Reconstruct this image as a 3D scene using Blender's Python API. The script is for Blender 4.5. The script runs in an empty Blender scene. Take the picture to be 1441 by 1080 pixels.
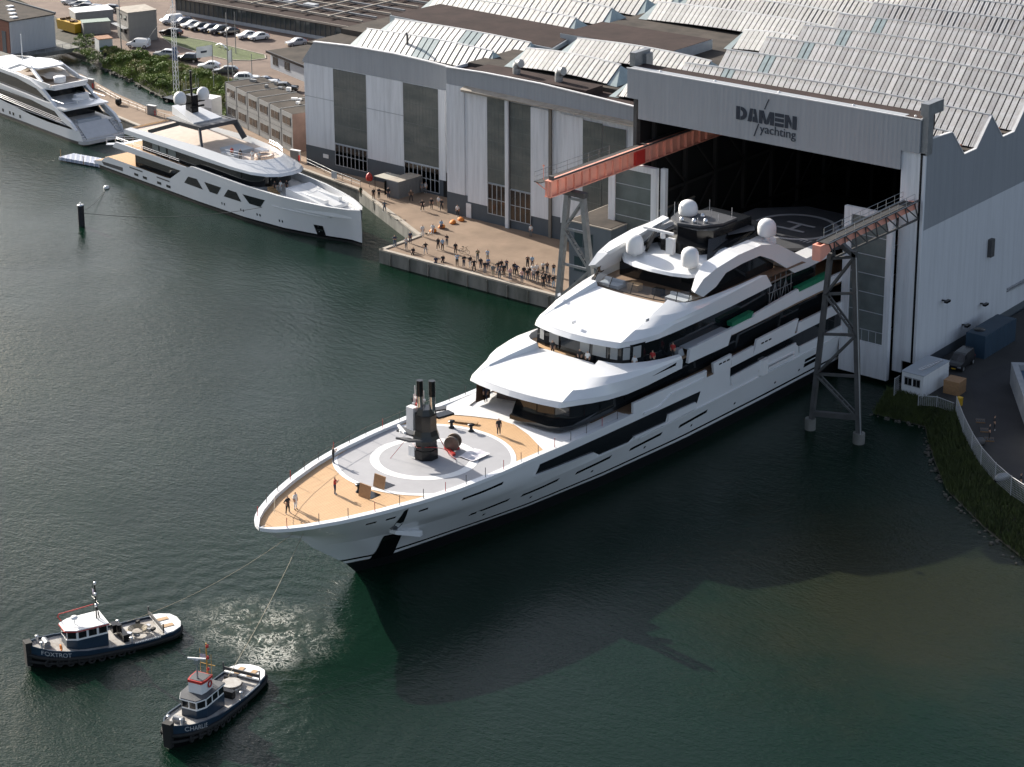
import bpy, math, random
import numpy as np
from mathutils import Vector, Matrix
random.seed(7)
S = bpy.context.scene
COL = S.collection
# ------------------------------------------------------------------ camera, sky, sun, exposure
CAM_H = 93.0
F_PX, CX, CY = 3007.0, 720.5, 218.0            # focal length and principal point in photo pixels (1441 x 1080)
YAW, PITCH = math.radians(-39.0), math.radians(15.7)
cam = bpy.data.cameras.new('camera'); cam_o = bpy.data.objects.new('camera', cam); COL.objects.link(cam_o)
_f = np.array([math.sin(YAW)*math.cos(PITCH), math.cos(YAW)*math.cos(PITCH), -math.sin(PITCH)])
_r0 = np.array([math.cos(YAW), -math.sin(YAW), 0.0]); _u0 = np.cross(_r0, _f)
_ro = math.radians(-0.2)
_r = math.cos(_ro)*_r0+math.sin(_ro)*_u0; _u = -math.sin(_ro)*_r0+math.cos(_ro)*_u0
cam_o.matrix_world = Matrix(((_r[0], _u[0], -_f[0], 0), (_r[1], _u[1], -_f[1], 0), (_r[2], _u[2], -_f[2], CAM_H), (0, 0, 0, 1)))
cam.sensor_width = 36.0; cam.lens = F_PX/1441*36.0; cam.shift_y = -(540-CY)/1441
cam.clip_start = 1; cam.clip_end = 3000
S.camera = cam_o
S.render.resolution_x, S.render.resolution_y = 1024, 767

SUN_EL, SUN_AZ = math.radians(24.0), math.radians(172.0)   # the sun stands over -X, a little towards +Y
sun_to = Vector((math.cos(SUN_EL)*math.cos(SUN_AZ), math.cos(SUN_EL)*math.sin(SUN_AZ), math.sin(SUN_EL)))
W = bpy.data.worlds.new('World'); S.world = W; W.use_nodes = True
wn = W.node_tree.nodes; bg = wn['Background']; sky = wn.new('ShaderNodeTexSky'); sky.sky_type = 'NISHITA'
sky.sun_disc = False; sky.sun_elevation = SUN_EL; sky.sun_rotation = math.radians(90)-SUN_AZ
sky.air_density = 0.8; sky.dust_density = 2.2; sky.ozone_density = 1.0
hs_ = wn.new('ShaderNodeHueSaturation'); hs_.inputs['Saturation'].default_value = .68        # hazy late-summer air: a paler sky
W.node_tree.links.new(sky.outputs[0], hs_.inputs['Color']); W.node_tree.links.new(hs_.outputs[0], bg.inputs[0]); bg.inputs[1].default_value = 0.088
sl = bpy.data.lights.new('sun', 'SUN'); sl.energy = 4.2; sl.angle = math.radians(0.5); sl.color = (1.0, 0.93, 0.83)
so = bpy.data.objects.new('sun', sl); COL.objects.link(so); so.rotation_euler = (-sun_to).to_track_quat('-Z', 'Y').to_euler()
S.view_settings.view_transform = 'Standard'; S.view_settings.look = 'None'; S.view_settings.gamma = 1
S.view_settings.exposure = 1.32
S.view_settings.use_curve_mapping = False

# ------------------------------------------------------------------ measuring: a photo pixel to the place it shows on a level / a plane
def ray(x, y): return _f+_r*(x-CX)/F_PX-_u*(y-CY)/F_PX
def at(x, y, z=0.0):
    d = ray(x, y); t = (z-CAM_H)/d[2]; return np.array([d[0]*t, d[1]*t, z])
def atY(x, y, Y):
    d = ray(x, y); t = Y/d[1]; return np.array([d[0]*t, Y, CAM_H+d[2]*t])

# ------------------------------------------------------------------ objects
def tag(o, label=None, cat=None, group=None, kind=None):
    if label: o['label'] = label
    if cat: o['category'] = cat
    if group: o['group'] = group
    if kind: o['kind'] = kind
    return o
def thing(name, label, cat, loc=(0, 0, 0), rz=0.0, group=None):
    o = bpy.data.objects.new(name, None); COL.objects.link(o); o.empty_display_size = .3
    o.location = tuple(float(v) for v in loc); o.rotation_euler = (0, 0, rz)
    return tag(o, label, cat, group)
def link(name, me, parent=None, loc=(0, 0, 0), rz=0.0):
    o = bpy.data.objects.new(name, me); COL.objects.link(o); o.parent = parent
    o.location = tuple(float(v) for v in loc); o.rotation_euler = (0, 0, rz)
    return o
def copy_tree(o, parent=None):
    c = o.copy(); COL.objects.link(c); c.parent = parent
    for ch in list(o.children): copy_tree(ch, c)
    return c
class MB:
    """collects faces for one mesh"""
    def __init__(s): s.v = []; s.f = []; s.m = []; s.sm = []
    def add(s, vs, fs, m=0, smooth=False):
        b = len(s.v); s.v += [tuple(map(float, p)) for p in vs]
        for f in fs: s.f.append(tuple(b+i for i in f)); s.m.append(m); s.sm.append(smooth)
        return s
    def box(s, c, d, rz=0.0, m=0, top=None, rx=0.0):
        """centre of the base, size; top = (sx, sy) scale of the upper face"""
        x, y, z = c; a, b, h = d[0]/2, d[1]/2, d[2]; t = top or (1, 1)
        vs = [(-a, -b, 0), (a, -b, 0), (a, b, 0), (-a, b, 0), (-a*t[0], -b*t[1], h), (a*t[0], -b*t[1], h), (a*t[0], b*t[1], h), (-a*t[0], b*t[1], h)]
        cr, sr = math.cos(rz), math.sin(rz)
        vs = [(x+p[0]*cr-p[1]*sr, y+p[0]*sr+p[1]*cr, z+p[2]) for p in vs]
        return s.add(vs, [(3, 2, 1, 0), (4, 5, 6, 7), (0, 1, 5, 4), (1, 2, 6, 5), (2, 3, 7, 6), (3, 0, 4, 7)], m)
    def b2(s, lo, hi, m=0):
        return s.box(((lo[0]+hi[0])/2, (lo[1]+hi[1])/2, lo[2]), (hi[0]-lo[0], hi[1]-lo[1], hi[2]-lo[2]), m=m)
    def prism(s, poly, z0, z1, m=0, inset=0):
        n = len(poly); zt = z1 if hasattr(z1, '__len__') else [z1]*n; zb = z0 if hasattr(z0, '__len__') else [z0]*n
        vs = [(p[0], p[1], zb[i]) for i, p in enumerate(poly)]+[(p[0], p[1], zt[i]) for i, p in enumerate(poly)]
        fs = [tuple(range(n))[::-1], tuple(range(n, 2*n))]+[(i, (i+1) % n, n+(i+1) % n, n+i) for i in range(n)]
        return s.add(vs, fs, m)
    def extr(s, poly, d, m=0):
        """3-d polygon pushed along d"""
        n = len(poly); vs = list(poly)+[tuple(np.add(p, d)) for p in poly]
        return s.add(vs, [tuple(range(n)), tuple(range(n, 2*n))[::-1]]+[(i, n+i, n+(i+1) % n, (i+1) % n) for i in range(n)], m)
    def tube(s, a, b, r, n=6, m=0, r2=None, caps=True, smooth=True):
        a, b = Vector(a), Vector(b); d = (b-a)
        if d.length < 1e-6: return s
        q = d.to_track_quat('Z', 'Y'); r2 = r if r2 is None else r2
        vs = []
        for c, rr in ((a, r), (b, r2)):
            for i in range(n): vs.append(tuple(c+q @ Vector((rr*math.cos(2*math.pi*i/n), rr*math.sin(2*math.pi*i/n), 0))))
        s.add(vs, [(i, (i+1) % n, n+(i+1) % n, n+i) for i in range(n)], m, smooth and n > 4)
        if caps: s.add(vs, [tuple(range(n))[::-1], tuple(range(n, 2*n))], m)
        return s
    def path(s, pts, r, n=5, m=0):
        for a, b in zip(pts[:-1], pts[1:]): s.tube(a, b, r, n, m)
        return s
    def bar(s, a, b, w, h, m=0):
        """rectangular bar, h measured upward where possible"""
        a, b = Vector(a), Vector(b); d = (b-a).normalized(); up = Vector((0, 0, 1))
        if abs(d.z) > .95: up = Vector((0, 1, 0))
        x = d.cross(up).normalized()*w/2; y = x.cross(d).normalized()*h/2
        vs = [a-x-y, a+x-y, a+x+y, a-x+y, b-x-y, b+x-y, b+x+y, b-x+y]
        return s.add([tuple(v) for v in vs], [(3, 2, 1, 0), (4, 5, 6, 7), (0, 1, 5, 4), (1, 2, 6, 5), (2, 3, 7, 6), (3, 0, 4, 7)], m)
    def lathe(s, prof, c=(0, 0, 0), n=20, m=0, smooth=True, close=True):
        k = len(prof); vs = []
        for i in range(n):
            a = 2*math.pi*i/n
            for r, z in prof: vs.append((c[0]+r*math.cos(a), c[1]+r*math.sin(a), c[2]+z))
        fs = [(i*k+j, ((i+1) % n)*k+j, ((i+1) % n)*k+j+1, i*k+j+1) for i in range(n) for j in range(k-1)]
        s.add(vs, fs, m, smooth); return s
    def grid(s, rows, m=0, smooth=True, flip=False, closed=False):
        n = len(rows[0]); vs = [p for r in rows for p in r]; fs = []
        for i in range(len(rows)-1):
            for j in range(n if closed else n-1):
                q = (i*n+j, i*n+(j+1) % n, (i+1)*n+(j+1) % n, (i+1)*n+j); fs.append(q[::-1] if flip else q)
        return s.add(vs, fs, m, smooth)
    def mesh(s, name, mats):
        me = bpy.data.meshes.new(name); me.from_pydata(s.v, [], s.f)
        for m in (mats if isinstance(mats, (list, tuple)) else [mats]): me.materials.append(m)
        me.polygons.foreach_set('material_index', s.m); me.polygons.foreach_set('use_smooth', s.sm); me.update()
        return me
    def build(s, name, mats, parent=None, loc=(0, 0, 0), rz=0.0): return link(name, s.mesh(name, mats), parent, loc, rz)
def mirror(o):
    """the same part on the other side of its thing"""
    me = o.data.copy()
    for v in me.vertices: v.co.x = -v.co.x
    me.flip_normals(); c = o.copy(); c.data = me; COL.objects.link(c); c.parent = o.parent
    return c
def lerp(t, xs, ys): return float(np.interp(t, xs, ys))

# ------------------------------------------------------------------ materials
MAT = {}
def mat(name, col, rough=.6, metal=0.0, var=0.0, scale=1.0, bump=0.0, bscale=20.0, coat=0.0, spec=.5, stretch=(1, 1, 1), col2=None, detail=4):
    if name in MAT: return MAT[name]
    m = bpy.data.materials.new(name); m.use_nodes = True; nt = m.node_tree; n = nt.nodes; b = n['Principled BSDF']
    b.inputs['Roughness'].default_value = rough; b.inputs['Metallic'].default_value = metal
    b.inputs['Specular IOR Level'].default_value = spec; b.inputs['Coat Weight'].default_value = coat
    b.inputs['Base Color'].default_value = (*col, 1)
    tc = n.new('ShaderNodeTexCoord'); mp = n.new('ShaderNodeMapping'); mp.inputs['Scale'].default_value = stretch
    nt.links.new(tc.outputs['Object'], mp.inputs[0])
    if var or col2:
        no = n.new('ShaderNodeTexNoise'); no.inputs['Scale'].default_value = scale; no.inputs['Detail'].default_value = detail; no.inputs['Roughness'].default_value = .6
        nt.links.new(mp.outputs[0], no.inputs[0]); mx = n.new('ShaderNodeMix'); mx.data_type = 'RGBA'
        rp = n.new('ShaderNodeValToRGB'); rp.color_ramp.elements[0].position = .35; rp.color_ramp.elements[1].position = .68
        nt.links.new(no.outputs[0], rp.inputs[0]); nt.links.new(rp.outputs[0], mx.inputs[0])
        c2 = col2 or tuple(c*(1-var) for c in col)
        mx.inputs[6].default_value = (*col, 1); mx.inputs[7].default_value = (*c2, 1); nt.links.new(mx.outputs[2], b.inputs['Base Color'])
    if bump:
        n2 = n.new('ShaderNodeTexNoise'); n2.inputs['Scale'].default_value = bscale; nt.links.new(mp.outputs[0], n2.inputs[0])
        bp = n.new('ShaderNodeBump'); bp.inputs['Strength'].default_value = bump; bp.inputs['Distance'].default_value = .05
        nt.links.new(n2.outputs[0], bp.inputs['Height']); nt.links.new(bp.outputs[0], b.inputs['Normal'])
    MAT[name] = m; return m
def ribbed(name, col, pitch=.25, axis=0, rough=.5, dirt=.25, strength=.5, line=0.0, metal=0.0, stain=None):
    """profiled sheet: relief ribs and rain streaks that run down it"""
    if name in MAT: return MAT[name]
    m = mat(name, col, rough, metal, spec=.4); nt = m.node_tree; n = nt.nodes; b = n['Principled BSDF']
    tc = n.new('ShaderNodeTexCoord'); sx = n.new('ShaderNodeSeparateXYZ'); nt.links.new(tc.outputs['Object'], sx.inputs[0])
    md = n.new('ShaderNodeMath'); md.operation = 'MULTIPLY'; md.inputs[1].default_value = 2*math.pi/pitch; nt.links.new(sx.outputs[axis], md.inputs[0])
    sn = n.new('ShaderNodeMath'); sn.operation = 'SINE'; nt.links.new(md.outputs[0], sn.inputs[0])
    bp = n.new('ShaderNodeBump'); bp.inputs['Strength'].default_value = strength; bp.inputs['Distance'].default_value = .04
    nt.links.new(sn.outputs[0], bp.inputs['Height']); nt.links.new(bp.outputs[0], b.inputs['Normal'])
    mp = n.new('ShaderNodeMapping'); mp.inputs['Scale'].default_value = (1.6, 1.6, .09); nt.links.new(tc.outputs['Object'], mp.inputs[0])
    no = n.new('ShaderNodeTexNoise'); no.inputs['Scale'].default_value = 1.0; no.inputs['Detail'].default_value = 6; no.inputs['Roughness'].default_value = .7; nt.links.new(mp.outputs[0], no.inputs[0])
    rp = n.new('ShaderNodeValToRGB'); rp.color_ramp.elements[0].position = .42; rp.color_ramp.elements[1].position = .75; nt.links.new(no.outputs[0], rp.inputs[0])
    mx = n.new('ShaderNodeMix'); mx.data_type = 'RGBA'; nt.links.new(rp.outputs[0], mx.inputs[0])
    st = stain or tuple(c*(1-dirt) for c in col)
    mx.inputs[6].default_value = (*col, 1); mx.inputs[7].default_value = (*st, 1); nt.links.new(mx.outputs[2], b.inputs['Base Color'])
    return m
M = dict(
    yw=mat('yacht_white', (.68, .69, .70), .2, coat=.3, var=.04, scale=.3),
    yw2=mat('yacht_white_matt', (.66, .66, .66), .45),
    ygrey=mat('deck_grey', (.42, .43, .45), .6, var=.12, scale=.6),
    ydark=mat('deck_dark_grey', (.055, .058, .065), .55, var=.2, scale=.8),
    black=mat('black_paint', (.006, .0065, .0075), .22, var=.3, scale=1.5, spec=.4),
    antif=mat('antifouling', (.006, .007, .008), .4),
    glass=mat('dark_glass', (.008, .010, .012), .06, spec=.6),
    glassb=mat('bronze_glass', (.05, .03, .02), .06, spec=.7),
    chrome=mat('chrome', (.55, .54, .52), .12, metal=1.0),
    steel=mat('galvanised_steel', (.30, .31, .32), .45, metal=.6, var=.25, scale=1.2),
    steeld=mat('weathered_steel', (.085, .085, .085), .65, metal=.2, var=.35, scale=.9),
    alu=mat('aluminium', (.62, .63, .65), .3, metal=.8),
    red=mat('red_paint', (.42, .03, .025), .45), orange=mat('orange_cloth', (.75, .24, .04), .7, var=.15),
    crane=mat('faded_orange_crane_paint', (.78, .33, .235), .6, var=.25, scale=.5, col2=(.64, .29, .22)),
    green=mat('green_tarpaulin', (.004, .16, .075), .55, var=.2, scale=1.5, bump=.4, bscale=4),
    tugblue=mat('tug_blue', (.014, .033, .058), .35, var=.25, scale=.7),
    tugdeck=mat('tug_deck_grey', (.40, .39, .37), .7, var=.3, scale=1.1, col2=(.25, .22, .19)),
    rubber=mat('rubber', (.012, .012, .012), .8, var=.3, scale=3),
    white=mat('white_paint', (.75, .75, .74), .4, var=.08, scale=.8),
    rope=mat('tow_rope', (.28, .24, .17), .8), rope2=mat('mooring_rope', (.03, .035, .04), .8),
    wood=mat('planed_wood', (.42, .27, .14), .6, var=.25, scale=3, stretch=(1, 8, 1)),
    crate=mat('plywood', (.30, .17, .08), .65, var=.2, scale=4),
    conc=mat('quay_concrete', (.26, .19, .138), .9, spec=.2, var=.3, scale=.22, bump=.15, bscale=3, col2=(.185, .135, .098), detail=8),
    concw=mat('quay_wall_concrete', (.20, .195, .18), .85, var=.4, scale=.5, bump=.3, bscale=2, stretch=(1, 1, .25), col2=(.06, .065, .055), detail=8),
    coping=mat('coping_concrete', (.36, .32, .27), .8, var=.25, scale=.8),
    clw=ribbed('white_cladding', (.64, .655, .68), .3, 0, dirt=.28, strength=.3),
    clg=ribbed('grey_cladding', (.31, .325, .345), .6, 0, dirt=.12, strength=.15),
    clside=ribbed('white_side_cladding', (.56, .575, .60), .3, 1, dirt=.15),
    clgside=ribbed('grey_side_cladding', (.27, .285, .305), .3, 1, dirt=.15),
    base=mat('dark_plinth', (.075, .09, .105), .7, var=.2, scale=.4, stretch=(1, 1, .3)),
    glz=mat('ribbed_glazing', (.085, .095, .088), .32, var=.5, scale=.22, col2=(.15, .15, .135), spec=.5, stretch=(1, 1, 2.5)),
    tar=mat('roofing_felt', (.058, .042, .039), .95, spec=.08, var=.35, scale=.35, bump=.2, bscale=6, stretch=(1, 1, 1), col2=(.040, .031, .029), detail=8),
    tar2=mat('roofing_felt_grey', (.09, .078, .068), .95, spec=.08, var=.35, scale=.3, col2=(.05, .046, .042), detail=8),
    roofw=ribbed('roof_sheet_white', (.62, .61, .59), .3, 0, dirt=.25, strength=.25, stain=(.46, .44, .39)),
    trim=mat('roof_trim', (.66, .66, .66), .5, var=.15, scale=1),
    trimg=mat('roof_trim_grey', (.36, .38, .40), .5, var=.15, scale=1),
    rooft=mat('translucent_roof_sheet', (.30, .37, .38), .4, var=.2, scale=1),
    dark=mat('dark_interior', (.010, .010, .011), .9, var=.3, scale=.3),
    darksteel=mat('hall_steel', (.020, .019, .019), .8),
    asph=mat('asphalt', (.05, .05, .052), .9, var=.3, scale=.3, bump=.2, bscale=25),
    pave=mat('brick_paving', (.20, .15, .122), .9, spec=.2, var=.25, scale=.25, bump=.2, bscale=12, col2=(.14, .105, .088), detail=8),
    earth=mat('bank_earth', (.055, .048, .036), .95, var=.5, scale=.8, bump=.6, bscale=3, col2=(.025, .027, .018)),
    grass=mat('lawn', (.075, .105, .025), .9, var=.35, scale=.5, bump=.6, bscale=30),
    brickr=mat('brick_red', (.22, .095, .065), .85, var=.25, scale=2),
    portac=mat('portacabin_grey', (.21, .215, .215), .6, var=.15, scale=1),
    blue=mat('blue_container', (.022, .045, .07), .6, var=.25, scale=.8),
    yellow=mat('yellow_paint', (.55, .33, .02), .5, var=.15, scale=2),
    fence=mat('galvanised_mesh', (.42, .43, .44), .5, metal=.4),
    skin=mat('skin', (.42, .25, .17), .6),
    foam=mat('foam_white', (.7, .7, .68), .8),
    pile=mat('tarred_pile', (.02, .02, .024), .8, var=.4, scale=3),
    cream=mat('cream_canvas', (.55, .47, .38), .8, var=.15, scale=1.5, bump=.5, bscale=2),
    sign=mat('sign_navy', (.018, .026, .042), .5),
)
def teak():
    m = mat('teak_deck', (.50, .31, .155), .65); nt = m.node_tree; n = nt.nodes; b = n['Principled BSDF']
    tc = n.new('ShaderNodeTexCoord'); sx = n.new('ShaderNodeSeparateXYZ'); nt.links.new(tc.outputs['Object'], sx.inputs[0])
    mp = n.new('ShaderNodeMapping'); mp.inputs['Scale'].default_value = (5, .35, 1); nt.links.new(tc.outputs['Object'], mp.inputs[0])
    no = n.new('ShaderNodeTexNoise'); no.inputs['Scale'].default_value = 1.5; no.inputs['Detail'].default_value = 5; nt.links.new(mp.outputs[0], no.inputs[0])
    mx = n.new('ShaderNodeMix'); mx.data_type = 'RGBA'; nt.links.new(no.outputs[0], mx.inputs[0])
    mx.inputs[6].default_value = (.58, .375, .20, 1); mx.inputs[7].default_value = (.40, .235, .11, 1)
    fr = n.new('ShaderNodeMath'); fr.operation = 'PINGPONG'; fr.inputs[1].default_value = .12; nt.links.new(sx.outputs[0], fr.inputs[0])
    lt = n.new('ShaderNodeMath'); lt.operation = 'LESS_THAN'; lt.inputs[1].default_value = .012; nt.links.new(fr.outputs[0], lt.inputs[0])
    mx2 = n.new('ShaderNodeMix'); mx2.data_type = 'RGBA'; nt.links.new(lt.outputs[0], mx2.inputs[0]); nt.links.new(mx.outputs[2], mx2.inputs[6]); mx2.inputs[7].default_value = (.10, .06, .035, 1)
    nt.links.new(mx2.outputs[2], b.inputs['Base Color']); return m
M['teak'] = teak()
def sheet_tones(m, lo=.72, hi=1.08):
    nt = m.node_tree; n = nt.nodes; b = n['Principled BSDF']; src = b.inputs['Base Color'].links[0].from_socket; oi = n.new('ShaderNodeObjectInfo')
    mr = n.new('ShaderNodeMapRange'); mr.inputs[3].default_value = lo; mr.inputs[4].default_value = hi; nt.links.new(oi.outputs['Random'], mr.inputs[0])
    v = n.new('ShaderNodeVectorMath'); v.operation = 'SCALE'; nt.links.new(src, v.inputs[0]); nt.links.new(mr.outputs[0], v.inputs[3]); nt.links.new(v.outputs[0], b.inputs['Base Color'])
sheet_tones(M['roofw'], .8, 1.05)
M['roofg'] = ribbed('roof_sheet_grey', (.48, .48, .49), .3, 0, dirt=.3, strength=.25, stain=(.33, .30, .27)); sheet_tones(M['roofg'], .72, 1.08)
def clear_glass():
    m = bpy.data.materials.new('clear_glass'); m.use_nodes = True; nt = m.node_tree; n = nt.nodes
    o = n['Material Output']; t = n.new('ShaderNodeBsdfTransparent'); g = n.new('ShaderNodeBsdfGlossy'); g.inputs['Roughness'].default_value = .03
    t.inputs[0].default_value = (.72, .76, .78, 1); fz = n.new('ShaderNodeFresnel'); fz.inputs[0].default_value = 1.6; mx = n.new('ShaderNodeMixShader')
    nt.links.new(fz.outputs[0], mx.inputs[0]); nt.links.new(t.outputs[0], mx.inputs[1]); nt.links.new(g.outputs[0], mx.inputs[2]); nt.links.new(mx.outputs[0], o.inputs[0]); return m
M['clear'] = clear_glass()
def paint(i, col, rough=.25): return mat('car_paint_%s' % i, col, rough, coat=.6, spec=.5)
# ================================================================== SETTING
QZ = 1.85
def water_mat():
    m = bpy.data.materials.new('harbour_water'); m.use_nodes = True; nt = m.node_tree; n = nt.nodes; b = n['Principled BSDF']; L = nt.links.new
    b.inputs['Roughness'].default_value = .04; b.inputs['IOR'].default_value = 1.33; b.inputs['Specular IOR Level'].default_value = .24
    tc = n.new('ShaderNodeTexCoord')
    def noise(sc, det, st=(1, 1, 1), rough=.55, rot=0):
        mp = n.new('ShaderNodeMapping'); mp.inputs['Scale'].default_value = st; mp.inputs['Rotation'].default_value = (0, 0, rot); L(tc.outputs['Object'], mp.inputs[0])
        t = n.new('ShaderNodeTexNoise'); t.inputs['Scale'].default_value = sc; t.inputs['Detail'].default_value = det; t.inputs['Roughness'].default_value = rough; L(mp.outputs[0], t.inputs[0]); return t.outputs[0]
    def math_(op, a, b_=None, c=None):
        t = n.new('ShaderNodeMath'); t.operation = op
        for i, v in enumerate((a, b_, c)):
            if v is None: continue
            if isinstance(v, (int, float)): t.inputs[i].default_value = v
            else: L(v, t.inputs[i])
        return t.outputs[0]
    def ss(v, a, c):
        t = n.new('ShaderNodeMapRange'); t.interpolation_type = 'SMOOTHSTEP'; t.inputs[1].default_value = a; t.inputs[2].default_value = c; L(v, t.inputs[0]); return t.outputs[0]
    def dist(cx, cy, sx=1, sy=1):
        mp = n.new('ShaderNodeMapping'); mp.inputs['Location'].default_value = (-cx/sx, -cy/sy, 0); mp.inputs['Scale'].default_value = (1/sx, 1/sy, 0); L(tc.outputs['Object'], mp.inputs[0])
        v = n.new('ShaderNodeVectorMath'); v.operation = 'LENGTH'; L(mp.outputs[0], v.inputs[0]); return v.outputs[1]
    def mix(f, a, c):
        t = n.new('ShaderNodeMix'); t.data_type = 'RGBA'; L(f, t.inputs[0])
        for i, v in ((6, a), (7, c)):
            if isinstance(v, tuple): t.inputs[i].default_value = (*v, 1)
            else: L(v, t.inputs[i])
        return t.outputs[2]
    # green water, drifting silt stirred up off the bank
    base = mix(ss(noise(.035, 4), .35, .7), (.0024, .0118, .0070), (.0033, .0150, .0086))
    d = dist(-84, 163, 22, 24); wob = math_('MULTIPLY_ADD', noise(.12, 6, rough=.65), 1.1, d)
    silt = math_('MULTIPLY', math_('SUBTRACT', 1.0, ss(wob, .75, 1.75)), .75)
    base = mix(silt, base, (.018, .0185, .0090))
    dark = math_('MULTIPLY', ss(noise(.22, 5, (1, 1, 1)), .60, .72), math_('MULTIPLY', silt, .6)); base = mix(dark, base, (.006, .0125, .0085))
    # foam of the tugs' propeller wash
    fd = math_('MULTIPLY_ADD', noise(.25, 4), .7, dist(-126.5, 120.5, 9.0, 6.5)); fm = math_('SUBTRACT', 1.0, ss(fd, .62, 1.45))
    mpw = n.new('ShaderNodeTexNoise'); mpw.noise_dimensions = '3D'; mpw.inputs['Scale'].default_value = .9; mpw.inputs['Detail'].default_value = 7; mpw.inputs['Roughness'].default_value = .68; mpw.inputs['Distortion'].default_value = 2.2; L(tc.outputs['Object'], mpw.inputs[0])
    fil = math_('SUBTRACT', 1.0, ss(math_('ABSOLUTE', math_('SUBTRACT', mpw.outputs[0], .5)), .006, .035))
    foam = math_('MULTIPLY', math_('MULTIPLY', fil, fm), ss(noise(.5, 3), .42, .6))
    fd2 = dist(-122.6, 117.6, 2.6, 2.2); fm2 = math_('SUBTRACT', 1.0, ss(fd2, .4, 1.3)); fil2 = math_('SUBTRACT', 1.0, ss(math_('ABSOLUTE', math_('SUBTRACT', mpw.outputs[0], .5)), .012, .055))
    foam = math_('MAXIMUM', foam, math_('MULTIPLY', fil2, fm2)); foam = math_('MULTIPLY', foam, .8)
    base = mix(math_('MULTIPLY', fm, .5), base, (.008, .028, .019)); base = mix(foam, base, (.55, .55, .50)); L(base, b.inputs['Base Color'])
    L(math_('MULTIPLY_ADD', foam, .6, .04), b.inputs['Roughness'])
    # waves: wind ripples, a slow swell and the rings that spread from the tugs
    h = math_('MULTIPLY', noise(1.5, 4, (1, 1.7, 1), .6, .5), .55)
    h = math_('ADD', h, math_('MULTIPLY', noise(3.6, 3, (1, 1.5, 1), .55, -.3), .20))
    h = math_('ADD', h, math_('MULTIPLY', noise(.42, 3, (1, 2.2, 1), .5, .7), .55))
    calm = math_('MULTIPLY_ADD', ss(noise(.022, 3), .35, .65), .75, .35); h = math_('MULTIPLY', h, calm)
    for cx, cy, k, r in ((-130, 112, 3.0, 36), (-120, 108, 2.7, 34), (-127, 124, 3.4, 24)):
        dd = dist(cx, cy); w = math_('SINE', math_('MULTIPLY', math_('MULTIPLY_ADD', noise(.15, 2), 3.0, dd), k)); att = math_('SUBTRACT', 1.0, ss(dd, 6, r))
        h = math_('ADD', h, math_('MULTIPLY', math_('MULTIPLY', w, att), .045))
    h = math_('ADD', h, math_('MULTIPLY', math_('MULTIPLY', mpw.outputs[0], fm), 1.0))
    # choppier water that throws back the sun round the tugs and by the far moorings
    for cx, cy, sx_, sy_, k in ((-128, 101, 20, 13, .34), (-290, 205, 16, 22, .16)):
        mk = math_('SUBTRACT', 1.0, ss(math_('MULTIPLY_ADD', noise(.1, 3), .6, dist(cx, cy, sx_, sy_)), .55, 1.4)); h = math_('ADD', h, math_('MULTIPLY', math_('MULTIPLY', noise(5.5, 2, rough=.6), mk), k))
    bp = n.new('ShaderNodeBump'); bp.inputs['Strength'].default_value = .75; bp.inputs['Distance'].default_value = .22; L(h, bp.inputs['Height']); L(bp.outputs[0], b.inputs['Normal'])
    return m
MW = water_mat()
w = MB(); w.add([(-420, -20, 0), (120, -20, 0), (120, 420, 0), (-420, 420, 0)], [(0, 1, 2, 3)])
tag(w.build('water', MW), kind='structure')

def sheet(name, poly, z, m, kind='structure', thick=None, wallm=None):
    mb = MB()
    if thick: 
        n_ = len(poly); mb.add([(p[0], p[1], z) for p in poly], [tuple(range(n_))]); o = mb.build(name, m); 
        wl = MB(); vs = [(p[0], p[1], z) for p in poly]+[(p[0], p[1], z-thick) for p in poly]
        wl.add(vs, [(i, n_+i, n_+(i+1) % n_, (i+1) % n_) for i in range(n_)]); wl.build(name+'_wall', wallm or m, o)
    else:
        mb.add([(p[0], p[1], z) for p in poly], [tuple(range(len(poly)))]); o = mb.build(name, m)
    return tag(o, kind=kind)
# quay: the working apron where the crowd stands, running on to the left behind the moored yachts
QUAY = [(-156.2, 203.5), (-188.1, 203.5), (-188.1, 211.6), (-209.6, 222.6), (-225.3, 225.6), (-263.4, 227.1), (-281, 231.2), (-330, 242.5),
        (-330, 250.5), (-299.8, 245.5), (-284.9, 240.2), (-272.8, 236.9), (-257, 237.6), (-257, 245), (-150, 245), (-150, 203.5)]
sheet('quay', QUAY, QZ, M['conc'], thick=3.0, wallm=M['concw'])
cp = MB()
for a, b in zip(QUAY[:8], QUAY[1:8]):
    a = Vector((*a, QZ)); b = Vector((*b, QZ)); d = (b-a); nrm = Vector((-d.y, d.x, 0)).normalized()
    nseg = max(1, int(d.length/4)); 
    for i in range(nseg):
        p0 = a+d*(i/nseg)+d.normalized()*.015; p1 = a+d*((i+1)/nseg)-d.normalized()*.015
        cp.bar(p0+nrm*-.25+Vector((0, 0, .03)), p1+nrm*-.25+Vector((0, 0, .03)), .6, .22)
tag(cp.build('quay_coping', M['coping']), kind='structure')
fd_ = MB()       # vertical fender timbers and stains on the quay face
for i in range(9): fd_.box((-186+i*3.4, 203.38, .05), (.16, .2, 1.6))
tag(fd_.build('quay_fenders', M['concw']), kind='structure')
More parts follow.
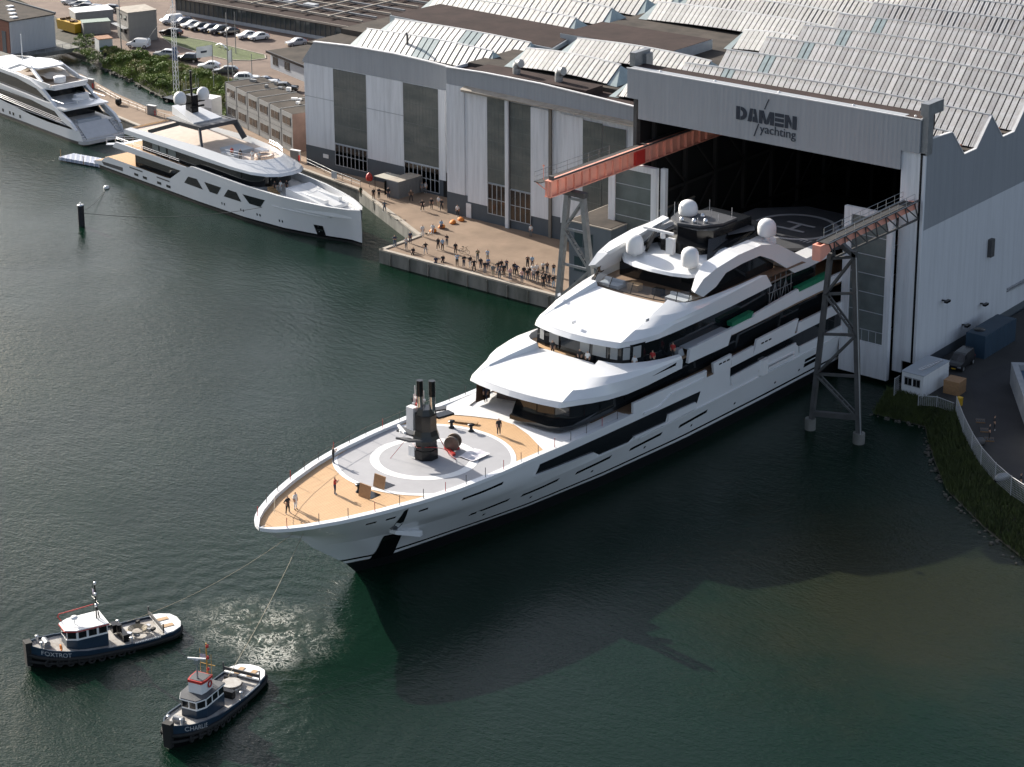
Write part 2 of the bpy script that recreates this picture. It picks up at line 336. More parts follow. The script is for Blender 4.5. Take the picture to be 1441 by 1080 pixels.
# paved yard with its parking, beyond the canal
YARD = [(-420, 420), (-420, 300), (-345, 276), (-310.5, 262.0), (-297, 262.4), (-283, 259.6), (-268, 257.6), (-257.0, 256), (-257, 245.02), (-150, 245.02), (-150, 420)]
sheet('yard', YARD, QZ+.004, M['pave'], thick=2.5, wallm=M['earth'])
sheet('lawn', [tuple(at(*p, QZ)[:2]) for p in ((226, 52), (245, 50), (300, 60), (352, 73), (373, 78), (374, 83), (350, 86), (320, 85), (280, 75), (240, 62))], QZ+.05, M['grass'])
kb = MB(); kp = [at(*p, QZ) for p in ((226, 52), (245, 50), (300, 60), (352, 73), (373, 78), (374, 83), (350, 86), (320, 85), (280, 75), (240, 62))]
for a, b in zip(kp, kp[1:]+kp[:1]): kb.bar(Vector(a)+Vector((0, 0, .05)), Vector(b)+Vector((0, 0, .05)), .2, .16)
tag(kb.build('kerb', M['coping']), kind='structure')
# bank on the canal's far side
bk = MB(); top = [(-345, 276), (-310.5, 262.0), (-297, 262.4), (-283, 259.6), (-268, 257.6), (-257, 256)]; bot = [(-335, 262), (-306.3, 255.2), (-295.3, 251.7), (-275.9, 244.6), (-261.1, 243.0), (-257, 243)]
rows = []
for t in np.linspace(0, 1, 7):
    row = []
    for (a, b) in zip(top, bot):
        row.append((a[0]*(1-t)+b[0]*t, a[1]*(1-t)+b[1]*t, QZ*(1-t)+(-.4)*t+.35*math.sin(math.pi*t)))
    rows.append(row)
bk.grid(rows); tag(bk.build('canal_bank', M['earth']), kind='structure')
# the ground to the right of the hall
RG = [(-110.5, 198.6), (-103.4, 199.2), (-99.2, 193.0), (-95.0, 186.6), (-86.7, 180.2), (-78.6, 174.6), (-50, 160), (0, 150), (0, 330), (-110.5, 330)]
RB = [(-108.9, 198.0), (-102.7, 198.2), (-98.0, 191.0), (-93.3, 184.6), (-85.8, 178.6), (-78.0, 173.2), (-50, 158)]
RT = [(-108.7, 201.5), (-101.5, 202.3), (-96.6, 197.0), (-91.0, 190.5), (-85.0, 186.3), (-78, 183.0), (-50, 172)]
rows = []
for t in np.linspace(0, 1, 6):
    rows.append([(a[0]*(1-t)+b[0]*t, a[1]*(1-t)+b[1]*t, 2.0*(1-t**1.3)-.5*t+random.uniform(-.08, .08)) for a, b in zip(RT, RB)])
g = MB(); g.grid(rows); tag(g.build('harbour_bank', M['earth']), kind='structure')
sheet('right_yard', RT+[(0, 160), (0, 330), (-108.7, 330)], 2.0, mat('shade_darkened_asphalt', (.030, .030, .030), .9, var=.35, scale=.25, bump=.2, bscale=20))  # yard asphalt colour lowered to stand in for the hall's shade
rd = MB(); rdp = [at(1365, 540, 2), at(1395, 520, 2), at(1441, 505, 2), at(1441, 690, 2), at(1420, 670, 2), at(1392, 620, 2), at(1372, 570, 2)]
rd.add([(p[0], p[1], 2.006) for p in rdp], [tuple(range(7))]); tag(rd.build('road', mat('shaded_lane_asphalt', (.028, .028, .031), .9, var=.3, scale=.3)), kind='structure')  # lane asphalt also carries the hall's shade in its colour
# ================================================================== THE BIG YACHT (bow towards the viewer; local x = starboard, y = aft, z = up from the water)
YL = 106.0
HT = {-1.2: [(13.2, 0), (18, 1.4), (24, 2.9), (32, 4.6), (42, 5.9), (55, 6.9), (70, 7.3), (YL, 7.3)],
      1.2: [(11, 0), (15, 1.9), (20.6, 3.0), (31.4, 5.1), (42, 6.4), (55, 7.3), (70, 7.6), (YL, 7.6)],
      4.7: [(6.4, 0), (10, 2.3), (15, 4.3), (22, 6.2), (30, 7.4), (40, 8.0), (50, 8.25), (YL, 8.25)],
      6.2: [(4.9, 0), (8, 2.8), (12, 4.8), (17, 6.5), (24, 7.75), (32, 8.2), (45, 8.3), (YL, 8.3)],
      8.0: [(0, .12), (.5, 1.15), (1.5, 2.1), (3, 3.1), (6, 4.6), (9.5, 5.85), (13.7, 7.0), (18, 7.8), (23, 8.2), (30, 8.35), (YL, 8.35)]}
HZ = sorted(HT)
def sheer(y): return float(np.interp(y, [0, 12, 22, 30, 35, 45, YL], [9.0, 8.8, 8.53, 8.33, 8.05, 7.8, 7.8]))
def zn(y, z):
    """height with the sheer line brought to 8"""
    s = sheer(y); return z if z <= 6.2 else 6.2+(z-6.2)*1.8/(s-6.2)
def stem(z): return float(np.interp(z, [-1.2, 1.2, 4.7, 6.2, 8.0], [13.2, 11, 6.4, 4.9, 0]))
def hb(y, z):
    z = min(max(zn(y, z), -1.2), 8.0)
    for a, b in zip(HZ[:-1], HZ[1:]):
        if z <= b+1e-9:
            t = (z-a)/(b-a); u = y-stem(z)
            if u <= 0: return 0.0
            f = lambda q: float(np.interp(q, [p[0] for p in HT[k]], [p[1] for p in HT[k]]))
            k = a; A = f(HT[a][0][0]+u*(YL-HT[a][0][0])/(YL-stem(z))); k = b; B = f(HT[b][0][0]+u*(YL-HT[b][0][0])/(YL-stem(z)))
            return A*(1-t)+B*t
    return 8.35
Y0 = (-128.1, 122.0, 0.0); YRZ = math.radians(-1.0)
big = thing('superyacht', 'very large white superyacht emerging bow first from the open hall', 'yacht', Y0, YRZ)
def yw(p):   # yacht local to world
    c, s_ = math.cos(YRZ), math.sin(YRZ); return (Y0[0]+p[0]*c-p[1]*s_, Y0[1]+p[0]*s_+p[1]*c, p[2])
ROWS = 60
def hull_row(z, sh=False):
    st = stem(z if not sh else 8.0); out = []
    for i in range(ROWS+1):
        y = st+(YL-st)*(i/ROWS)**1.75; zz = sheer(y) if sh else z; out.append((hb(y, zz), y, zz))
    return out
def hull_part(name, zs, m, parent):
    mb = MB(); rows = [hull_row(8, True) if z == 's' else hull_row(z) for z in zs]
    mb.grid(rows, flip=True); mb.grid([[(-p[0], p[1], p[2]) for p in r] for r in rows])
    return mb.build(name, m, parent)
hull = hull_part('hull', [1.95, 3.3, 4.7], M['yw'], big)
o = hull_part('upper_hull', [4.7, 5.4, 6.2, 7.2, 's'], M['yw'], big)
hull_part('waterline_stripe', [1.35, 1.7], M['yw'], hull); hull_part('boot_stripe', [1.7, 1.95], M['black'], hull); hull_part('underwater_hull', [-1.2, 0, 1.35], M['antif'], hull)
t_ = MB(); t_.add([(-7.3, YL, -1.2), (7.3, YL, -1.2), (8.35, YL, 7.8), (-8.35, YL, 7.8)], [(0, 1, 2, 3)]); t_.build('transom', M['yw'], big)
def side(name, prs, m, parent=big, off=.03, mir=True, nsub=None, lx=None, thick=.25):
    """a patch that follows the hull side: list of (y_bottom, z_bottom, y_top, z_top)"""
    P = []
    for a, b in zip(prs[:-1], prs[1:]):
        k = max(1, int(abs(b[0]-a[0])/2.0))
        for i in range(k): P.append(tuple(a[j]+(b[j]-a[j])*i/k for j in range(4)))
    P.append(prs[-1]); f = (lambda y, z: hb(y, z)) if lx is None else (lambda y, z: lx)
    bo = [(f(p[0], p[1])+off, p[0], p[1]) for p in P]; to = [(f(p[2], p[3])+off, p[2], p[3]) for p in P]
    mid_ = [[(f(p[0]+(p[2]-p[0])*t, p[1]+(p[3]-p[1])*t)+off, p[0]+(p[2]-p[0])*t, p[1]+(p[3]-p[1])*t) for p in P] for t in (0, .2, .4, .6, .8, 1)]
    bi = [(q[0]-thick, q[1], q[2]) for q in bo]; ti = [(q[0]-thick, q[1], q[2]) for q in to]
    mb = MB(); mb.grid([bi, bo], smooth=False, flip=True); mb.grid(mid_, flip=True); mb.grid([to, ti], smooth=False, flip=True)
    mb.add([bi[0], bo[0], to[0], ti[0], bi[-1], bo[-1], to[-1], ti[-1]], [(3, 2, 1, 0), (4, 5, 6, 7)])
    o = mb.build(name, m, parent)
    if mir: mirror(o)
    return o
# side openings, dark panels standing in for shaded recesses, and the long slit windows
side('dark_opening_panel', [(29.2, 6.40, 29.7, 7.36), (38.3, 5.70, 38.5, 7.1), (39.4, 5.02, 39.6, 7.06), (44.2, 4.82, 44.3, 6.93), (45.06, 5.2, 45.2, 6.9), (50.5, 5.05, 50.5, 6.75), (50.8, 5.8, 50.8, 6.74), (55.8, 5.62, 55.9, 6.6), (56.2, 5.35, 56.8, 6.57)], M['glass'])
side('dark_opening_panel', [(62.4, 6.5, 62.4, 7.55), (67, 6.6, 67, 7.6), (75.3, 6.66, 75.3, 7.6), (76.2, 5.98, 76.2, 7.62), (104, 5.98, 104, 7.62)], M['glass'])
for y0, y1, z0, z1, h_ in ((22.35, 27.0, 3.62, 3.84, .32), (28.8, 33.8, 3.66, 3.80, .34), (36.6, 41.8, 3.52, 3.68, .36), (45.1, 50.3, 3.34, 3.50, .36), (53.5, 58.5, 3.25, 3.44, .36), (19.2, 24.3, 6.95, 7.0, .28)):
    side('slit_window', [(y0, z0, y0+.1, z0+h_), (y1, z1, y1+.15, z1+h_)], M['glass'])
side('side_window', [(78.1, 2.72, 78.1, 3.2), (81.5, 2.75, 81.5, 3.2)], M['glass']); side('side_window', [(78.1, 3.38, 78.1, 3.75), (81.5, 3.4, 81.5, 3.8)], M['glass'])
for y, z in ((24.6, 2.75), (30.6, 2.75), (39.4, 2.75), (47.8, 2.7), (55.9, 2.6), (64, 2.6), (72, 2.6), (77, 2.6)):
    side('porthole', [(y, z, y+.05, z+.22), (y+.28, z+.01, y+.3, z+.23)], M['glass'], mir=False)
# ledges that catch the light
side('sill', [(29.1, 6.18, 29.15, 6.38), (38.2, 5.5, 38.2, 5.69)], M['yw'], off=.22, thick=.4)
side('sill', [(39.2, 4.82, 39.3, 4.99), (44.3, 4.62, 44.3, 4.8)], M['yw'], off=.14, thick=.3)
side('sill', [(45.0, 4.98, 45.0, 5.2), (50.5, 4.85, 50.5, 5.05)], M['yw'], off=.2, thick=.35)
side('bulwark_panel', [(50.8, 5.0, 50.8, 5.82), (55.8, 4.85, 55.8, 5.64)], M['yw'], off=.2, thick=.5)
side('knuckle', [(46, 4.5, 46, 4.78), (58, 4.5, 58, 4.75), (104, 4.5, 104, 4.75)], M['yw'], off=.16, thick=.35)
side('bulwark_panel', [(62.6, 5.5, 62.4, 6.5), (66.8, 5.7, 67.2, 6.62), (75.2, 5.7, 75.4, 6.7)], M['yw'], off=.2, thick=.5)
side('bulwark_panel', [(76.3, 5.2, 76.2, 5.98), (104, 5.2, 104, 5.98)], M['yw'], off=.2, thick=.5)
bc = MB(); bc.prism([(8.3, 68.0), (8.75, 68.4), (8.75, 69.3), (8.3, 69.6)], 4.9, 6.7); bc.build('boarding_platform_bracket', M['yw2'], big)
bc = MB(); bc.b2((8.35, 69.7, 5.2), (8.62, 75.0, 5.45)); bc.b2((8.35, 69.7, 5.7), (8.62, 75.0, 5.8)); bc.build('gangway_recess', M['yw2'], big)
# bow: flush anchor pocket and the little mooring balcony
side('anchor_pocket', [(13.05, 1.2, 12.75, 4.45), (14.0, 1.2, 13.6, 4.42), (15.2, 1.2, 14.75, 3.95)], M['black'], off=.06)
side('anchor_plate', [(12.95, 3.75, 12.9, 4.0), (14.4, 3.75, 14.3, 4.0)], M['chrome'], off=.10, mir=False)
side('mooring_recess', [(12.3, 5.7, 12.4, 8.0), (13.6, 4.7, 12.75, 8.2)], M['glass'], off=.02)
mbk = MB(); x0, x1 = hb(13, 5), hb(16, 3.8)
mbk.prism([(x0-.4, 12.8), (x0+.75, 12.9), (x1+1.05, 15.9), (x1+.9, 16.4), (x1-.2, 16.5)], [4.95, 4.95, 3.7, 3.65, 3.65], [5.35, 5.35, 4.15, 4.1, 4.1]); mbk.build('mooring_balcony', M['yw'], big)
for y in (9.0, 10.9, 14.2): side('fairlead', [(y, 7.3, y, 7.5), (y+.9, 7.35, y+.9, 7.55)], M['black'], mir=False)
# cap rail and foredeck
def deck_edge(inset, y0, y1, n=40, z=None):
    ys = [y0+(y1-y0)*(i/n)**1.6 for i in range(n+1)]; return [(max(hb(y, sheer(y))-inset, .01), y, sheer(y) if z is None else z) for y in ys]
cr = MB(); outer = deck_edge(-.07, 0.0, 44.8); inner = deck_edge(.62, .75, 44.8); up = lambda L, d: [(p[0], p[1], p[2]+d) for p in L]
for s_ in (1, -1):
    f = lambda L: [(p[0]*s_, p[1], p[2]) for p in L]
    cr.grid([f(up(outer, -.28)), f(up(outer, .06))], flip=s_ > 0); cr.grid([f(up(outer, .06)), f(up(inner, .06))], flip=s_ > 0); cr.grid([f(up(inner, .06)), f(up(inner, -.4))], flip=s_ > 0)
cr.add([outer[0], (-outer[0][0], *outer[0][1:]), (0, .9, 9.0), (0.3, .9, 9.06)], [(0, 1, 2)]); cr.build('cap_rail', M['yw'], big)
DZ = 8.22
def dz(y): return lerp(y, [0, 12, 22, 30, 35, 45], [8.72, 8.5, 8.25, 8.1, 7.97, 7.86])
def deckfill(y0, y1, z, m, name, ins=.5, holes=None):
    L = [(p[0], p[1], dz(p[1]) if z is None else z) for p in deck_edge(ins, y0, y1, 50, 8)]; mb = MB(); mb.grid([[(-p[0], p[1], p[2]) for p in L], L], smooth=False, flip=True); return mb.build(name, m, big)
deckfill(.8, 34.5, None, M['teak'], 'teak_deck'); deckfill(34.4, 104, 7.86, M['yw2'], 'main_deck')
def disc_clip(cx, cy, r0, r1, z, m, name, n=96, parent=big):
    mb = MB(); inn = []; out = []
    for i in range(n+1):
        a = 2*math.pi*i/n
        def pt(r):
            x, y = cx+r*math.cos(a), cy+r*math.sin(a); lim = max(hb(min(max(y, .8), YL), 8.0)-.5, .05); return (max(-lim, min(lim, x)), y, dz(y)+z)
        inn.append(pt(r0)); out.append(pt(r1))
    rows = [[tuple(np.array(a)+(np.array(b)-np.array(a))*t) for a, b in zip(inn, out)] for t in np.linspace(0, 1, 9 if r1-r0 > 2 else 2)]
    rows = [[(p[0], p[1], dz(p[1])+z) for p in r] for r in rows]
    mb.grid(rows, smooth=False); return mb.build(name, m, parent)
disc_clip(0, 22.0, 0, 8.45, .02, M['ygrey'] if False else mat('helideck_light_grey', (.33, .33, .345), .6, var=.08, scale=.8), 'foredeck_helipad')
disc_clip(0, 22.0, 8.45, 8.95, .03, M['white'], 'helipad_ring'); disc_clip(0, 22.0, 4.4, 5.3, .03, M['white'], 'helipad_ring')
ln = MB()
for i in range(6): ln.b2((-7.2, 16.5+i*2.2, dz(16.5+i*2.2)), (-4.6-.1*i, 16.53+i*2.2, dz(16.5+i*2.2)+.026))
ln.build('panel_joint', M['ygrey'], big)
# white side decks that flank the house front
wd = MB()
for s_ in (1, -1):
    P = [(x*s_, y, dz(y)+.05) for x, y in ((.4*1, 34.7), (3.8, 33.3), (7.6, 31.1), (7.85, 34), (7.85, 44), (6.8, 44), (6.7, 38.6), (5.9, 35.4))]; wd.add(P, [tuple(range(8)) if s_ > 0 else tuple(range(8))[::-1]])
wd.build('side_deck', M['yw2'], big)
# ---- lower house, its glass and the two great white brows
def rings(name, R, m, seg, parent=big):
    mb = MB()
    for s_ in (1, -1):
        for a, b in zip(R[:-1], R[1:]):
            for i0, i1 in seg:
                mb.grid([[(p[0]*s_, p[1], p[2]) for p in a[i0:i1+1]], [(p[0]*s_, p[1], p[2]) for p in b[i0:i1+1]]], flip=s_ < 0, smooth=True)
    return mb.build(name, m, parent)
def lift(P, zs): return [(p[0], p[1], z) for p, z in zip(P, zs if hasattr(zs, '__len__') else [zs]*len(P))]
h0 = [(0, 34.9), (2.5, 35.0), (4.8, 35.0), (6.1, 35.5), (6.7, 36.8), (6.9, 39), (7.0, 44), (7.0, 60), (7.0, 78)]
h1 = [(0, 36.2), (2.5, 36.2), (4.6, 36.5), (5.8, 37.4), (6.5, 38.8), (6.9, 41), (7.0, 45), (7.0, 60), (7.0, 78)]
mb = MB()
for L0, z0, L1, z1 in ((h0, DZ+.05, h0, DZ+.5), (h0, DZ+.5, h1, 9.0), (h1, 9.0, h1, 10.4)): mb.grid([lift(L0, z0), lift(L1, z1)], flip=False, smooth=False)
for L0, z0, L1, z1 in ((h1[2:], DZ+.03, h1[2:], 10.4),): mb.grid([[(-p[0], p[1], p[2]) for p in lift(L0, z0)], [(-p[0], p[1], p[2]) for p in lift(L1, z1)]], smooth=False, flip=True)
mb.add([(0, 34.9, DZ), (0, 39.5, DZ), (0, 39.5, 10.4), (0, 36.2, 10.4)], [(0, 1, 2, 3)])
mb.build('lower_house_glass', M['glass'], big)
pw = MB(); pw.add([(0, 39.5, DZ+.02), (-4.6, 38.3, DZ+.02), (-4.6, 38.3, 10.4), (0, 39.5, 10.4)], [(0, 1, 2, 3)]); pw.build('house_front_window', M['glassb'], big)
for p in h1[1:7]: mu = MB(); mu.bar((p[0]+.02, p[1]-.03, 9.0), (p[0]+.02, p[1]-.03, 10.4), .07, .07); mu.build('window_mullion', M['black'], big)
bz = MB(); bz.extr([(-5.7, 36.2, DZ-.1), (-5.5, 38.2, DZ-.1), (-5.5, 38.4, 10.3), (-5.9, 36.6, 10.3)], (.06, 0, 0)); bz.build('bronze_side_screen', M['glassb'], big)
A1 = [(0, 34.7, 10.8), (2.2, 34.8, 10.8), (4.2, 35.1, 10.78), (5.75, 35.5, 10.75), (5.95, 35.65, 10.72), (6.6, 37.2, 10.65), (7.3, 39.2, 10.5), (7.9, 41.2, 10.4), (8.3, 43.8, 10.3), (8.4, 47, 10.25), (8.4, 53.2, 10.3)]
A0 = [(p[0]*.84, p[1]+1.5, p[2]+.05) for p in A1]
A2 = [(p[0]*.998, p[1]+(.3 if i < 6 else .12), p[2]+(.5 if i < 9 else .85)) for i, p in enumerate(A1)]
A25 = [(0, 37.6, 11.65), (2.1, 37.7, 11.65), (3.9, 37.9, 11.64), (5.35, 38.1, 11.62), (5.55, 38.2, 11.75), (6.45, 38.9, 11.85), (7.15, 40.3, 11.9), (7.8, 42.1, 11.9), (8.22, 44.4, 11.8), (8.36, 47.4, 11.6), (8.37, 53.2, 11.4)]
A3 = [(0, 40.6, 11.98), (1.9, 40.7, 11.98), (3.5, 40.8, 11.97), (4.75, 40.9, 11.95), (4.95, 40.9, 12.25), (6.2, 41.4, 12.32), (7.0, 42.5, 12.34), (7.6, 43.9, 12.32), (8.0, 45.8, 12.2), (8.2, 48.6, 12.0), (8.28, 53.2, 11.65)]
A4 = [(0, 44.5, 12.2), (1.6, 44.55, 12.2), (3.0, 44.6, 12.2), (3.9, 44.3, 12.2), (4.1, 44.3, 12.8), (5.5, 44.9, 12.68), (6.3, 45.6, 12.6), (6.9, 46.7, 12.5), (7.4, 48.3, 12.3), (7.75, 50.3, 12.05), (7.9, 53.2, 11.75)]
A5 = [(p[0]*.97, p[1]+.25, p[2]-.75) for p in A4]
SEG = [(0, 3), (3, 4), (4, 10)]
lb = rings('lower_brow', [A0, A1], M['yw'], [(0, 10)])
for pr in ([A1, A2], [A2, A25, A3, A4], [A4, A5]): rings('brow_shell', pr, M['yw'], SEG, lb)
gl = rings('brow_groove', [[(p[0]*1.0, p[1]-.0, p[2]+.012) for p in A2], [(p[0]*.995, p[1]+.07, p[2]+.03) for p in A2]], M['trimg'], [(0, 9)], lb)
e_ = MB()
for s_ in (1, -1): e_.add([(8.4*s_, 53.2, 10.3), (8.37*s_, 53.2, 11.4), (7.9*s_, 53.2, 11.75), (6.8*s_, 53.2, 11.0), (6.8*s_, 53.2, 10.42)], [(0, 1, 2, 3, 4)])
e_.build('brow_end', M['yw'], lb)
side('brow_vent', [(47.9, 11.0, 48.5, 11.05), (52.0, 10.95, 52.2, 11.25)], M['black'], lb, off=.04, lx=8.36, thick=.1)
# bridge windows
b0 = [(0, 45.0), (2, 45.05), (4.2, 45.2), (5.6, 45.6), (6.3, 46.6), (6.7, 48), (6.9, 50.5), (7.0, 55), (7.0, 74)]
mb = MB()
for s_ in (1, -1): mb.grid([[(p[0]*s_, p[1]+.5, 11.4) for p in b0], [(p[0]*s_, p[1]+.7, 14.15) for p in b0]], flip=s_ < 0, smooth=False)
mb.build('bridge_glass', M['glass'], big)
cu = mat('drawn_blind', (.30, .31, .31), .7)
for s_, i, a, b in ((1, 0, .35, .95), (1, 1, .15, .9), (1, 2, .2, .75), (1, 3, .2, .8), (1, 4, .1, .8), (-1, 1, .1, .7), (-1, 2, .1, .6)):
    p, q = np.array(b0[i]), np.array(b0[i+1]); u, v = p+(q-p)*a, p+(q-p)*b; mb = MB()
    mb.extr([(u[0]*s_, u[1]+.5, 12.6), (v[0]*s_, v[1]+.5, 12.6), (v[0]*s_, v[1]+.58, 13.9), (u[0]*s_, u[1]+.58, 13.9)], (0, .04, 0)); mb.build('window_pane', cu, big)
tk = MB(); tk.add([(-6.9, 46.0, 11.95), (-6.2, 45.4, 11.95), (0.2, 44.6, 11.95), (0.2, 45.5, 11.95), (-5.6, 46.1, 11.95), (-6.4, 47.5, 11.95)], [tuple(range(6))]); tk.build('bridge_wing_deck', M['teak'], big)
B1 = [(0, 44.7, 14.05), (2, 44.8, 14.05), (4.0, 45.2, 14.05), (5.4, 45.65, 14.03), (5.6, 45.8, 14.02), (6.2, 47.2, 14.0), (6.7, 48.8, 14.0), (7.1, 50.6, 14.02), (7.35, 53, 14.08), (7.6, 57, 14.2), (7.9, 63, 14.4), (8.1, 70.6, 14.75)]
B0 = [(p[0]*.8, p[1]+1.3, p[2]+.08) for p in B1]
B2 = [(p[0]*.998, p[1]+(.3 if i < 5 else .12), p[2]+(.5 if i < 8 else (.9 if i < 10 else 1.4))) for i, p in enumerate(B1)]; B2[-1] = (8.1, 69.4, 16.3)
B25 = [(0, 48.0, 15.05), (1.95, 48.1, 15.05), (3.85, 48.4, 15.04), (5.2, 48.7, 15.02), (5.4, 48.8, 15.15), (6.1, 49.4, 15.2), (6.6, 50.6, 15.22), (7.0, 52.2, 15.25), (7.3, 54.2, 15.35), (7.58, 57.6, 15.6), (7.9, 62.9, 15.95), (8.1, 69.2, 16.36)]
B3 = [(0, 51.4, 15.6), (1.9, 51.5, 15.6), (3.7, 51.8, 15.6), (4.95, 52.0, 15.58), (5.15, 52.1, 15.85), (6.0, 52.5, 15.85), (6.5, 53.4, 15.82), (6.9, 54.6, 15.82), (7.2, 56.2, 15.86), (7.5, 58.8, 15.95), (7.85, 63.2, 16.18), (8.05, 68.9, 16.42)]
B4 = [(0, 55.0, 16.05), (1.9, 55.05, 16.05), (3.5, 55.2, 16.05), (4.6, 55.3, 16.05), (4.8, 55.4, 16.55), (5.8, 55.8, 16.35), (6.4, 56.6, 16.25), (6.8, 57.8, 16.2), (7.05, 59.3, 16.2), (7.35, 61.6, 16.25), (7.65, 64.5, 16.35), (7.8, 68.6, 16.45)]
B5 = [(p[0]*.97, p[1]+.25, p[2]-.9) for p in B4]
SEG2 = [(0, 3), (3, 4), (4, 11)]
ub = rings('upper_brow', [B0, B1], M['yw'], [(0, 11)])
for pr in ([B1, B2], [B2, B25, B3, B4], [B4, B5]): rings('brow_shell', pr, M['yw'], SEG2, ub)
rings('brow_groove', [[(p[0], p[1], p[2]+.012) for p in B2[:9]], [(p[0]*.995, p[1]+.07, p[2]+.03) for p in B2[:9]]], M['trimg'], [(0, 8)], ub)
e_ = MB()
for s_ in (1, -1): e_.add([(8.1*s_, 70.6, 14.75), (8.1*s_, 69.4, 16.3), (7.8*s_, 68.6, 16.45), (6.5*s_, 69.5, 15.4), (6.5*s_, 71.5, 14.6)], [(0, 1, 2, 3, 4)])
e_.build('brow_end', M['yw'], ub)
cl_ = MB()
for x, y, z in ((-6.2, 50.6, 15.95), (5.9, 50.3, 15.95), (-.6, 46.2, 15.36), (5.9, 41.6, 12.0), (-1.2, 37.4, 11.35)): cl_.box((x, y, z-.15), (.12, .5, .28))
cl_.build('deck_fitting', M['alu'], ub)
# sun deck: windscreen, sofas, dark saloon under the hard top
sd = MB(); sd.add([(-5.6, 56.0, 15.5), (5.6, 56.0, 15.5), (7.0, 60, 15.5), (7.8, 78, 15.5), (-7.8, 78, 15.5), (-7.0, 60, 15.5)], [tuple(range(6))]); sd.build('sun_deck', mat('shaded_teak', (.20, .13, .08), .7, var=.2, scale=1), big)
sc = MB(); G0 = [(-6.9, 59.4), (-6.4, 57.0), (-5.5, 55.9), (-3, 55.3), (0, 55.15), (3, 55.3), (5.5, 55.9), (6.4, 57.0), (6.9, 59.4)]
sc.grid([[(p[0], p[1], 16.2) for p in G0], [(p[0]*.97, p[1]+.55, 17.25) for p in G0]], smooth=False); gsc = sc.build('windscreen', M['clear'], big)
st_ = MB(); st_.path([(p[0], p[1]-.05, 16.22) for p in G0], .06)
for p in G0: st_.tube((p[0], p[1], 16.2), (p[0]*.97, p[1]+.55, 17.3), .05, 5)
st_.build('windscreen_frame', M['black'], gsc)
for x, y, sx, sy in ((-4.3, 57.6, 2.6, 1.5), (4.2, 58.2, 2.6, 1.4)):
    mb = MB(); mb.box((x, y, 15.5), (sx, sy, .38), m=0); mb.box((x, y+sy*.35, 15.88), (sx, sy*.25, .3), m=0); mb.build('sofa', mat('sofa_grey', (.40, .41, .43), .8), big)
tb = MB(); tb.box((-1.6, 58.2, 15.5), (1.4, 1.0, .7)); tb.build('table', M['wood'], big)
tb = MB(); tb.box((1.4, 58.4, 15.5), (1.2, .9, .7)); tb.build('table', M['black'], big)
sn = MB(); sn.b2((-6.0, 61.2, 15.5), (6.0, 74, 17.8)); sn.build('sun_deck_saloon', M['glass'], big)
# hard top with domes
T0 = [(0, 58.9, 17.7), (2.5, 59.1, 17.7), (4.3, 59.7, 17.7), (5.5, 60.9, 17.75), (6.1, 62.8, 17.9), (6.3, 66, 18.3), (6.3, 74, 18.5)]
T1 = [(0, 59.15, 18.0), (2.5, 59.35, 18.0), (4.25, 59.95, 18.0), (5.45, 61.1, 18.1), (6.05, 63.0, 18.35), (6.25, 66, 18.9), (6.25, 74, 19.0)]
T2 = [(0, 63.2, 18.9), (1.6, 63.2, 18.9), (2.8, 63.4, 18.85), (3.8, 63.8, 18.8), (4.6, 64.5, 18.9), (5.3, 66.5, 19.2), (5.5, 74, 19.3)]
ht = rings('hard_top', [[(p[0]*.8, p[1]+1.0, 17.75) for p in T0], T0], M['yw'], [(0, 6)])
rings('hard_top_edge', [T0, T1], M['yw'], [(0, 6)], ht); rings('hard_top_roof', [T1, T2, [(0, 66, 19.2)]*7], M['yw'], [(0, 6)], ht)
def dome(x, y, z, r, h, parent=big, ped=.5):
    mb = MB(); mb.lathe([(0.01, ped), (r*.86, ped), (r*.97, ped+.15), (r, ped+.5), (r, h-r*.95), (r*.93, h-r*.55), (r*.75, h-r*.25), (r*.45, h-r*.06), (.01, h)], (x, y, z), 22); o = mb.build('satellite_dome', M['yw2'], parent)
    mb = MB(); mb.tube((x, y, z-.1), (x, y, z+ped+.05), .28, 8); mb.build('dome_pedestal', M['yw2'], o); return o
dome(-3.7, 60.9, 18.1, .98, 2.6); dome(3.6, 61.1, 18.1, .98, 2.6); dome(5.9, 72.6, 19.2, 1.05, 2.4); dome(-2.6, 69.4, 21.0, 1.1, 1.9, ped=.2)
# side arches
ao = [(57.0, 17.4), (58.6, 18.5), (60.9, 19.15), (65.0, 19.6), (69.5, 19.6), (72.9, 18.8), (77.2, 16.5), (78.9, 15.6), (84, 15.6)]
ai = [(58.6, 16.5), (61.0, 17.0), (62.7, 18.15), (66.0, 18.4), (69.3, 18.4), (71.8, 17.3), (76.5, 14.5), (79.4, 14.4), (84, 14.5)]
ar = MB()
for s_ in (1, -1):
    X = 7.25*s_; Xi = 5.3*s_; wX = [(X if i > 1 else 7.15*s_) for i in range(9)]; xi = [6.5*s_, 5.9*s_]+[Xi]*7; fl = s_ < 0
    O = [(wX[i], *ao[i]) for i in range(9)]; I = [(wX[i], *ai[i]) for i in range(9)]; O2 = [(xi[i], ao[i][0]+.3, ao[i][1]+.12) for i in range(9)]; I2 = [(xi[i], *ai[i]) for i in range(9)]
    ar.grid([I, O], smooth=False, flip=fl); ar.grid([O, O2], smooth=False, flip=fl); ar.grid([O2, I2], smooth=False, flip=fl); ar.grid([I2, I], smooth=False, flip=fl)
ar.build('side_arch', M['yw'], big)
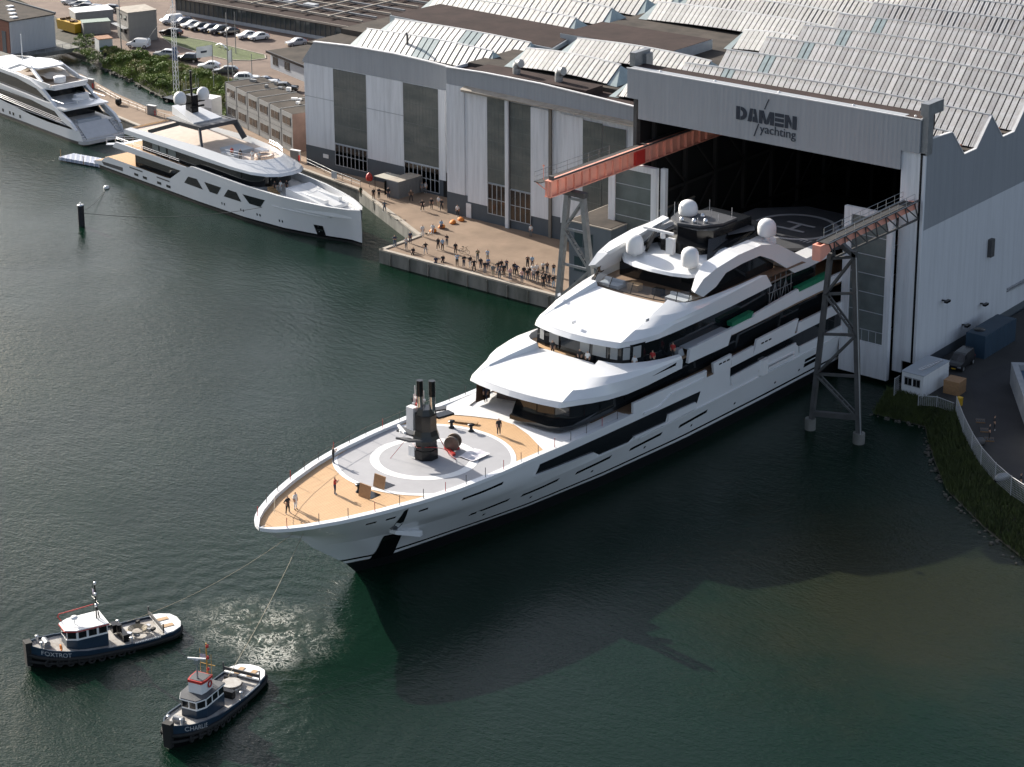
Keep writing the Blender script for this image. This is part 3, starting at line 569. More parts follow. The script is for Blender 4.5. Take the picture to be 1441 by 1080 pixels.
# black mast block with its platform, antennas and radar
mk = MB()
mk.prism([(-3.9, 65.2), (-1.7, 63.0), (1.7, 63.0), (3.9, 65.2), (4.3, 75), (-4.3, 75)], [18.5]*6, [19.3, 20.1, 20.1, 19.3, 20.2, 20.2])
mk.prism([(-2.7, 66.8), (-1.3, 65.6), (1.3, 65.6), (2.7, 66.8), (2.9, 74), (-2.9, 74)], [19.2]*6, [21.0]*6)
mk.prism([(2.6, 66.0), (4.6, 62.8), (4.8, 65.5), (4.5, 74), (2.6, 74)], [18.5]*5, [20.2, 18.7, 19.2, 19.95, 20.0]); mk.prism([(-2.6, 66.0), (-2.6, 74), (-4.5, 74), (-4.8, 65.5), (-4.6, 62.8)], [18.5]*5, [20.2, 20.0, 19.95, 19.2, 18.7])
ms = mk.build('mast_block', M['black'], big)
pf = MB(); pf.prism([(-3.4, 67.2), (-1.6, 65.9), (1.0, 66.6), (2.4, 69.0), (2.4, 71.8), (-1.6, 72.2), (-4.1, 69.6)], 21.0, 21.25); pf.build('mast_platform', M['ydark'], ms)
pf = MB(); pf.add([(1.4, 71.5, 20.06), (3.2, 68.9, 20.06), (4.5, 72.3, 20.06), (2.8, 74.6, 20.06), (.4, 75.2, 20.06)], [(0, 1, 2, 3, 4)]); pf.build('side_platform', M['ydark'], ms)
for x, y, h_ in ((-3.2, 67.6, 1.8), (-2.9, 68.4, 1.4), (1.8, 69, 1.0), (1.9, 71.5, 1.2), (-1.4, 71.9, 1.4), (.4, 67.0, .8), (.2, 70, 1.0)):
    an = MB(); an.tube((x, y, 21.2), (x, y, 21.2+h_), .035, 5); an.build('antenna', M['alu'], ms)
for x, y in ((-1.6, 66.8), (-.2, 67.2), (.8, 68.0), (-.6, 69.4)):
    an = MB(); an.lathe([(.01, 0), (.24, 0), (.28, .28), (.16, .5), (.01, .55)], (x, y, 21.2), 10); an.build('light_pod', M['alu'], ms)
rr = MB(); rr.b2((-.45, 62.2, 18.9), (.45, 62.8, 20.6)); rr.build('radar_pylon', M['yw2'], big)
rr = MB(); rr.box((-1.6, 62.4, 21.1), (4.0, .28, .24)); rr.tube((-1.0, 62.4, 20.5), (-1.0, 62.4, 21.1), .28, 10); rr.build('radar_scanner', M['yw2'], big)
wv = MB(); wv.extr([(-3.0, 61.8, 18.7), (-4.4, 64.0, 18.9), (-4.0, 66.0, 20.9), (-2.9, 63.6, 20.7)], (.35, .0, 0)); wv.build('mast_wing', M['black'], ms)
wv = MB(); wv.bar((-6.4, 59.0, 18.6), (-3.9, 67.0, 21.1), 1.1, .4); wv.build('mast_strut', M['yw'], ms)
# decks, bulwarks and dark saloon sides along the quarter
for z, y0, y1, x in ((7.88, 40, 104, 8.2), (11.25, 50, 104, 8.0), (14.5, 66, 84, 6.9)):
    mb = MB(); mb.b2((-x, y0, z-.22), (x, y1, z)); mb.build('deck', mat('shaded_teak', (.20, .13, .08), .7, var=.2, scale=1), big)
hs = MB(); hs.b2((-6.6, 56, 7.9), (6.6, 104, 11.0)); hs.b2((-6.6, 56, 11.3), (6.6, 82, 14.3)); hs.build('saloon_sides', M['glass'], big)
for prs in ([(44.8, 7.75, 44.8, 8.95), (57.9, 7.75, 57.9, 8.62)], [(59.3, 7.75, 59.1, 9.02), (62.5, 7.7, 62.6, 9.1)], [(62.6, 7.7, 62.6, 8.62), (66.9, 7.7, 66.9, 8.75)], [(66.9, 7.7, 67.6, 9.28), (75.2, 7.7, 76, 9.4)], [(75.8, 7.7, 76, 8.86), (104, 7.7, 104, 8.86)]):
    side('bulwark', prs, M['yw'], off=-.02, lx=8.35, thick=.28)
side('bulwark_line', [(46.5, 7.2, 46.5, 7.42), (49.2, 7.1, 49.2, 7.3), (51.4, 7.85, 51.4, 8.05), (57.2, 7.8, 57.2, 8.0)], M['yw'], off=.14, thick=.2)
side('bulwark', [(62.7, 11.25, 62.7, 12.1), (66.7, 11.25, 66.7, 12.15), (67.1, 11.25, 67.1, 12.4), (75.7, 11.4, 75.8, 12.98), (76, 11.4, 76.1, 12.5), (104, 11.45, 104, 12.6)], M['yw'], off=0, lx=8.25, thick=.3)
side('tender_bay', [(54.4, 10.45, 54.7, 12.0), (61.8, 10.3, 62.8, 12.1)], M['yw'], off=.05, lx=8.3, thick=.35)
tr = MB(); tr.b2((6.75, 54.6, 11.9), (8.15, 62.3, 12.02)); tr.build('tender_trough', mat('trough_grey', (.30, .32, .34), .5), big)
tr = MB(); tr.box((7.1, 54.0, 11.0), (1.4, 1.2, 1.0), top=(.7, .6)); tr.build('stair_cover', mat('trough_grey', (.30, .32, .34), .5), big)
side('green_cover', [(62.9, 12.1, 62.8, 12.62), (66.6, 12.15, 67.0, 12.75)], M['green'], off=-.12, lx=8.25, thick=.7, mir=False)
side('green_cover', [(76.2, 12.5, 76.0, 13.0), (83, 12.55, 83, 13.1)], M['green'], off=-.12, lx=8.25, thick=.7, mir=False)
for y in (60.2, 68.4):
    for k in range(3): side('vent_slot', [(y+k*.75, 8.52, y+k*.75, 8.68), (y+k*.75+.5, 8.53, y+k*.75+.5, 8.69)], M['black'], off=.01, lx=8.35, thick=.05, mir=False)
sc_ = MB()
for i in range(5):
    for j in range(2): sc_.tube((7.2-j*1.2, 71.5+i*1.1, 11.3), (7.2-j*1.2, 71.5+i*1.1, 15.2), .05, 5)
for z in (12.2, 13.4, 14.6): sc_.tube((7.2, 71.2, z), (7.2, 76.2, z), .045, 5); sc_.tube((6, 71.2, z), (6, 76.2, z), .045, 5)
for i in range(4): sc_.tube((7.2, 71.5+i*1.1, 11.6+(i % 2)*2.6), (7.2, 72.6+i*1.1, 14.2-(i % 2)*2.6), .045, 5)
sc_.build('scaffold', M['steel'], big)
# aft helideck
def octo(r, z, cy=88.0): return [(max(-7.9, min(7.9, r*math.cos(math.pi/8+i*math.pi/4))), cy+r*math.sin(math.pi/8+i*math.pi/4)) for i in range(8)]
hd = MB(); hd.prism(octo(8.6, 0), 15.3, 15.7); hd_o = hd.build('helideck', M['ydark'], big)
def ringz(cx, cy, r0, r1, z, m, name, n=64, parent=None):
    mb = MB(); mb.grid([[(cx+r*math.cos(2*math.pi*i/n), cy+r*math.sin(2*math.pi*i/n), z) for i in range(n+1)] for r in (r0, r1)], smooth=False); return mb.build(name, m, parent)
hm = mat('helideck_marking', (.30, .30, .31), .7)
ringz(0, 88, 4.55, 5.15, 15.71, hm, 'touchdown_ring', parent=hd_o)
H_ = MB(); H_.b2((-1.9, 86.55, 15.7), (1.9, 87.0, 15.715)); H_.b2((-1.9, 89.0, 15.7), (1.9, 89.45, 15.715)); H_.b2((-.25, 87.0, 15.7), (.25, 89.0, 15.714)); H_.build('letter_h', hm, hd_o)
tx = MB(); tx.b2((3.3, 83.6, 15.7), (3.5, 84.6, 15.712)); tx.b2((3.8, 83.5, 15.7), (4.0, 84.5, 15.712)); tx.b2((4.3, 83.5, 15.7), (4.5, 84.5, 15.712)); tx.build('weight_mark', hm, hd_o)
hx = MB(); hx.b2((-6.5, 80, 14.4), (6.5, 104, 15.25)); hx.build('helideck_base', M['glass'], big)
# railings: short posts along the bow cap rail
ps = MB()
for i in range(17):
    y = 1.6+i*2.55+ (i*.0)
    for s_ in (1, -1):
        x = (hb(y, sheer(y))-.28)*s_; ps.tube((x, y, sheer(y)), (x, y, sheer(y)+1.0), .035, 5, m=0 if i % 3 else 1)
ps.build('rail_post', [M['steeld'], M['red']], big)
ry = MB(); ry.path([(-(hb(1.6+i*2.55, 8)-.28), 1.6+i*2.55, sheer(1.6+i*2.55)+.95) for i in range(13)], .022, 4); ry.build('guard_line', M['rope'], big)
# fittings on the foredeck
def bollard(x, y, n):
    mb = MB(); mb.lathe([(.34, 0), (.30, .1), (.16, .25), (.16, .55), (.36, .68), (.36, .78), (.01, .8)], (x, y, dz(y)), 12); mb.build('bollard', M['black'], big)
bollard(.8, 12.0, 0); bollard(-3.2, 29.6, 0); bollard(-1.1, 30.2, 0)
for x, y in ((1.6, 13.8), (2.1, 11.3)):
    mb = MB(); mb.extr([(x-.7, y, dz(y)+.05), (x+.7, y, dz(y)+.05), (x+.7, y+.25, dz(y)+1.25), (x-.7, y+.25, dz(y)+1.25)], (0, .1, 0)); mb.build('open_hatch_lid', M['crate'], big)
    mb = MB(); mb.box((x, y+.9, dz(y)-.02), (1.4, 1.3, .04)); mb.build('open_hatch', M['black'], big)
bb = MB(); bb.bar((-4.2, 31.0, 8.2), (-1.8, 32.0, 8.2), .5, .12); bb.build('plank_stack', M['wood'], big)
# ---------------------------------------------------------------- the mast unit standing on the foredeck (lifted on, to be fitted later)
fm = thing('exhaust_mast_unit', 'black faceted mast unit with two tall exhaust pipes standing on the foredeck helipad', 'mast', yw((-.1, 22.4, DZ+.03)), YRZ)
k = MB(); oc = lambda r, cx=0, cy=0, sx=1.0: [(cx+sx*r*math.cos(math.pi/8+i*math.pi/4), cy+r*math.sin(math.pi/8+i*math.pi/4)) for i in range(8)]
def frus(mb, r0, z0, r1, z1, m=0, sx=.95):
    a, b = oc(r0, sx=sx), oc(r1, sx=sx); mb.add([(*p, z0) for p in a]+[(*p, z1) for p in b], [tuple(range(8))[::-1], tuple(range(8, 16))]+[(i, (i+1) % 8, 8+(i+1) % 8, 8+i) for i in range(8)], m)
frus(k, 1.25, 0, 1.25, 1.0); frus(k, 1.15, 1.0, 1.15, 2.1); k.build('mast_base', M['black'], fm)
k = MB(); frus(k, 1.45, 2.1, 1.3, 2.5); frus(k, 1.3, 2.5, 1.15, 3.0); frus(k, 1.15, 3.0, 1.15, 4.6); frus(k, 1.0, 4.6, .8, 5.2); k.build('mast_column', M['black'], fm)
for x, y in ((-.45, -.3), (.55, .35)):
    mb = MB(); mb.tube((x, y, 4.7), (x, y, 6.4), .3, 16); p_ = mb.build('exhaust_pipe', M['chrome'], fm)
    mb = MB(); mb.tube((x, y, 6.4), (x, y, 8.0), .33, 16); mb.build('pipe_cap', M['black'], p_)
k = MB(); k.extr([(-1.0, -.9, 2.15), (-.9, .5, 2.15), (-2.9, -.1, 2.2), (-3.0, -1.0, 2.2)], (0, 0, .2)); k.extr([(-1.0, -1.6, 2.12), (.6, -1.2, 2.12), (-.2, -2.2, 2.2), (-1.8, -2.4, 2.2)], (0, 0, .2)); k.build('radar_shelf', M['ydark'], fm)
k = MB(); k.box((-2.2, -1.1, 2.6), (2.0, .22, .2), rz=-.5); k.tube((-2.2, -1.1, 2.35), (-2.2, -1.1, 2.6), .25, 8); k.build('radar_scanner', M['yw2'], fm)
k = MB(); k.box((-1.35, -.5, 2.8), (.9, .7, 2.3)); k.build('electronics_cabinet', M['yw2'], fm)
k = MB(); k.extr([(.9, .9, 3.9), (1.4, 2.6, 3.95), (.4, 2.8, 3.95), (-.2, 1.0, 3.9)], (0, 0, .22)); k.extr([(-1.0, .2, 4.3), (-2.8, .9, 4.9), (-2.6, 1.3, 4.9), (-.8, 1.0, 4.3)], (0, 0, .2)); k.extr([(.8, .4, 4.8), (1.7, 1.1, 5.0), (1.2, 1.7, 5.0), (.2, 1.0, 4.8)], (0, 0, .16)); k.build('mast_arm', M['black'], fm)
k = MB(); k.box((-.3, .1, 1.05+.0), (.02, .02, .02)); k.box((-.9, -1.13, .25), (.75, .1, 1.0)); k.build('notice_board', M['white'], fm)
k = MB()
for i in range(9):
    x, y, z = -1.2+random.uniform(-.6, .5), random.uniform(-.6, .8), 5.0+random.uniform(0, .8); k.tube((x, y, z-.3), (x, y, z+random.uniform(.5, 1.4)), .05, 5, m=i % 3); k.box((x, y, z), (.25, .25, .22), m=i % 3)
k.build('mast_light', [M['alu'], M['white'], M['red']], fm)
k = MB(); k.path([(.8, .9, 2.1), (1.6, 1.6, .1), (2.6, 1.4, .05)], .04, 4); k.path([(-1.2, -.6, 1.3), (0, -1.3, 1.4), (1.2, -.4, 1.5), (1.4, .6, 1.1), (1.2, 2.4, .1)], .03, 4); k.path([(-1.4, -1.2, 2.0), (-2.4, -2.6, .05)], .025, 4); k.build('lashing_strap', M['red'], fm)
k = MB(); k.tube((.95, 2.6, .75), (.87, 2.78, .75), .75, 24); k.tube((.62, 3.38, .75), (.54, 3.56, .75), .75, 24); k.tube((.87, 2.78, .75), (.62, 3.38, .75), .5, 20); cd = thing('cable_drum', 'cable drum lying on its rim beside the black mast unit', 'drum', yw((-.1, 22.4, DZ+.03)), YRZ); k.build('drum', mat('drum_bronze', (.20, .16, .13), .45, metal=.5, var=.3, scale=2), cd)
k = MB(); k.box((1.0, 2.3, 0), (1.9, .35, .25), rz=-.4); k.box((.5, 3.6, 0), (1.6, .35, .25), rz=-.4); k.build('cradle', M['red'], cd)
k = MB(); pts = [(x, y, .06+.14*random.random()) for y in np.linspace(2.0, 4.4, 6) for x in np.linspace(2.4, 4.4, 6)]
k.grid([[pts[i*6+j] for j in range(6)] for i in range(6)], smooth=False); tag(k.build('folded_sheet', mat('plastic_sheet', (.6, .58, .62), .5), loc=yw((-.1, 22.4, DZ+.03)), rz=YRZ), 'crumpled plastic sheet on the deck beside the cable drum', 'plastic sheet')
# ================================================================== HALLS
def rect_panel(parent, name, x0, x1, z0, z1, Y, m, d=.08):
    mb = MB(); mb.b2((x0, Y-d, z0), (x1, Y, z1)); return mb.build(name, m, parent)
def glazed(parent, x0, x1, z0, z1, Y, rows=5, cols=2, d=.12, post=M['trimg']):
    """tall industrial glazing with its glazing bars"""
    mb = MB(); mb.b2((x0, Y-d, z0), (x1, Y-d+.05, z1)); o = mb.build('glazing', M['glz'], parent); fr = MB()
    for i in range(1, rows): z = z0+(z1-z0)*i/rows; fr.b2((x0, Y-d-.04, z-.035), (x1, Y-d, z+.035))
    n = max(2, int((x1-x0)/.62))
    for i in range(1, n): x = x0+(x1-x0)*i/n; fr.b2((x-.015, Y-d-.02, z0), (x+.015, Y-d, z1))
    fr.build('glazing_bars', mat('dull_bar', (.16, .175, .165), .5, var=.2), o); return o
def low_window(parent, x0, x1, z0, z1, Y, cols, rows=2, d=.14):
    mb = MB(); mb.b2((x0, Y-d, z0), (x1, Y-d+.05, z1)); o = mb.build('window', mat('workshop_glass', (.018, .015, .013), .12, var=.6, scale=.9, col2=(.055, .033, .022), spec=.6), parent); fr = MB()  # brown mottling in the glass colour stands in for reflections
    for i in range(cols+1): x = x0+(x1-x0)*i/cols; fr.b2((x-.05, Y-d-.06, z0-.05), (x+.05, Y-d, z1+.05))
    for i in range(rows+1): z = z0+(z1-z0)*i/rows; fr.b2((x0, Y-d-.05, z-.05), (x1, Y-d-.002, z+.05))
    fr.build('window_frame', M['trimg'], o); return o
def ridge_rooflight(parent, x0, x1, Yb, Yr, zb, zr, m, pitch=.86, ends=True, single=False, hipx=1.6, arch=.25, stuff=False, tr=()):
    """saw-tooth rooflight: separate sheets on the slope that faces the dock, hipped ends, ridge cap"""
    n = max(3, int((x1-x0-2*(hipx if ends else 0))/pitch)); xs0 = x0+(hipx if ends else 0); pw = (x1-x0-2*(hipx if ends else 0))/n
    za = lambda x: arch*math.sin(math.pi*(x-x0)/(x1-x0))
    L = math.hypot(Yr-Yb, zr-zb); key = ('rs', round(pw, 3), round(L, 2), m.name)
    if key not in SHEETS:
        mb = MB(); dy, dz = (Yr-Yb), (zr-zb); ny, nz = -dz/L*.1, dy/L*.1; a = pw/2-.105
        mb.add([(-a, 0, 0), (a, 0, 0), (a, dy, dz), (-a, dy, dz), (-a, ny, nz), (a, ny, nz), (a, dy+ny, dz+nz), (-a, dy+ny, dz+nz)], [(4, 5, 6, 7), (0, 1, 5, 4), (1, 2, 6, 5), (3, 0, 4, 7), (2, 3, 7, 6)]); SHEETS[key] = mb
    under = MB(); rows = 12
    tp = [(x0+(x1-x0)*i/rows) for i in range(rows+1)]; hx = hipx if ends else 0
    cl = lambda x: min(max(x, x0+hx), x1-hx)
    under.grid([[(x, Yb, zb-.04+za(x)) for x in tp], [(cl(x), Yr, zr-.04+za(x)) for x in tp]], smooth=False, flip=False)
    under.grid([[(cl(x), Yr, zr-.04+za(x)) for x in tp], [(x, Yr+(Yr-Yb), zb-.04+za(x)) for x in tp]], smooth=False)
    if ends:
        for sx_, xa, xb in ((1, x0, x0+hx), (-1, x1, x1-hx)):
            hp_ = MB(); hp_.add([(xa, Yb-.06, zb), (xb, Yr-.06, zr+.08), (xa, 2*Yr-Yb, zb), (xb, Yb-.06, zb+.05)], [(0, 1, 2), (0, 3, 1)]); hp_.build('rooflight_hip', M['rooft'], parent)
    else: hp_ = MB(); hp_.add([(x0, Yb, zb), (x0, Yr, zr+.05), (x0, 2*Yr-Yb, zb)], [(0, 1, 2)]); hp_.build('rooflight_end', M['trimg'], parent)
    u = under.build('rooflight_frame', mat('rooflight_joint', (.022, .022, .025), .8), parent)
    if stuff:
        mb = MB(); src = SHEETS[key]
        for i in range(n): x = xs0+(i+.5)*pw; mb.add([(v[0]+x, v[1]+Yb, v[2]+zb+za(x)) for v in src.v], src.f)
        o = mb.build('roof_sheets', m, parent); o['kind'] = 'stuff'
    else:
        mm = (tr[1] if tr else m); me1 = SHEETS[key].mesh('roof_sheet', m); me2 = SHEETS[key].mesh('roof_sheet', mm) if tr else me1
        for i in range(n):
            x = xs0+(i+.5)*pw; link('roof_sheet', me2 if (tr and tr[0][0] <= i < tr[0][1]) else me1, parent, (x, Yb, zb+za(x)+random.uniform(0, .012)))
    rc = MB(); rc.path([(x, Yr, zr+.06+za(x)) for x in [cl(v) for v in tp]], .13, 6); rc.build('ridge_cap', M['trim'] if ends else M['trimg'], parent); return u
SHEETS = {}
# ---- the big hall with the open dock door
hall = thing('main_hall', 'huge grey and white covered dock hall with saw-tooth roof and open door', 'hall', (-129.5, 208, 0))
HX, HY = -129.5, 208.0
class Off:      # builds in world numbers, parts hang under the thing's empty
    pass
def par(o, root):
    o.parent = root; o.matrix_parent_inverse = Matrix.Translation(-Vector(root.location)); return o
hroot = bpy.data.objects.new('x', None)
bpy.data.objects.remove(hroot)
hall.location = (0, 0, 0)
Yf = 208.0
mb = MB(); mb.prism([(-148.4, Yf), (-112.0, Yf), (-112.0, Yf+1.6), (-148.4, Yf+1.6)], 25.85, 32.0)
fa = mb.build('door_fascia', M['clg'], hall)
mb = MB(); mb.b2((-150.1, Yf, 28.3), (-148.4, Yf+1.6, 32.0)); mb.build('fascia_wing', M['clg'], hall)
mb = MB(); mb.b2((-112.0, Yf, 28.1), (-109.7, Yf+1.6, 31.9)); mb.build('fascia_wing', M['clg'], hall)
cpm = MB(); n = 24
cpm.b2((-150.2, Yf-.06, 32.0), (-109.6, Yf+.1, 32.12)); cpm.b2((-109.75, Yf+.1, 31.9), (-109.6, Yf+1.7, 32.1)); cpm.build('fascia_coping', M['trim'], hall)
mb = MB(); mb.b2((-150.0, Yf+.1, 30.2), (-109.8, Yf+3.6, 31.97)); mb.build('fascia_roof', M['tar'], hall)
# columns and posts beside the door
mb = MB(); mb.b2((-109.65, Yf+.3, 27.9), (-108.85, Yf+1.5, 32.5)); mb.b2((-109.8, Yf+.1, 32.5), (-108.8, Yf+3.6, 33.9)); mb.build('corner_post', M['steel'], hall)
mb = MB(); mb.b2((-109.6, Yf+.25, 3), (-109.35, Yf+.32, 27.9)); mb.build('corner_groove', M['black'], hall)
mb = MB(); mb.b2((-151.0, Yf+1.7, 31.9), (-150.2, Yf+5.0, 33.6)); mb.b2((-150.6, Yf+3.6, 24), (-149.8, Yf+5.0, 33.2)); mb.build('corner_post', M['steel'], hall)
mb = MB(); mb.b2((-149.4, Yf+.4, 2), (-148.9, Yf+1.2, 28.3)); mb.build('door_post', M['steeld'], hall)
mb = MB(); mb.b2((-112.0, Yf+.3, 1.5), (-110.8, Yf+.6, 28.1)); mb.build('door_post', M['clw'], hall)
# side wall: grey band above white cladding above a dark plinth, its head following the roof
RID = [214.4+9.75*i for i in range(12)]; VZ, RZ = 26.0, 29.3
prof = [(Yf+1.6, 29.6), (RID[0]-.2, 29.35)]
for i, r in enumerate(RID):
    prof += [(r, 29.3), (r+3.2, 26.0), (r+6.2, 26.0)]
prof = [p for p in prof if p[0] < 330]
XW = -109.0
mb = MB(); poly = [(XW, Yf+.6, 19.0)]+[(XW, 330, 19.0)]+[(XW, y, z) for y, z in prof[::-1]]+[(XW, Yf+.6, 29.6)]
mb.extr(poly, (-.25, 0, 0)); mb.build('upper_side_wall', M['clgside'], hall)
mb = MB(); mb.b2((XW-.25, Yf+.6, 3.0), (XW+.03, 330, 19.0)); mb.build('lower_side_wall', M['clside'], hall)
mb = MB(); mb.b2((XW-.3, Yf+.6, 0), (XW-.12, 330, 3.0)); mb.build('plinth', M['base'], hall)
mb = MB(); mb.b2((-110.8, Yf+.3, 3.0), (XW, Yf+.6, 28.1)); mb.build('front_pier', M['clw'], hall)
tr_ = MB()
for a, b in zip(prof[:-1], prof[1:]): tr_.bar((XW-.1, a[0], a[1]+.05), (XW-.1, b[0], b[1]+.05), .35, .1)
tr_.build('gable_coping', M['trim'], hall)
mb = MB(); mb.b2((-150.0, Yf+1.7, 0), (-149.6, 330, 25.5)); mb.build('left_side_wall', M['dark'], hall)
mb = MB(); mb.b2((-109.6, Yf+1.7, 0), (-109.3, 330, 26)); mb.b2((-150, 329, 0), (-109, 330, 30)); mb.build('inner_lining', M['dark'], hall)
mb = MB()
for y in np.arange(212, 300, 7.0):
    for x in (-148.9, -110.3): mb.b2((x-.25, y, 0), (x+.25, y+.5, 25.5))
    mb.bar((-148.6, y, 8), (-148.6, y+7, 15), .2, .2); mb.bar((-148.6, y, 22), (-148.6, y+7, 15), .2, .2)
for z in (8, 15, 22): mb.bar((-148.7, 210, z), (-148.7, 300, z), .3, .4)
mb.build('hall_frame', M['darksteel'], hall)
mb = MB(); mb.b2((-150, Yf+1.7, 25.6), (-109.2, 330, 25.95)); mb.build('roof_deck', M['tar2'], hall)
# roof: ridges of glazed saw-teeth
for i, r in enumerate(RID[:11]):
    x0 = -148.8 if i == 0 else -152.5
    ridge_rooflight(hall, x0, -109.2, r-3.4, r, 26.05, 29.3, M['roofg'], ends=False, stuff=i > 5, arch=.45, tr=((7, 9), M['rooft']) if i <= 5 else ())
mb = MB()
for i, r in enumerate(RID[:8]): mb.b2((-112.5, r+3.6, 25.96), (-110, r+4.6, 26.25)); mb.box((-110.6, r+5.0, 25.96), (.5, .5, .6))
mb.build('roof_duct', M['brickr'], hall)
sv = MB()
for x in (-146, -138, -129, -119, -111): sv.lathe([(.14, 0), (.14, .25), (.01, .32)], (x, Yf+1.2, 31.85), 8)
sv.build('roof_vent', M['white'], hall)
# door leaves, slid open to either side
def door_leaf(x0, x1, Y, z0, z1):
    d = bpy.data.objects.new('door_leaf', None); COL.objects.link(d); d.parent = hall
    mb = MB(); mb.b2((x0, Y-.3, z0), (x0+1.0, Y+.3, z1)); mb.b2((x1-.8, Y-.3, z0), (x1, Y+.3, z1)); mb.b2((x0+1.0, Y-.3, z1-.8), (x1-.8, Y+.3, z1)); mb.b2((x0+1.0, Y-.3, z0), (x1-.8, Y+.3, z0+4.2)); mb.build('leaf_frame', M['clw'], d)
    mb = MB(); mb.b2((x0+1.0, Y-.12, z0+4.2), (x1-.8, Y-.06, z1-.8)); mb.build('leaf_glazing', mat('leaf_glass', (.135, .155, .15), .3, var=.35, scale=.35, spec=.5), d)
    fr = MB(); nr = 7
    for i in range(1, nr): z = z0+5.6+(z1-.8-z0-5.6)*(i-1)/(nr-1); fr.b2((x0+1.0, Y-.2, z-.04), (x1-.8, Y-.12, z+.04))
    for i in range(1, 5): x = x0+1.0+(x1-x0-1.8)*i/5; fr.b2((x-.03, Y-.18, z0+4.2), (x+.03, Y-.12, z0+5.6))
    fr.build('leaf_bars', M['trimg'], d)
    return d
door_leaf(-152.2, -144.9, 207.4, 1.5, 20.2); door_leaf(-118.4, -112.0, 207.4, .5, 20.6)
mb = MB(); mb.b2((-144.6, 207.6, 1.5), (-143.9, 208.2, 20.2)); mb.build('leaf_edge', M['clw'], hall)
# lettering on the fascia
def text(body, x0, x1, zb, zt, Y, m, name, parent, bold=False):
    cu = bpy.data.curves.new(name, 'FONT'); cu.body = body; cu.extrude = .02; o = bpy.data.objects.new(name, cu); COL.objects.link(o)
    dg = bpy.context.evaluated_depsgraph_get(); me = bpy.data.meshes.new_from_object(o.evaluated_get(dg)); bpy.data.objects.remove(o)
    co = np.array([v.co[:] for v in me.vertices]); lo, hi = co.min(0), co.max(0)
    for v in me.vertices:
        u = (v.co.x-lo[0])/(hi[0]-lo[0]); w_ = (v.co.y-lo[1])/(hi[1]-lo[1]); v.co = (x0+u*(x1-x0), Y-.03-v.co.z, zb+w_*(zt-zb))
    me.materials.clear(); me.materials.append(m); return link(name, me, parent)
def letters():
    z0, z1 = 28.2, 29.8; h = z1-z0; Y = Yf-.04; mb = MB()
    def pg(pts): mb.extr([(x, Y, z0+z*h) for x, z in pts], (0, -.05, 0))
    x = -134.05                                                                           # D: stem and bowl, split as a stencil
    pg([(x, 0), (x+.5, 0), (x+.5, 1), (x, 1)]); 
    bow = [(x+.62, 1)]+[(x+.62+.88*math.sin(a), .5+.5*math.cos(a)) for a in np.linspace(.25, math.pi-.25, 9)]+[(x+.62, 0), (x+.62, .26)]+[(x+.62+.36*math.sin(a), .5-.24*math.cos(a)) for a in np.linspace(.3, math.pi-.3, 6)]+[(x+.62, .74)]
    pg(bow)
    x = -132.45; pg([(x, 0), (x+.55, 0), (x+.72, 1), (x+.35, 1)]); pg([(x+.72, .02), (x+1.45, 0), (x+1.12, 1), (x+.82, 1), (x+.82, .62), (x+.95, .62), (x+.95, .42), (x+.74, .4)])   # A
    x = -130.85; pg([(x, 0), (x+.45, 0), (x+.45, .62), (x+.72, .05), (x+.98, .0), (x+.98, .3), (x+.6, 1), (x, 1)]); pg([(x+1.05, .0), (x+1.32, .05), (x+1.55, .62), (x+1.55, 0), (x+2.05, 0), (x+2.05, 1), (x+1.45, 1), (x+1.05, .35)])  # M
    x = -128.65
    for a, b in ((0, .26), (.37, .63), (.74, 1)): pg([(x, a), (x+1.2, a), (x+1.2, b), (x, b)])                                                           # E as three bars
    x = -127.3; pg([(x, 0), (x+.45, 0), (x+.45, .6), (x+.9, .05), (x+.9, .45), (x+.5, 1), (x, 1)]); pg([(x+1.05, 0), (x+1.6, 0), (x+1.6, 1), (x+1.05, 1)])  # N
    mb.extr([(-129.62, Y, 31.3), (-129.5, Y, 31.3), (-130.08, Y, 30.0), (-130.2, Y, 30.0)], (0, -.05, 0)); mb.extr([(-130.95, Y, 28.1), (-130.82, Y, 28.1), (-131.42, Y, 26.5), (-131.55, Y, 26.5)], (0, -.05, 0))
    o = mb.build('fascia_lettering', M['sign'], hall); text('yachting', -130.7, -125.75, 26.75, 28.12, Yf-.04, M['sign'], 'fascia_lettering', hall)
letters()
lm = MB(); lm.box((-108.7, 225.5, 11.6), (.5, .9, 2.2)); lm.build('wall_lamp', M['steeld'], hall)
for y, z in ((214, 9.2), (219.5, 4.6), (224, 6.0)):
    lm = MB(); lm.bar((-109, y, z), (-108.4, y+.1, z), .15, .15); lm.box((-108.3, y+.1, z-.15), (.4, .9, .25)); lm.build('flood_light', M['black'], hall)
lm = MB()
for z in (5.6, 5.9): lm.tube((-108.9, 231, z), (-108.2, 245, z), .1, 6)
lm.build('wall_pipe', M['steel'], hall)

# ---- the middle hall
mid = thing('middle_hall', 'white panelled shed with two tall dark glazed bays and rooflights, beside the crowd', 'shed', (0, 0, 0))
Ym = 222.4
zt = [(-192.0, 23.3), (-185, 23.5), (-175, 23.45), (-165, 23.0), (-150.3, 22.3)]
mb = MB(); n = len(zt); mb.extr([(x, Ym, z) for x, z in zt]+[(-150.3, Ym, 19.8), (-192.0, Ym, 20.9)], (0, .4, 0)); mb.build('fascia', M['clg'], mid)
cpm = MB()
for a, b in zip(zt[:-1], zt[1:]): cpm.bar((a[0], Ym, a[1]+.06), (b[0], Ym, b[1]+.06), .45, .14)
cpm.build('fascia_coping', M['trim'], mid)
mb = MB(); mb.b2((-192.0, Ym+.05, 1.8), (-150.3, Ym+.35, 20.9)); mb.build('wall', M['clw'], mid)
mb = MB(); mb.b2((-192.06, Ym-.06, 1.8), (-150.3, Ym+.05, 5.05)); mb.build('plinth', M['base'], mid)
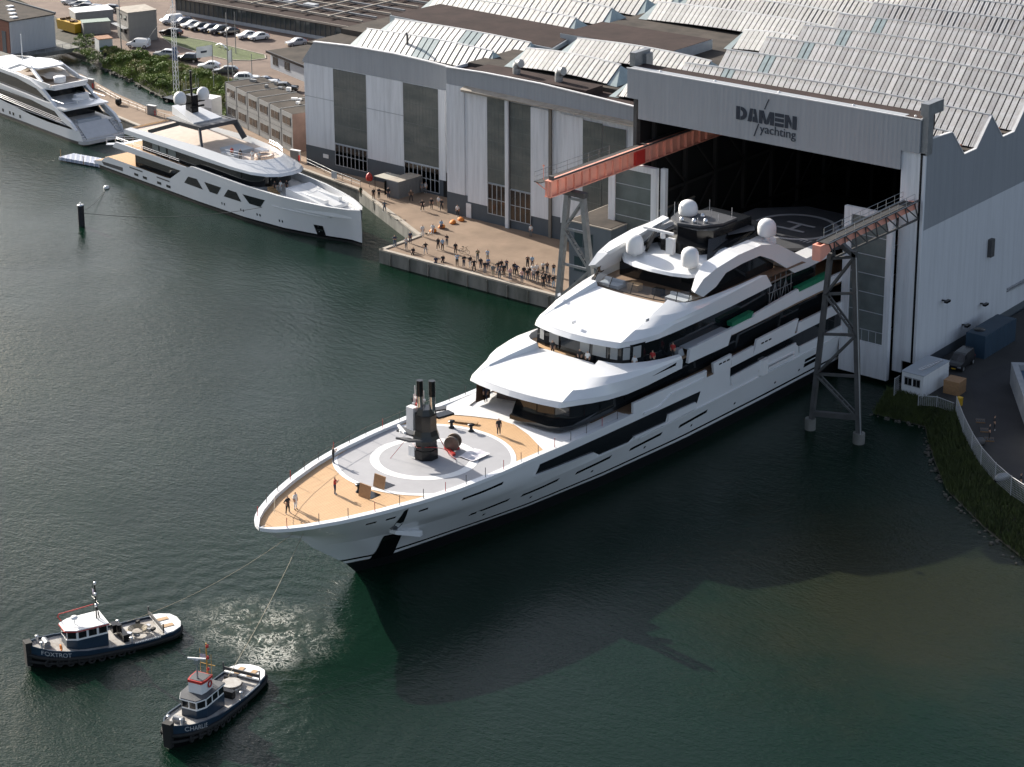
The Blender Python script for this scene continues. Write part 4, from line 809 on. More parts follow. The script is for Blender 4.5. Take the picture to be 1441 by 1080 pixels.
rect_panel(mid, 'wall_panel', -192.0, -188.7, 5.05, 20.9, Ym+.05, M['clw'], .12)
xs = lambda px, z: atY(px, z, Ym)[0]
def X(px, py=210): return atY(px, py, Ym)[0]
p_edges = [X(659), X(687), X(718), X(748), X(778), X(790), X(821), X(848), X(881), X(896)]
rect_panel(mid, 'wall_panel', p_edges[0], p_edges[1], 4.3, 20.3, Ym-.1, M['clw'], .12)
glazed(mid, p_edges[1]+.02, X(713), 7.9, 20.2, Ym-.05, 6); glazed(mid, X(719), p_edges[3], 7.7, 20.1, Ym-.05, 6)
low_window(mid, p_edges[1]+.05, X(713), 3.3, 7.7, Ym-.05, 4); low_window(mid, X(719), p_edges[3], 3.1, 7.5, Ym-.05, 4)
mb = MB(); mb.b2((X(713)+.05, Ym-.5, 1.85), (X(718), Ym-.05, 20.3)); mb.build('door_pillar', M['clw'], mid)
mb = MB(); mb.b2((X(718), Ym-.25, 1.85), (X(719), Ym-.05, 20.3)); mb.build('rain_pipe', M['steeld'], mid)
rect_panel(mid, 'wall_panel', p_edges[3], p_edges[4]-.6, 4.4, 20.0, Ym-.1, M['clw'], .12)
mb = MB(); mb.b2((p_edges[4]-.55, Ym-.3, 1.85), (p_edges[4]-.1, Ym-.05, 20.2)); mb.build('rain_pipe', mat('brown_pipe', (.15, .135, .115), .6), mid)
rect_panel(mid, 'wall_panel', p_edges[5], p_edges[6], 4.4, 19.9, Ym-.06, M['clw'], .1)
glazed(mid, p_edges[6], X(848), 6.0, 19.6, Ym-.05, 6); glazed(mid, X(849), p_edges[8], 5.6, 19.4, Ym-.05, 6)
mb = MB(); mb.b2((-188.6, Ym-.9, 20.45), (-150.4, Ym-.0, 20.75)); mb.prism([(-188.6, Ym-1.1), (-150.4, Ym-1.1), (-150.4, Ym-.0), (-188.6, Ym-.0)], [20.78, 20.2, 20.6, 21.1], [20.84, 20.26, 20.66, 21.16]); mb.build('door_canopy', M['coping'], mid)
mb = MB(); mb.b2((-188.4, Ym-.2, 1.9), (-187.5, Ym-.05, 4.0)); mb.build('door', M['trim'], mid)
mb = MB(); mb.b2((-192, Ym+.3, 22.2), (-150.2, 330, 22.6)); mb.b2((-187.8, Ym+.4, 22.6), (-167.6, 226.6, 23.6)); mb.build('roof', M['tar'], mid)
for x in (-181.0, -173.6):
    mb = MB(); mb.tube((x, 224.6, 23.6), (x, 224.6, 24.6), .55, 10); mb.path([(x, 224.6, 24.6), (x+.3, 224.6, 25.1), (x+.9, 224.5, 25.2)], .6, 10); mb.build('roof_cowl', M['steel'], mid)
for (x0, x1, yb, yr, zb, zr) in ((-186.2, -166.5, 228.3, 231.4, 23.2, 25.3), (-165.5, -152.0, 225.2, 227.6, 22.65, 24.4), (-184.5, -158, 238.0, 241.0, 23.3, 25.3)):
    ridge_rooflight(mid, x0, x1, yb, yr, zb, zr, M['roofw'], arch=.5)
mb = MB(); mb.b2((-192, 227.2, 22.6), (-150.2, 330, 23.15)); mb.build('roof_field', M['tar2'], mid)
rb = MB(); rb.b2((-189.3, 245.2, 23.1), (-169.2, 255.6, 24.6)); rb.build('roof_house', M['trimg'], mid); rb = MB(); rb.b2((-189.2, 245.3, 24.6), (-169.3, 255.5, 24.65)); rb.build('roof_house_felt', M['tar'], mid)
for i, (x0, x1) in enumerate(((-168, -153), (-190, -153), (-190, -153), (-190, -153), (-190, -153), (-190, -153))):
    y = 248.3+i*9.3 if i else 247.5
    ridge_rooflight(mid, x0, x1-.0, y+(9.3 if i == 0 else 8.5), y+(12.3 if i == 0 else 11.5), 23.2, 25.5, M['roofw'], arch=.5, stuff=i > 1)

# ---- the left hall
lft = thing('left_hall', 'left white panelled shed with arched grey fascia and big dark glazed bays', 'shed', (0, 0, 0))
Yl = 228.0
zl = [(-225.9, 18.5), (-223.4, 21.6), (-216, 22.0), (-207, 22.1), (-200, 21.85), (-192.1, 21.4)]
mb = MB(); mb.extr([(x, Yl, z) for x, z in zl]+[(-192.1, Yl, 18.15), (-225.9, Yl, 18.15)], (0, .4, 0)); mb.build('fascia', M['clg'], lft)
cpm = MB()
for a, b in zip(zl[1:-1], zl[2:]): cpm.bar((a[0], Yl+.05, a[1]+.06), (b[0], Yl+.05, b[1]+.06), .6, .16)
cpm.build('fascia_coping', M['trim'], lft)
mb = MB(); mb.b2((-225.6, Yl+.1, 1.8), (-192.1, Yl+.4, 18.15)); mb.b2((-225.6, Yl+.4, 1.8), (-225.3, 262, 18.2)); mb.build('wall', M['clw'], lft)
mb = MB(); mb.b2((-225.66, Yl-.02, 1.8), (-192.1, Yl+.1, 5.1)); mb.build('plinth', M['base'], lft)
mb = MB(); mb.b2((-192.3, Ym+.4, 1.8), (-192.1, Yl+.2, 23)); mb.build('return_wall', M['clside'], lft)
rect_panel(lft, 'wall_panel', -225.6, -219.5, 5.1, 18.1, Yl+.1, M['clw'], .14); rect_panel(lft, 'wall_panel', -212.7, -205.3, 5.1, 18.1, Yl+.1, M['clw'], .14); rect_panel(lft, 'wall_panel', -198.3, -197.0, 4.4, 18.1, Yl+.1, M['clw'], .3)
glazed(lft, -219.5, -212.7, 6.4, 18.0, Yl+.12, 4); glazed(lft, -205.3, -198.35, 6.1, 18.0, Yl+.12, 4)
low_window(lft, -219.4, -212.8, 2.9, 6.2, Yl+.12, 8); low_window(lft, -205.2, -198.4, 2.2, 5.9, Yl+.12, 8)
mb = MB(); mb.b2((-197.6, Yl-.05, 1.85), (-193.4, Yl+.09, 5.6)); mb.build('side_door', M['dark'], lft)
mb = MB(); mb.b2((-222.0, Yl-.08, 3.6), (-220.9, Yl-.02, 4.2)); mb.build('notice_plate', M['white'], lft)
for a, b in ((-225.6, -219.5), (-212.7, -205.3)):
    mb = MB(); mb.b2((a, Yl-.08, 12.9), (b, Yl-.035, 13.0)); mb.build('wall_seam', M['trimg'], lft)
mb = MB(); mb.b2((-225.3, Yl+.4, 20.9), (-192.1, 236, 21.3)); mb.b2((-225.3, 236, 20.9), (-192.1, 330, 22.1)); mb.build('roof', M['tar2'], lft)
def lrow(x0, x1, yb, yr, zb, zr, **k): return ridge_rooflight(lft, x0, x1, yb, yr, zb, zr, M['roofw'], pitch=1.1, **k)
lrow(-217.5, -189.5, 229.2, 231.9, 21.4, 23.9, tr=((10, 13), M['rooft']), arch=.35); lrow(-218.5, -188.5, 236.6, 239.3, 22.15, 24.0, tr=((13, 16), M['rooft']), arch=.3)
mb = MB(); mb.prism([(-218.2, 239.6), (-186.3, 239.6), (-189.5, 251), (-217.8, 251)], 22.1, [24.5, 23.7, 24.0, 24.5]); mb.build('roof_house', M['trimg'], lft); mb = MB(); mb.prism([(-218.0, 239.8), (-186.6, 239.8), (-189.7, 250.8), (-217.6, 250.8)], [24.5, 23.7, 24.0, 24.5], [24.56, 23.76, 24.06, 24.56]); mb.build('roof_house_felt', M['tar'], lft)
for i in range(6): lrow(-224, -192.5, 252.5+i*9.3, 255.5+i*9.3, 22.2, 24.5, stuff=True, arch=.35)
mb = MB(); mb.path([(-206.6, 230.6, 22.6), (-206.6, 230.6, 24.4), (-206.4, 230.2, 24.9)], .16, 8); mb.build('flue', M['steeld'], lft)

# ---- dark annex on the quay under the crane
anx = thing('annex', 'dark grey flat-roofed annex with brown roof behind the crane tower', 'annex', (0, 0, 0))
mb = MB(); mb.b2((-155.9, 203.9, 1.2), (-149.4, 222.3, 12.2)); mb.build('wall', mat('annex_grey', (.10, .12, .14), .6, var=.2, scale=.4, stretch=(1, 1, .2)), anx)
mb = MB(); mb.b2((-156.0, 203.8, 12.2), (-149.3, 222.3, 12.35)); mb.build('roof_edge', M['coping'], anx); mb = MB(); mb.b2((-155.8, 204.0, 12.35), (-149.5, 222.3, 12.4)); mb.build('roof', M['tar2'], anx)
for z in (2.6, 5.9, 9.2):
    mb = MB(); mb.b2((-155.0, 203.8, z), (-152.2, 203.9, z+1.9)); w_ = mb.build('window', mat('teal_glass', (.03, .05, .055), .1), anx)
    mb = MB(); mb.b2((-155.1, 203.76, z-.08), (-152.1, 203.82, z+.0)); mb.b2((-155.1, 203.76, z+1.9), (-152.1, 203.82, z+1.98)); mb.b2((-153.65, 203.76, z), (-153.55, 203.82, z+1.9)); mb.build('frame', M['base'], w_)

# ---- the two runway cranes that flank the dock
def tower(parent, A, B, T1, T2, dep=1.2):
    """trestle leg pair A (foot) to T1, B to T2, with lattice between"""
    for a, t in ((A, T1), (B, T2)):
        mb = MB(); lw = .62 if parent is crL else .5; mb.bar(a, t, lw, lw); mb.build('leg', M['steel'] if parent is crL else M['steeld'], parent)
    A, B, T1, T2 = map(Vector, (A, B, T1, T2)); lm = M['steel'] if parent is crL else M['steeld']
    lv = [.12, .34, .56, .78, .97]; L = [A.lerp(T1, t) for t in lv]; R = [B.lerp(T2, t) for t in lv]
    for i in range(5):
        mb = MB(); mb.bar(L[i], R[i], .22, .3) if i else mb.bar(L[i], R[i], .55, .55); mb.build('cross_beam', lm, parent)
    for i in range(4):
        a, b = (L[i+1], R[i]) if i % 2 == 0 else (R[i+1], L[i]); mb = MB(); off = Vector((.0, .28, 0))
        mb.bar(a-off, b-off, .16, .22); mb.bar(a+off, b+off, .16, .22)
        for k in range(1, 8): p = a.lerp(b, k/8); mb.bar(p-off, p+off, .12, .12)
        mb.build('lattice_brace', lm, parent)
crL = thing('runway_crane', 'faded orange runway crane beam on a grey lattice tower by the crowded quay', 'crane', (0, 0, 0), group='runway cranes flanking the dock')
bx = -147.4; z0, z1 = 20.6, 22.4
mb = MB(); mb.b2((bx-.12, 188.6, z0), (bx+.12, 236, z1)); mb.b2((bx-.45, 188.6, z1), (bx+.45, 236, z1+.12)); mb.b2((bx-.45, 188.6, z0-.12), (bx+.45, 236, z0)); mb.build('beam', M['crane'], crL)
for i in range(22):
    y = 188.7+i*1.55
    for s_ in (1, -1):
        mb = MB(); mb.b2((bx+.12 if s_ > 0 else bx-.45, y, z0), (bx+.45 if s_ > 0 else bx-.12, y+.09, z1)); mb.build('stiffener', M['crane'], crL)
mb = MB(); mb.b2((bx+.1, 205.6, z0-.02), (bx+.47, 207.6, z1)); mb.build('red_marker', M['red'], crL)
mb = MB(); mb.b2((bx-1.5, 187.9, z1-.1), (bx-.45, 236, z1-.02)); mb.build('walkway', M['darksteel'], crL)
mb = MB()
for i in range(8): mb.tube((bx-1.45, 188+i*2.1, z1), (bx-1.45, 188+i*2.1, z1+1.1), .03, 4)
for z in (.55, 1.1): mb.tube((bx-1.45, 188, z1+z), (bx-1.45, 202.7, z1+z), .025, 4)
mb.tube((bx-1.45, 188, z1-.05), (bx-1.45, 230, z1-.05), .05, 4); mb.build('handrail', M['steel'], crL)
mb = MB(); mb.bar((bx-1.4, 188.1, z1-.1), (bx-.2, 188.7, z0+.7), .1, .1); mb.tube((bx-.9, 189, z1), (bx-.9, 189, z1+1.6), .04, 5); mb.lathe([(.01, 0), (.18, .1), (.01, .3)], (bx-.9, 189, z1+1.6), 8); mb.build('end_bracket', M['crane'], crL)
mb = MB(); mb.bar((bx+.25, 189, z1+.2), (bx+.25, 235, z1+.2), .12, .16); mb.box((bx+.1, 189.2, z1+.12), (.6, .3, .5)); mb.build('rail', M['steeld'], crL)
pa, pb, pc, pd = atY(799, 268, 193), atY(786.5, 412, 193), atY(820, 272, 193), atY(829, 360, 193)
ext = lambda t, b, z: tuple(np.array(t)+(np.array(b)-np.array(t))*((z-t[2])/(b[2]-t[2])))
tower(crL, ext(pa, pb, -.5), ext(pc, pd, -.5), (pa[0], 193, 20.0), (pc[0], 193, 20.0))
mb = MB(); mb.bar((pa[0]-.5, 193, 20.1), (pc[0]+.5, 193, 20.1), .9, .6); mb.build('head_beam', M['steeld'], crL)
crR = thing('runway_crane', 'shorter lattice runway crane with short orange end on the shaded side, standing in the water', 'crane', (0, 0, 0), group='runway cranes flanking the dock')
bx = -110.1
mb = MB(); mb.b2((bx-.5, 187.0, 20.9), (bx+.5, 187.3, 22.6)); mb.b2((bx-.5, 187.3, 20.9), (bx-.3, 190.2, 22.6)); mb.extr([(bx+.3, 187.3, 20.9), (bx+.3, 190.2, 21.9), (bx+.3, 190.2, 22.6), (bx+.3, 187.3, 22.6)], (.2, 0, 0)); mb.build('end_box', M['crane'], crR)
mb = MB(); mb.b2((bx-.45, 190, 21.6), (bx+.35, 208, 22.5)); mb.build('beam', M['crane'], crR)
mb = MB()
for s_ in (.55,):
    a0, a1 = Vector((bx+s_, 190, 20.6)), Vector((bx+s_, 208.3, 20.4)); b0_, b1_ = Vector((bx+s_, 188.6, 22.6)), Vector((bx+s_, 208.3, 22.6))
    mb.bar(a0, a1, .16, .22); mb.bar(b0_, b1_, .16, .22)
    for i in range(9): p = a0.lerp(a1, i/8); q = b0_.lerp(b1_, (i+.5)/9); mb.bar(p, q, .1, .12); mb.bar(p, b0_.lerp(b1_, max(0, i-.5)/9), .1, .12)
mb.build('truss', M['steeld'], crR)
mb = MB()
for x in (bx-.6, bx+.9):
    mb.tube((x, 188, 22.75), (x, 207, 22.75), .05, 4)
    for z in (.55, 1.1): mb.tube((x, 189.5, 22.7+z), (x, 206.6, 22.7+z), .03, 4)
    for i in range(10): mb.tube((x, 189.5+i*1.9, 22.7), (x, 189.5+i*1.9, 23.8), .03, 4)
mb.build('handrail', M['steel'], crR)
mb = MB(); mb.b2((bx-.6, 188, 22.62), (bx+.9, 207, 22.68)); mb.build('walkway', M['darksteel'], crR)
tower(crR, (-112.1, 190.5, -.6), (-106.0, 190.5, .4), (-110.4, 190.5, 20.8), (-107.5, 190.5, 21.6))
mb = MB(); mb.tube((-106.0, 190.5, -1), (-106.0, 190.5, 1.2), .65, 12); mb.build('pile_cap', M['concw'], crR); mb = MB(); mb.tube((-112.1, 190.5, -1), (-112.1, 190.5, 1.3), .6, 12); mb.build('pile_cap', M['concw'], crR)
mb = MB(); mb.tube((-105.6, 190.2, .5), (-107.1, 190.2, 21.0), .06, 5); mb.build('cable_conduit', M['alu'], crR)
mb = MB(); mb.bar((-107.3, 190.5, 21), (-109, 190.5, 22), .5, .5); mb.build('head_beam', M['steeld'], crR)
# ================================================================== THE TWO MOORED YACHTS
class Ship:
    """hull given by half-breadths at the waterline and at the rail"""
    def __init__(s, root, rail, top, wl, flare=1.3): s.r, s.rail, s.top, s.wl, s.fl = root, rail, top, wl, flare
    def zt(s, y): return lerp(y, [p[0] for p in s.rail], [p[1] for p in s.rail])
    def hb(s, y, z):
        a = lerp(y, [p[0] for p in s.wl], [p[1] for p in s.wl]); b = lerp(y, [p[0] for p in s.top], [p[1] for p in s.top]); t = min(max(z/5.4, 0), 1.0)
        return a+(b-a)*t**s.fl
    def skin(s, name, f0, f1, m, n=60, rows=5, parent=None):
        y0, y1 = s.rail[0][0], s.rail[-1][0]; mb = MB()
        for s_ in (1, -1):
            R = []
            for j in range(rows+1):
                L = []
                for i in range(n+1):
                    y = y0+(y1-y0)*i/n; z = f0(y)+(f1(y)-f0(y))*j/rows; L.append((s.hb(y, z)*s_, y, z))
                R.append(L)
            mb.grid(R, flip=s_ > 0)
        return mb.build(name, m, parent or s.r)
    def patch(s, name, prs, m, off=.03, lx=None, thick=.2, parent=None, mir=True):
        P = []
        for a, b in zip(prs[:-1], prs[1:]):
            k = max(1, int(abs(b[0]-a[0])/2.0))
            for i in range(k): P.append(tuple(a[j]+(b[j]-a[j])*i/k for j in range(4)))
        P.append(prs[-1]); f = s.hb if lx is None else (lambda y, z: lx)
        bo = [(-f(p[0], p[1])-off, p[0], p[1]) for p in P]; to = [(-f(p[2], p[3])-off, p[2], p[3]) for p in P]; bi = [(q[0]+thick, q[1], q[2]) for q in bo]; ti = [(q[0]+thick, q[1], q[2]) for q in to]
        md_ = [[(-f(p[0]+(p[2]-p[0])*t, p[1]+(p[3]-p[1])*t)-off, p[0]+(p[2]-p[0])*t, p[1]+(p[3]-p[1])*t) for p in P] for t in (0, .25, .5, .75, 1)]
        mb = MB(); mb.grid([bi, bo], smooth=False); mb.grid(md_); mb.grid([to, ti], smooth=False); mb.add([bi[0], bo[0], to[0], ti[0], bi[-1], bo[-1], to[-1], ti[-1]], [(0, 1, 2, 3), (7, 6, 5, 4)])
        o = mb.build(name, m, parent or s.r)
        if mir: mirror(o)
        return o
def plan(mb, pts, z0, z1, m=0):
    P = pts+[(-x, y) for x, y in pts[::-1] if x > .001]; mb.prism(P[::-1], z0, z1, m)
# ---- the 60 m yacht at the quay, bow to the right
y2 = thing('motor_yacht', 'white sixty metre motor yacht with raked trapezoid hull windows moored along the quay', 'yacht', (-197.0, 207.6, 0), math.radians(82), )
sh2 = Ship(y2, [(-2.2, 5.3), (10, 5.4), (19, 5.5), (31.5, 5.7), (33.3, 5.0), (37.5, 2.45), (55, 2.4), (56.5, 1.4), (58.6, 1.0)],
           [(-2.2, .12), (-1, 1.2), (1, 2.1), (3, 2.8), (6, 3.5), (11, 4.4), (19, 5.0), (30, 5.1), (58.6, 4.95)], [(-2.2, 0), (.2, .05), (5, 1.9), (11, 3.6), (19, 4.6), (30, 4.95), (58.6, 4.8)])
sh2.skin('hull', lambda y: .55, sh2.zt, M['yw']); sh2.skin('boot_stripe', lambda y: .28, lambda y: .55, M['black'], rows=1); sh2.skin('underwater_hull', lambda y: -1.0, lambda y: .28, M['antif'], rows=2)
t_ = MB(); t_.add([(-4.8, 58.6, -.8), (4.8, 58.6, -.8), (4.95, 58.6, 1.0), (-4.95, 58.6, 1.0)], [(3, 2, 1, 0)]); t_.build('transom', M['yw'], y2)
cr = MB(); L0 = [(sh2.hb(y, sh2.zt(y)), y, sh2.zt(y)) for y in np.linspace(-2.15, 33, 30)]
for s_ in (1, -1):
    a = [(p[0]*s_, p[1], p[2]) for p in L0]; b = [(max(p[0]-.35, .01)*s_, p[1]+(.4 if i == 0 else 0), p[2]+.02) for i, p in enumerate(L0)]; c = [(q[0], q[1], 3.9) for q in b]; cr.grid([a, b], flip=s_ > 0); cr.grid([b, c], flip=s_ > 0)
cr.build('bulwark', M['yw'], y2)
def deckp(name, y0, y1, z, m, ins=.3, n=20, sh=sh2):
    mb = MB(); ys = np.linspace(y0, y1, n); mb.grid([[(-(sh.hb(y, z)-ins), y, z) for y in ys], [((sh.hb(y, z)-ins), y, z) for y in ys]], smooth=False, flip=True); return mb.build(name, m, sh.r)
deckp('foredeck', -1.4, 20, 4.35, M['yw2']); deckp('aft_deck', 36, 56, 2.0, M['teak'], .3); deckp('swim_platform', 55, 58.6, 1.02, M['teak'], .1)
for prs in ([(33.6, 2.7, 32.4, 3.9), (28.8, 2.65, 30.2, 4.0)], [(27.1, 2.65, 28.3, 3.95), (25.3, 2.65, 24.2, 3.95)], [(23.7, 2.7, 22.5, 4.0), (19.5, 2.75, 20.5, 4.0)], [(17.7, 2.85, 19.0, 4.05), (15.4, 2.8, 14.2, 4.1)]):
    q = prs if prs[0][0] < prs[1][0] else prs[::-1]; sh2.patch('hull_window', q, M['glass'])
for y in (46.2, 43.8, 39.9, 37.4): sh2.patch('hull_port', [(y, .95, y, 1.35), (y+1.1, .95, y+1.1, 1.35)], M['glass'])
for y in (24.2, 23.6, 19.7, 19.1, 16.2, 15.6, 11.6, 11.0): sh2.patch('porthole', [(y, 1.3, y, 1.65), (y+.22, 1.3, y+.22, 1.65)], M['glass'])
sh2.patch('side_slot', [(50.5, .9, 50.5, 1.5), (56.0, .8, 56.5, 1.3)], M['ydark']); sh2.patch('anchor_pocket', [(3.9, .3, 4.1, 2.0), (5.2, .3, 5.6, 2.0)], M['black']); sh2.patch('anchor_plate', [(4.2, 1.15, 4.2, 1.35), (5.2, 1.15, 5.3, 1.35)], M['chrome'], off=.07)
sh2.patch('bow_knuckle', [(3.0, 3.4, 3.0, 3.55), (12.8, 3.5, 12.8, 3.62)], M['yw'], off=.1); sh2.patch('hull_light', [(2.2, 3.55, 2.2, 3.75), (2.5, 3.55, 2.5, 3.75)], M['alu'])
sh2.patch('louvre', [(44.9, 1.9, 44.9, 2.1), (48.5, 1.9, 48.5, 2.1)], M['ydark']); sh2.patch('louvre', [(37.6, 1.9, 37.6, 2.1), (41, 1.9, 41, 2.1)], M['ydark'])
g_ = MB(); plan(g_, [(4.1, 34), (4.1, 48)], 2.05, 4.4); g_.build('main_saloon_glass', M['glass'], y2)
def band(name, pts, z0, z1, m, lean=0.0, parent=y2):
    mb = MB()
    for s_ in (1, -1):
        a = [(p[0]*s_, p[1], z0) for p in pts]; b = [(p[0]*s_*(1-lean), p[1]+(lean*8 if p[0] < 4 else 0), z1) for p in pts]; mb.grid([a, b], flip=s_ < 0, smooth=True)
    return mb.build(name, m, parent)
ud = MB(); plan(ud, [(4.95, 33.0), (4.95, 52.8), (3.5, 53.4)], 4.35, 4.5); ud.build('upper_deck', M['yw'], y2)
sh2.patch('upper_deck_bulwark', [(33.0, 4.35, 33.0, 5.2), (52.9, 4.4, 52.0, 5.35)], M['yw'], lx=4.95, thick=.25)
td = MB(); plan(td, [(4.7, 33), (4.7, 52.5)], 4.5, 4.52); td.build('upper_teak', M['teak'], y2)
hg = [(0, 16.6), (1.6, 16.8), (2.9, 17.6), (3.7, 19), (4.0, 22), (4.0, 46)]
band('upper_house_glass', hg, 5.0, 7.25, M['glass'], .02)
pnl = mat('pale_window', (.16, .19, .19), .15)
for y0, y1 in ((37.0, 39.0), (39.5, 41.2), (41.6, 43.2)): sh2.patch('house_pane', [(y0, 5.6, y0, 7.0), (y1, 5.6, y1, 7.0)], pnl, lx=4.0, off=.03, thick=.06)
hw = MB(); plan(hw, [(0, 17.5), (2.5, 18.3), (3.6, 20), (3.9, 33)], 4.3, 5.05); hw.build('house_base', M['yw2'], y2)
# long white sun-deck brow
b1 = [(0, 13.4), (1.8, 13.7), (3.3, 15.0), (4.3, 17.5), (4.8, 22), (4.9, 30), (4.9, 49.6)]; b2 = [(0, 13.9), (1.8, 14.2), (3.3, 15.5), (4.3, 18), (4.8, 22.2), (4.9, 30), (4.9, 49.4)]; b3 = [(0, 17.6), (1.6, 17.9), (2.7, 19.0), (3.5, 21), (4.1, 24), (4.4, 30), (4.5, 48.2)]
z1 = [7.15]*7; z2 = [7.5, 7.5, 7.5, 7.5, 7.6, 7.75, 7.9]; z3 = [8.75, 8.75, 8.7, 8.6, 8.7, 8.9, 8.35]
R = lambda P, Zs: [(p[0], p[1], z) for p, z in zip(P, Zs)]
br = rings('sun_deck_brow', [[(x*.8, y+1, 7.2) for x, y in b1], R(b1, z1)], M['yw'], [(0, 6)], y2); rings('brow_shell', [R(b1, z1), R(b2, z2)], M['yw'], [(0, 6)], br); rings('brow_shell', [R(b2, z2), R(b3, z3)], M['yw'], [(0, 6)], br); rings('brow_coaming', [R(b3, z3), [(x*.95, y+.2, 8.0) for x, y in b3]], M['yw'], [(0, 6)], br)
e_ = MB(); e_.add([(-4.9, 49.6, 7.15), (4.9, 49.6, 7.15), (4.9, 49.4, 7.9), (4.5, 48.2, 8.35), (-4.5, 48.2, 8.35), (-4.9, 49.4, 7.9)], [tuple(range(6))[::-1]]); e_.build('brow_end', M['yw'], br)
sdk = MB(); plan(sdk, [(0, 17.8), (2.6, 19.2), (3.9, 24), (4.3, 48.3)], 8.0, 8.05); sdk.build('sun_deck', mat('covered_teak', (.50, .42, .36), .7, var=.15, scale=1), y2)  # pale tone of the protective covers over the teak
tub = MB(); tub.lathe([(.01, .35), (1.0, .35), (1.05, .6), (1.4, .6), (1.45, 0)], (0.4, 20.6, 8.05), 18); tub.build('whirlpool', mat('tub_tan', (.45, .33, .25), .6), y2)
lg = MB(); lg.b2((-1.8, 25.0, 8.05), (1.8, 28.6, 8.5)); lg.build('sun_pad', mat('sunpad_grey', (.36, .39, .42), .8), y2); lg = MB(); lg.b2((-3.2, 23.2, 8.05), (-2.2, 26.4, 8.6)); lg.build('sofa', mat('sunpad_grey', (.36, .39, .42), .8), y2); lg = MB(); lg.b2((1.6, 22.6, 8.05), (2.8, 24.6, 8.55)); lg.build('sofa', M['yw2'], y2)
rl = MB(); ring = [(x*.97, y+.1, 8.8) for x, y in b3[:5]]
for s_ in (1, -1):
    for dz in (.55, .95): rl.path([(p[0]*s_, p[1], 8.1+dz+.5) for p in ring], .03, 4)
    for p in ring: rl.tube((p[0]*s_, p[1], 8.7), (p[0]*s_, p[1], 9.6), .03, 4)
rl.build('guard_rail', M['alu'], y2)
rl = MB()
for s_ in (1, -1):
    for z in (5.75, 6.0): rl.tube((4.8*s_, 35, z), (4.8*s_, 52, z+.1), .03, 4)
    for y in np.arange(35, 52.5, 2.5): rl.tube((4.8*s_, y, 5.3), (4.8*s_, y, 6.1), .025, 4)
rl.path([(-4.6, 53, 6.2), (4.6, 53, 6.2)], .03, 4); rl.build('upper_rail', M['alu'], y2)
# black hard top on raked legs, mast with two domes
lgk = MB()
for s_ in (1, -1):
    lgk.bar((3.9*s_, 30.2, 8.6), (3.2*s_, 31.6, 11.1), .35, .8); lgk.bar((3.2*s_, 31.6, 11.1), (3.3*s_, 36.5, 11.0), .35, .6); lgk.bar((3.3*s_, 36.5, 11.0), (4.3*s_, 43.5, 8.5), .3, .6)
lgk.bar((-3.4, 31.6, 11.15), (3.4, 31.6, 11.15), .9, .55); lgk.build('hard_top_frame', M['ydark'], y2)
htp = MB(); plan(htp, [(3.3, 31.7), (3.4, 40.0)], 11.0, 11.25); htp.build('hard_top', mat('hardtop_grey', (.14, .145, .15), .5), y2)
htp = MB(); htp.prism([(-2.6, 34), (2.6, 34), (1.6, 41), (-1.6, 41)], 11.25, [11.4, 11.4, 12.6, 12.6]); htp.build('mast_fairing', M['yw'], y2)
mm_ = MB(); mm_.prism([(-.6, 37.2), (.6, 37.2), (.6, 38.8), (-.6, 38.8)], 11.5, 14.6); mm_.tube((0, 38, 14.6), (0, 38, 18.3), .18, 8); mm_.bar((-2.2, 38, 13.4), (2.2, 38, 13.4), .5, .2); mm_.bar((-1.4, 38, 15.4), (1.4, 38, 15.4), .3, .15); mm_.box((0, 36.6, 12.9), (2.4, .3, .25)); ms2 = mm_.build('mast', M['black'], y2)
for s_ in (1, -1):
    mb = MB(); mb.lathe([(.01, 0), (.85, .1), (.95, .5), (.95, 1.1), (.75, 1.6), (.4, 1.85), (.01, 1.95)], (2.1*s_, 38, 13.5), 18); mb.build('satellite_dome', M['yw2'], ms2)
mb = MB()
for x, h_ in ((-.9, 2.2), (.9, 2.0), (-1.3, 1.2), (1.3, 1.5)): mb.tube((x, 38, 15.4), (x, 38, 15.4+h_), .035, 4)
mb.build('antenna', M['alu'], ms2)
# foredeck fittings: house step, lockers
fb = MB(); fb.prism([(-1.9, 3.0), (1.9, 3.0), (2.2, 12.2), (-2.2, 12.2)], 4.4, [4.9, 4.9, 5.9, 5.9]); fb.build('foredeck_house', M['yw'], y2); fb = MB(); fb.b2((-1.5, 4, 4.95), (-.9, 9.5, 5.6)); fb.b2((.9, 4, 4.95), (1.5, 9.5, 5.6)); fb.build('foredeck_coaming', M['yw'], y2)
fb = MB()
for i in range(4): fb.b2((-2.6, 14.3+i*.45, 4.4), (-1.6, 14.7+i*.45, 4.6+i*.22))
fb.build('steps', M['wood'], y2)
# ---- the rounder yacht at the far left, stern towards the viewer (local y points to its bow)
y1 = thing('cruising_yacht', 'white cruising yacht with swooping side arches and broad grey transom door, stern nearest', 'yacht', (-266.5, 221.7, 0), math.radians(80.5))
sh1 = Ship(y1, [(-.6, .95), (0.2, 2.3), (3, 2.25), (10, 2.1), (16, 2.25), (26, 3.0), (46, 4.2)], [(-.6, 4.0), (3, 4.35), (30, 4.4), (40, 3.2), (46, .3)], [(-.6, 3.9), (3, 4.2), (28, 4.2), (38, 2.4), (44, .1), (46, 0)])
sh1.skin('hull', lambda y: .5, sh1.zt, M['yw']); sh1.skin('boot_stripe', lambda y: .25, lambda y: .5, M['ydark'], rows=1); sh1.skin('underwater_hull', lambda y: -1, lambda y: .25, M['antif'], rows=1)
mb = MB(); plan(mb, [(4.2, .4), (4.0, -.6), (3.2, -1.1)], .2, .75); mb.build('swim_platform', mat('platform_grey', (.40, .41, .42), .6), y1)
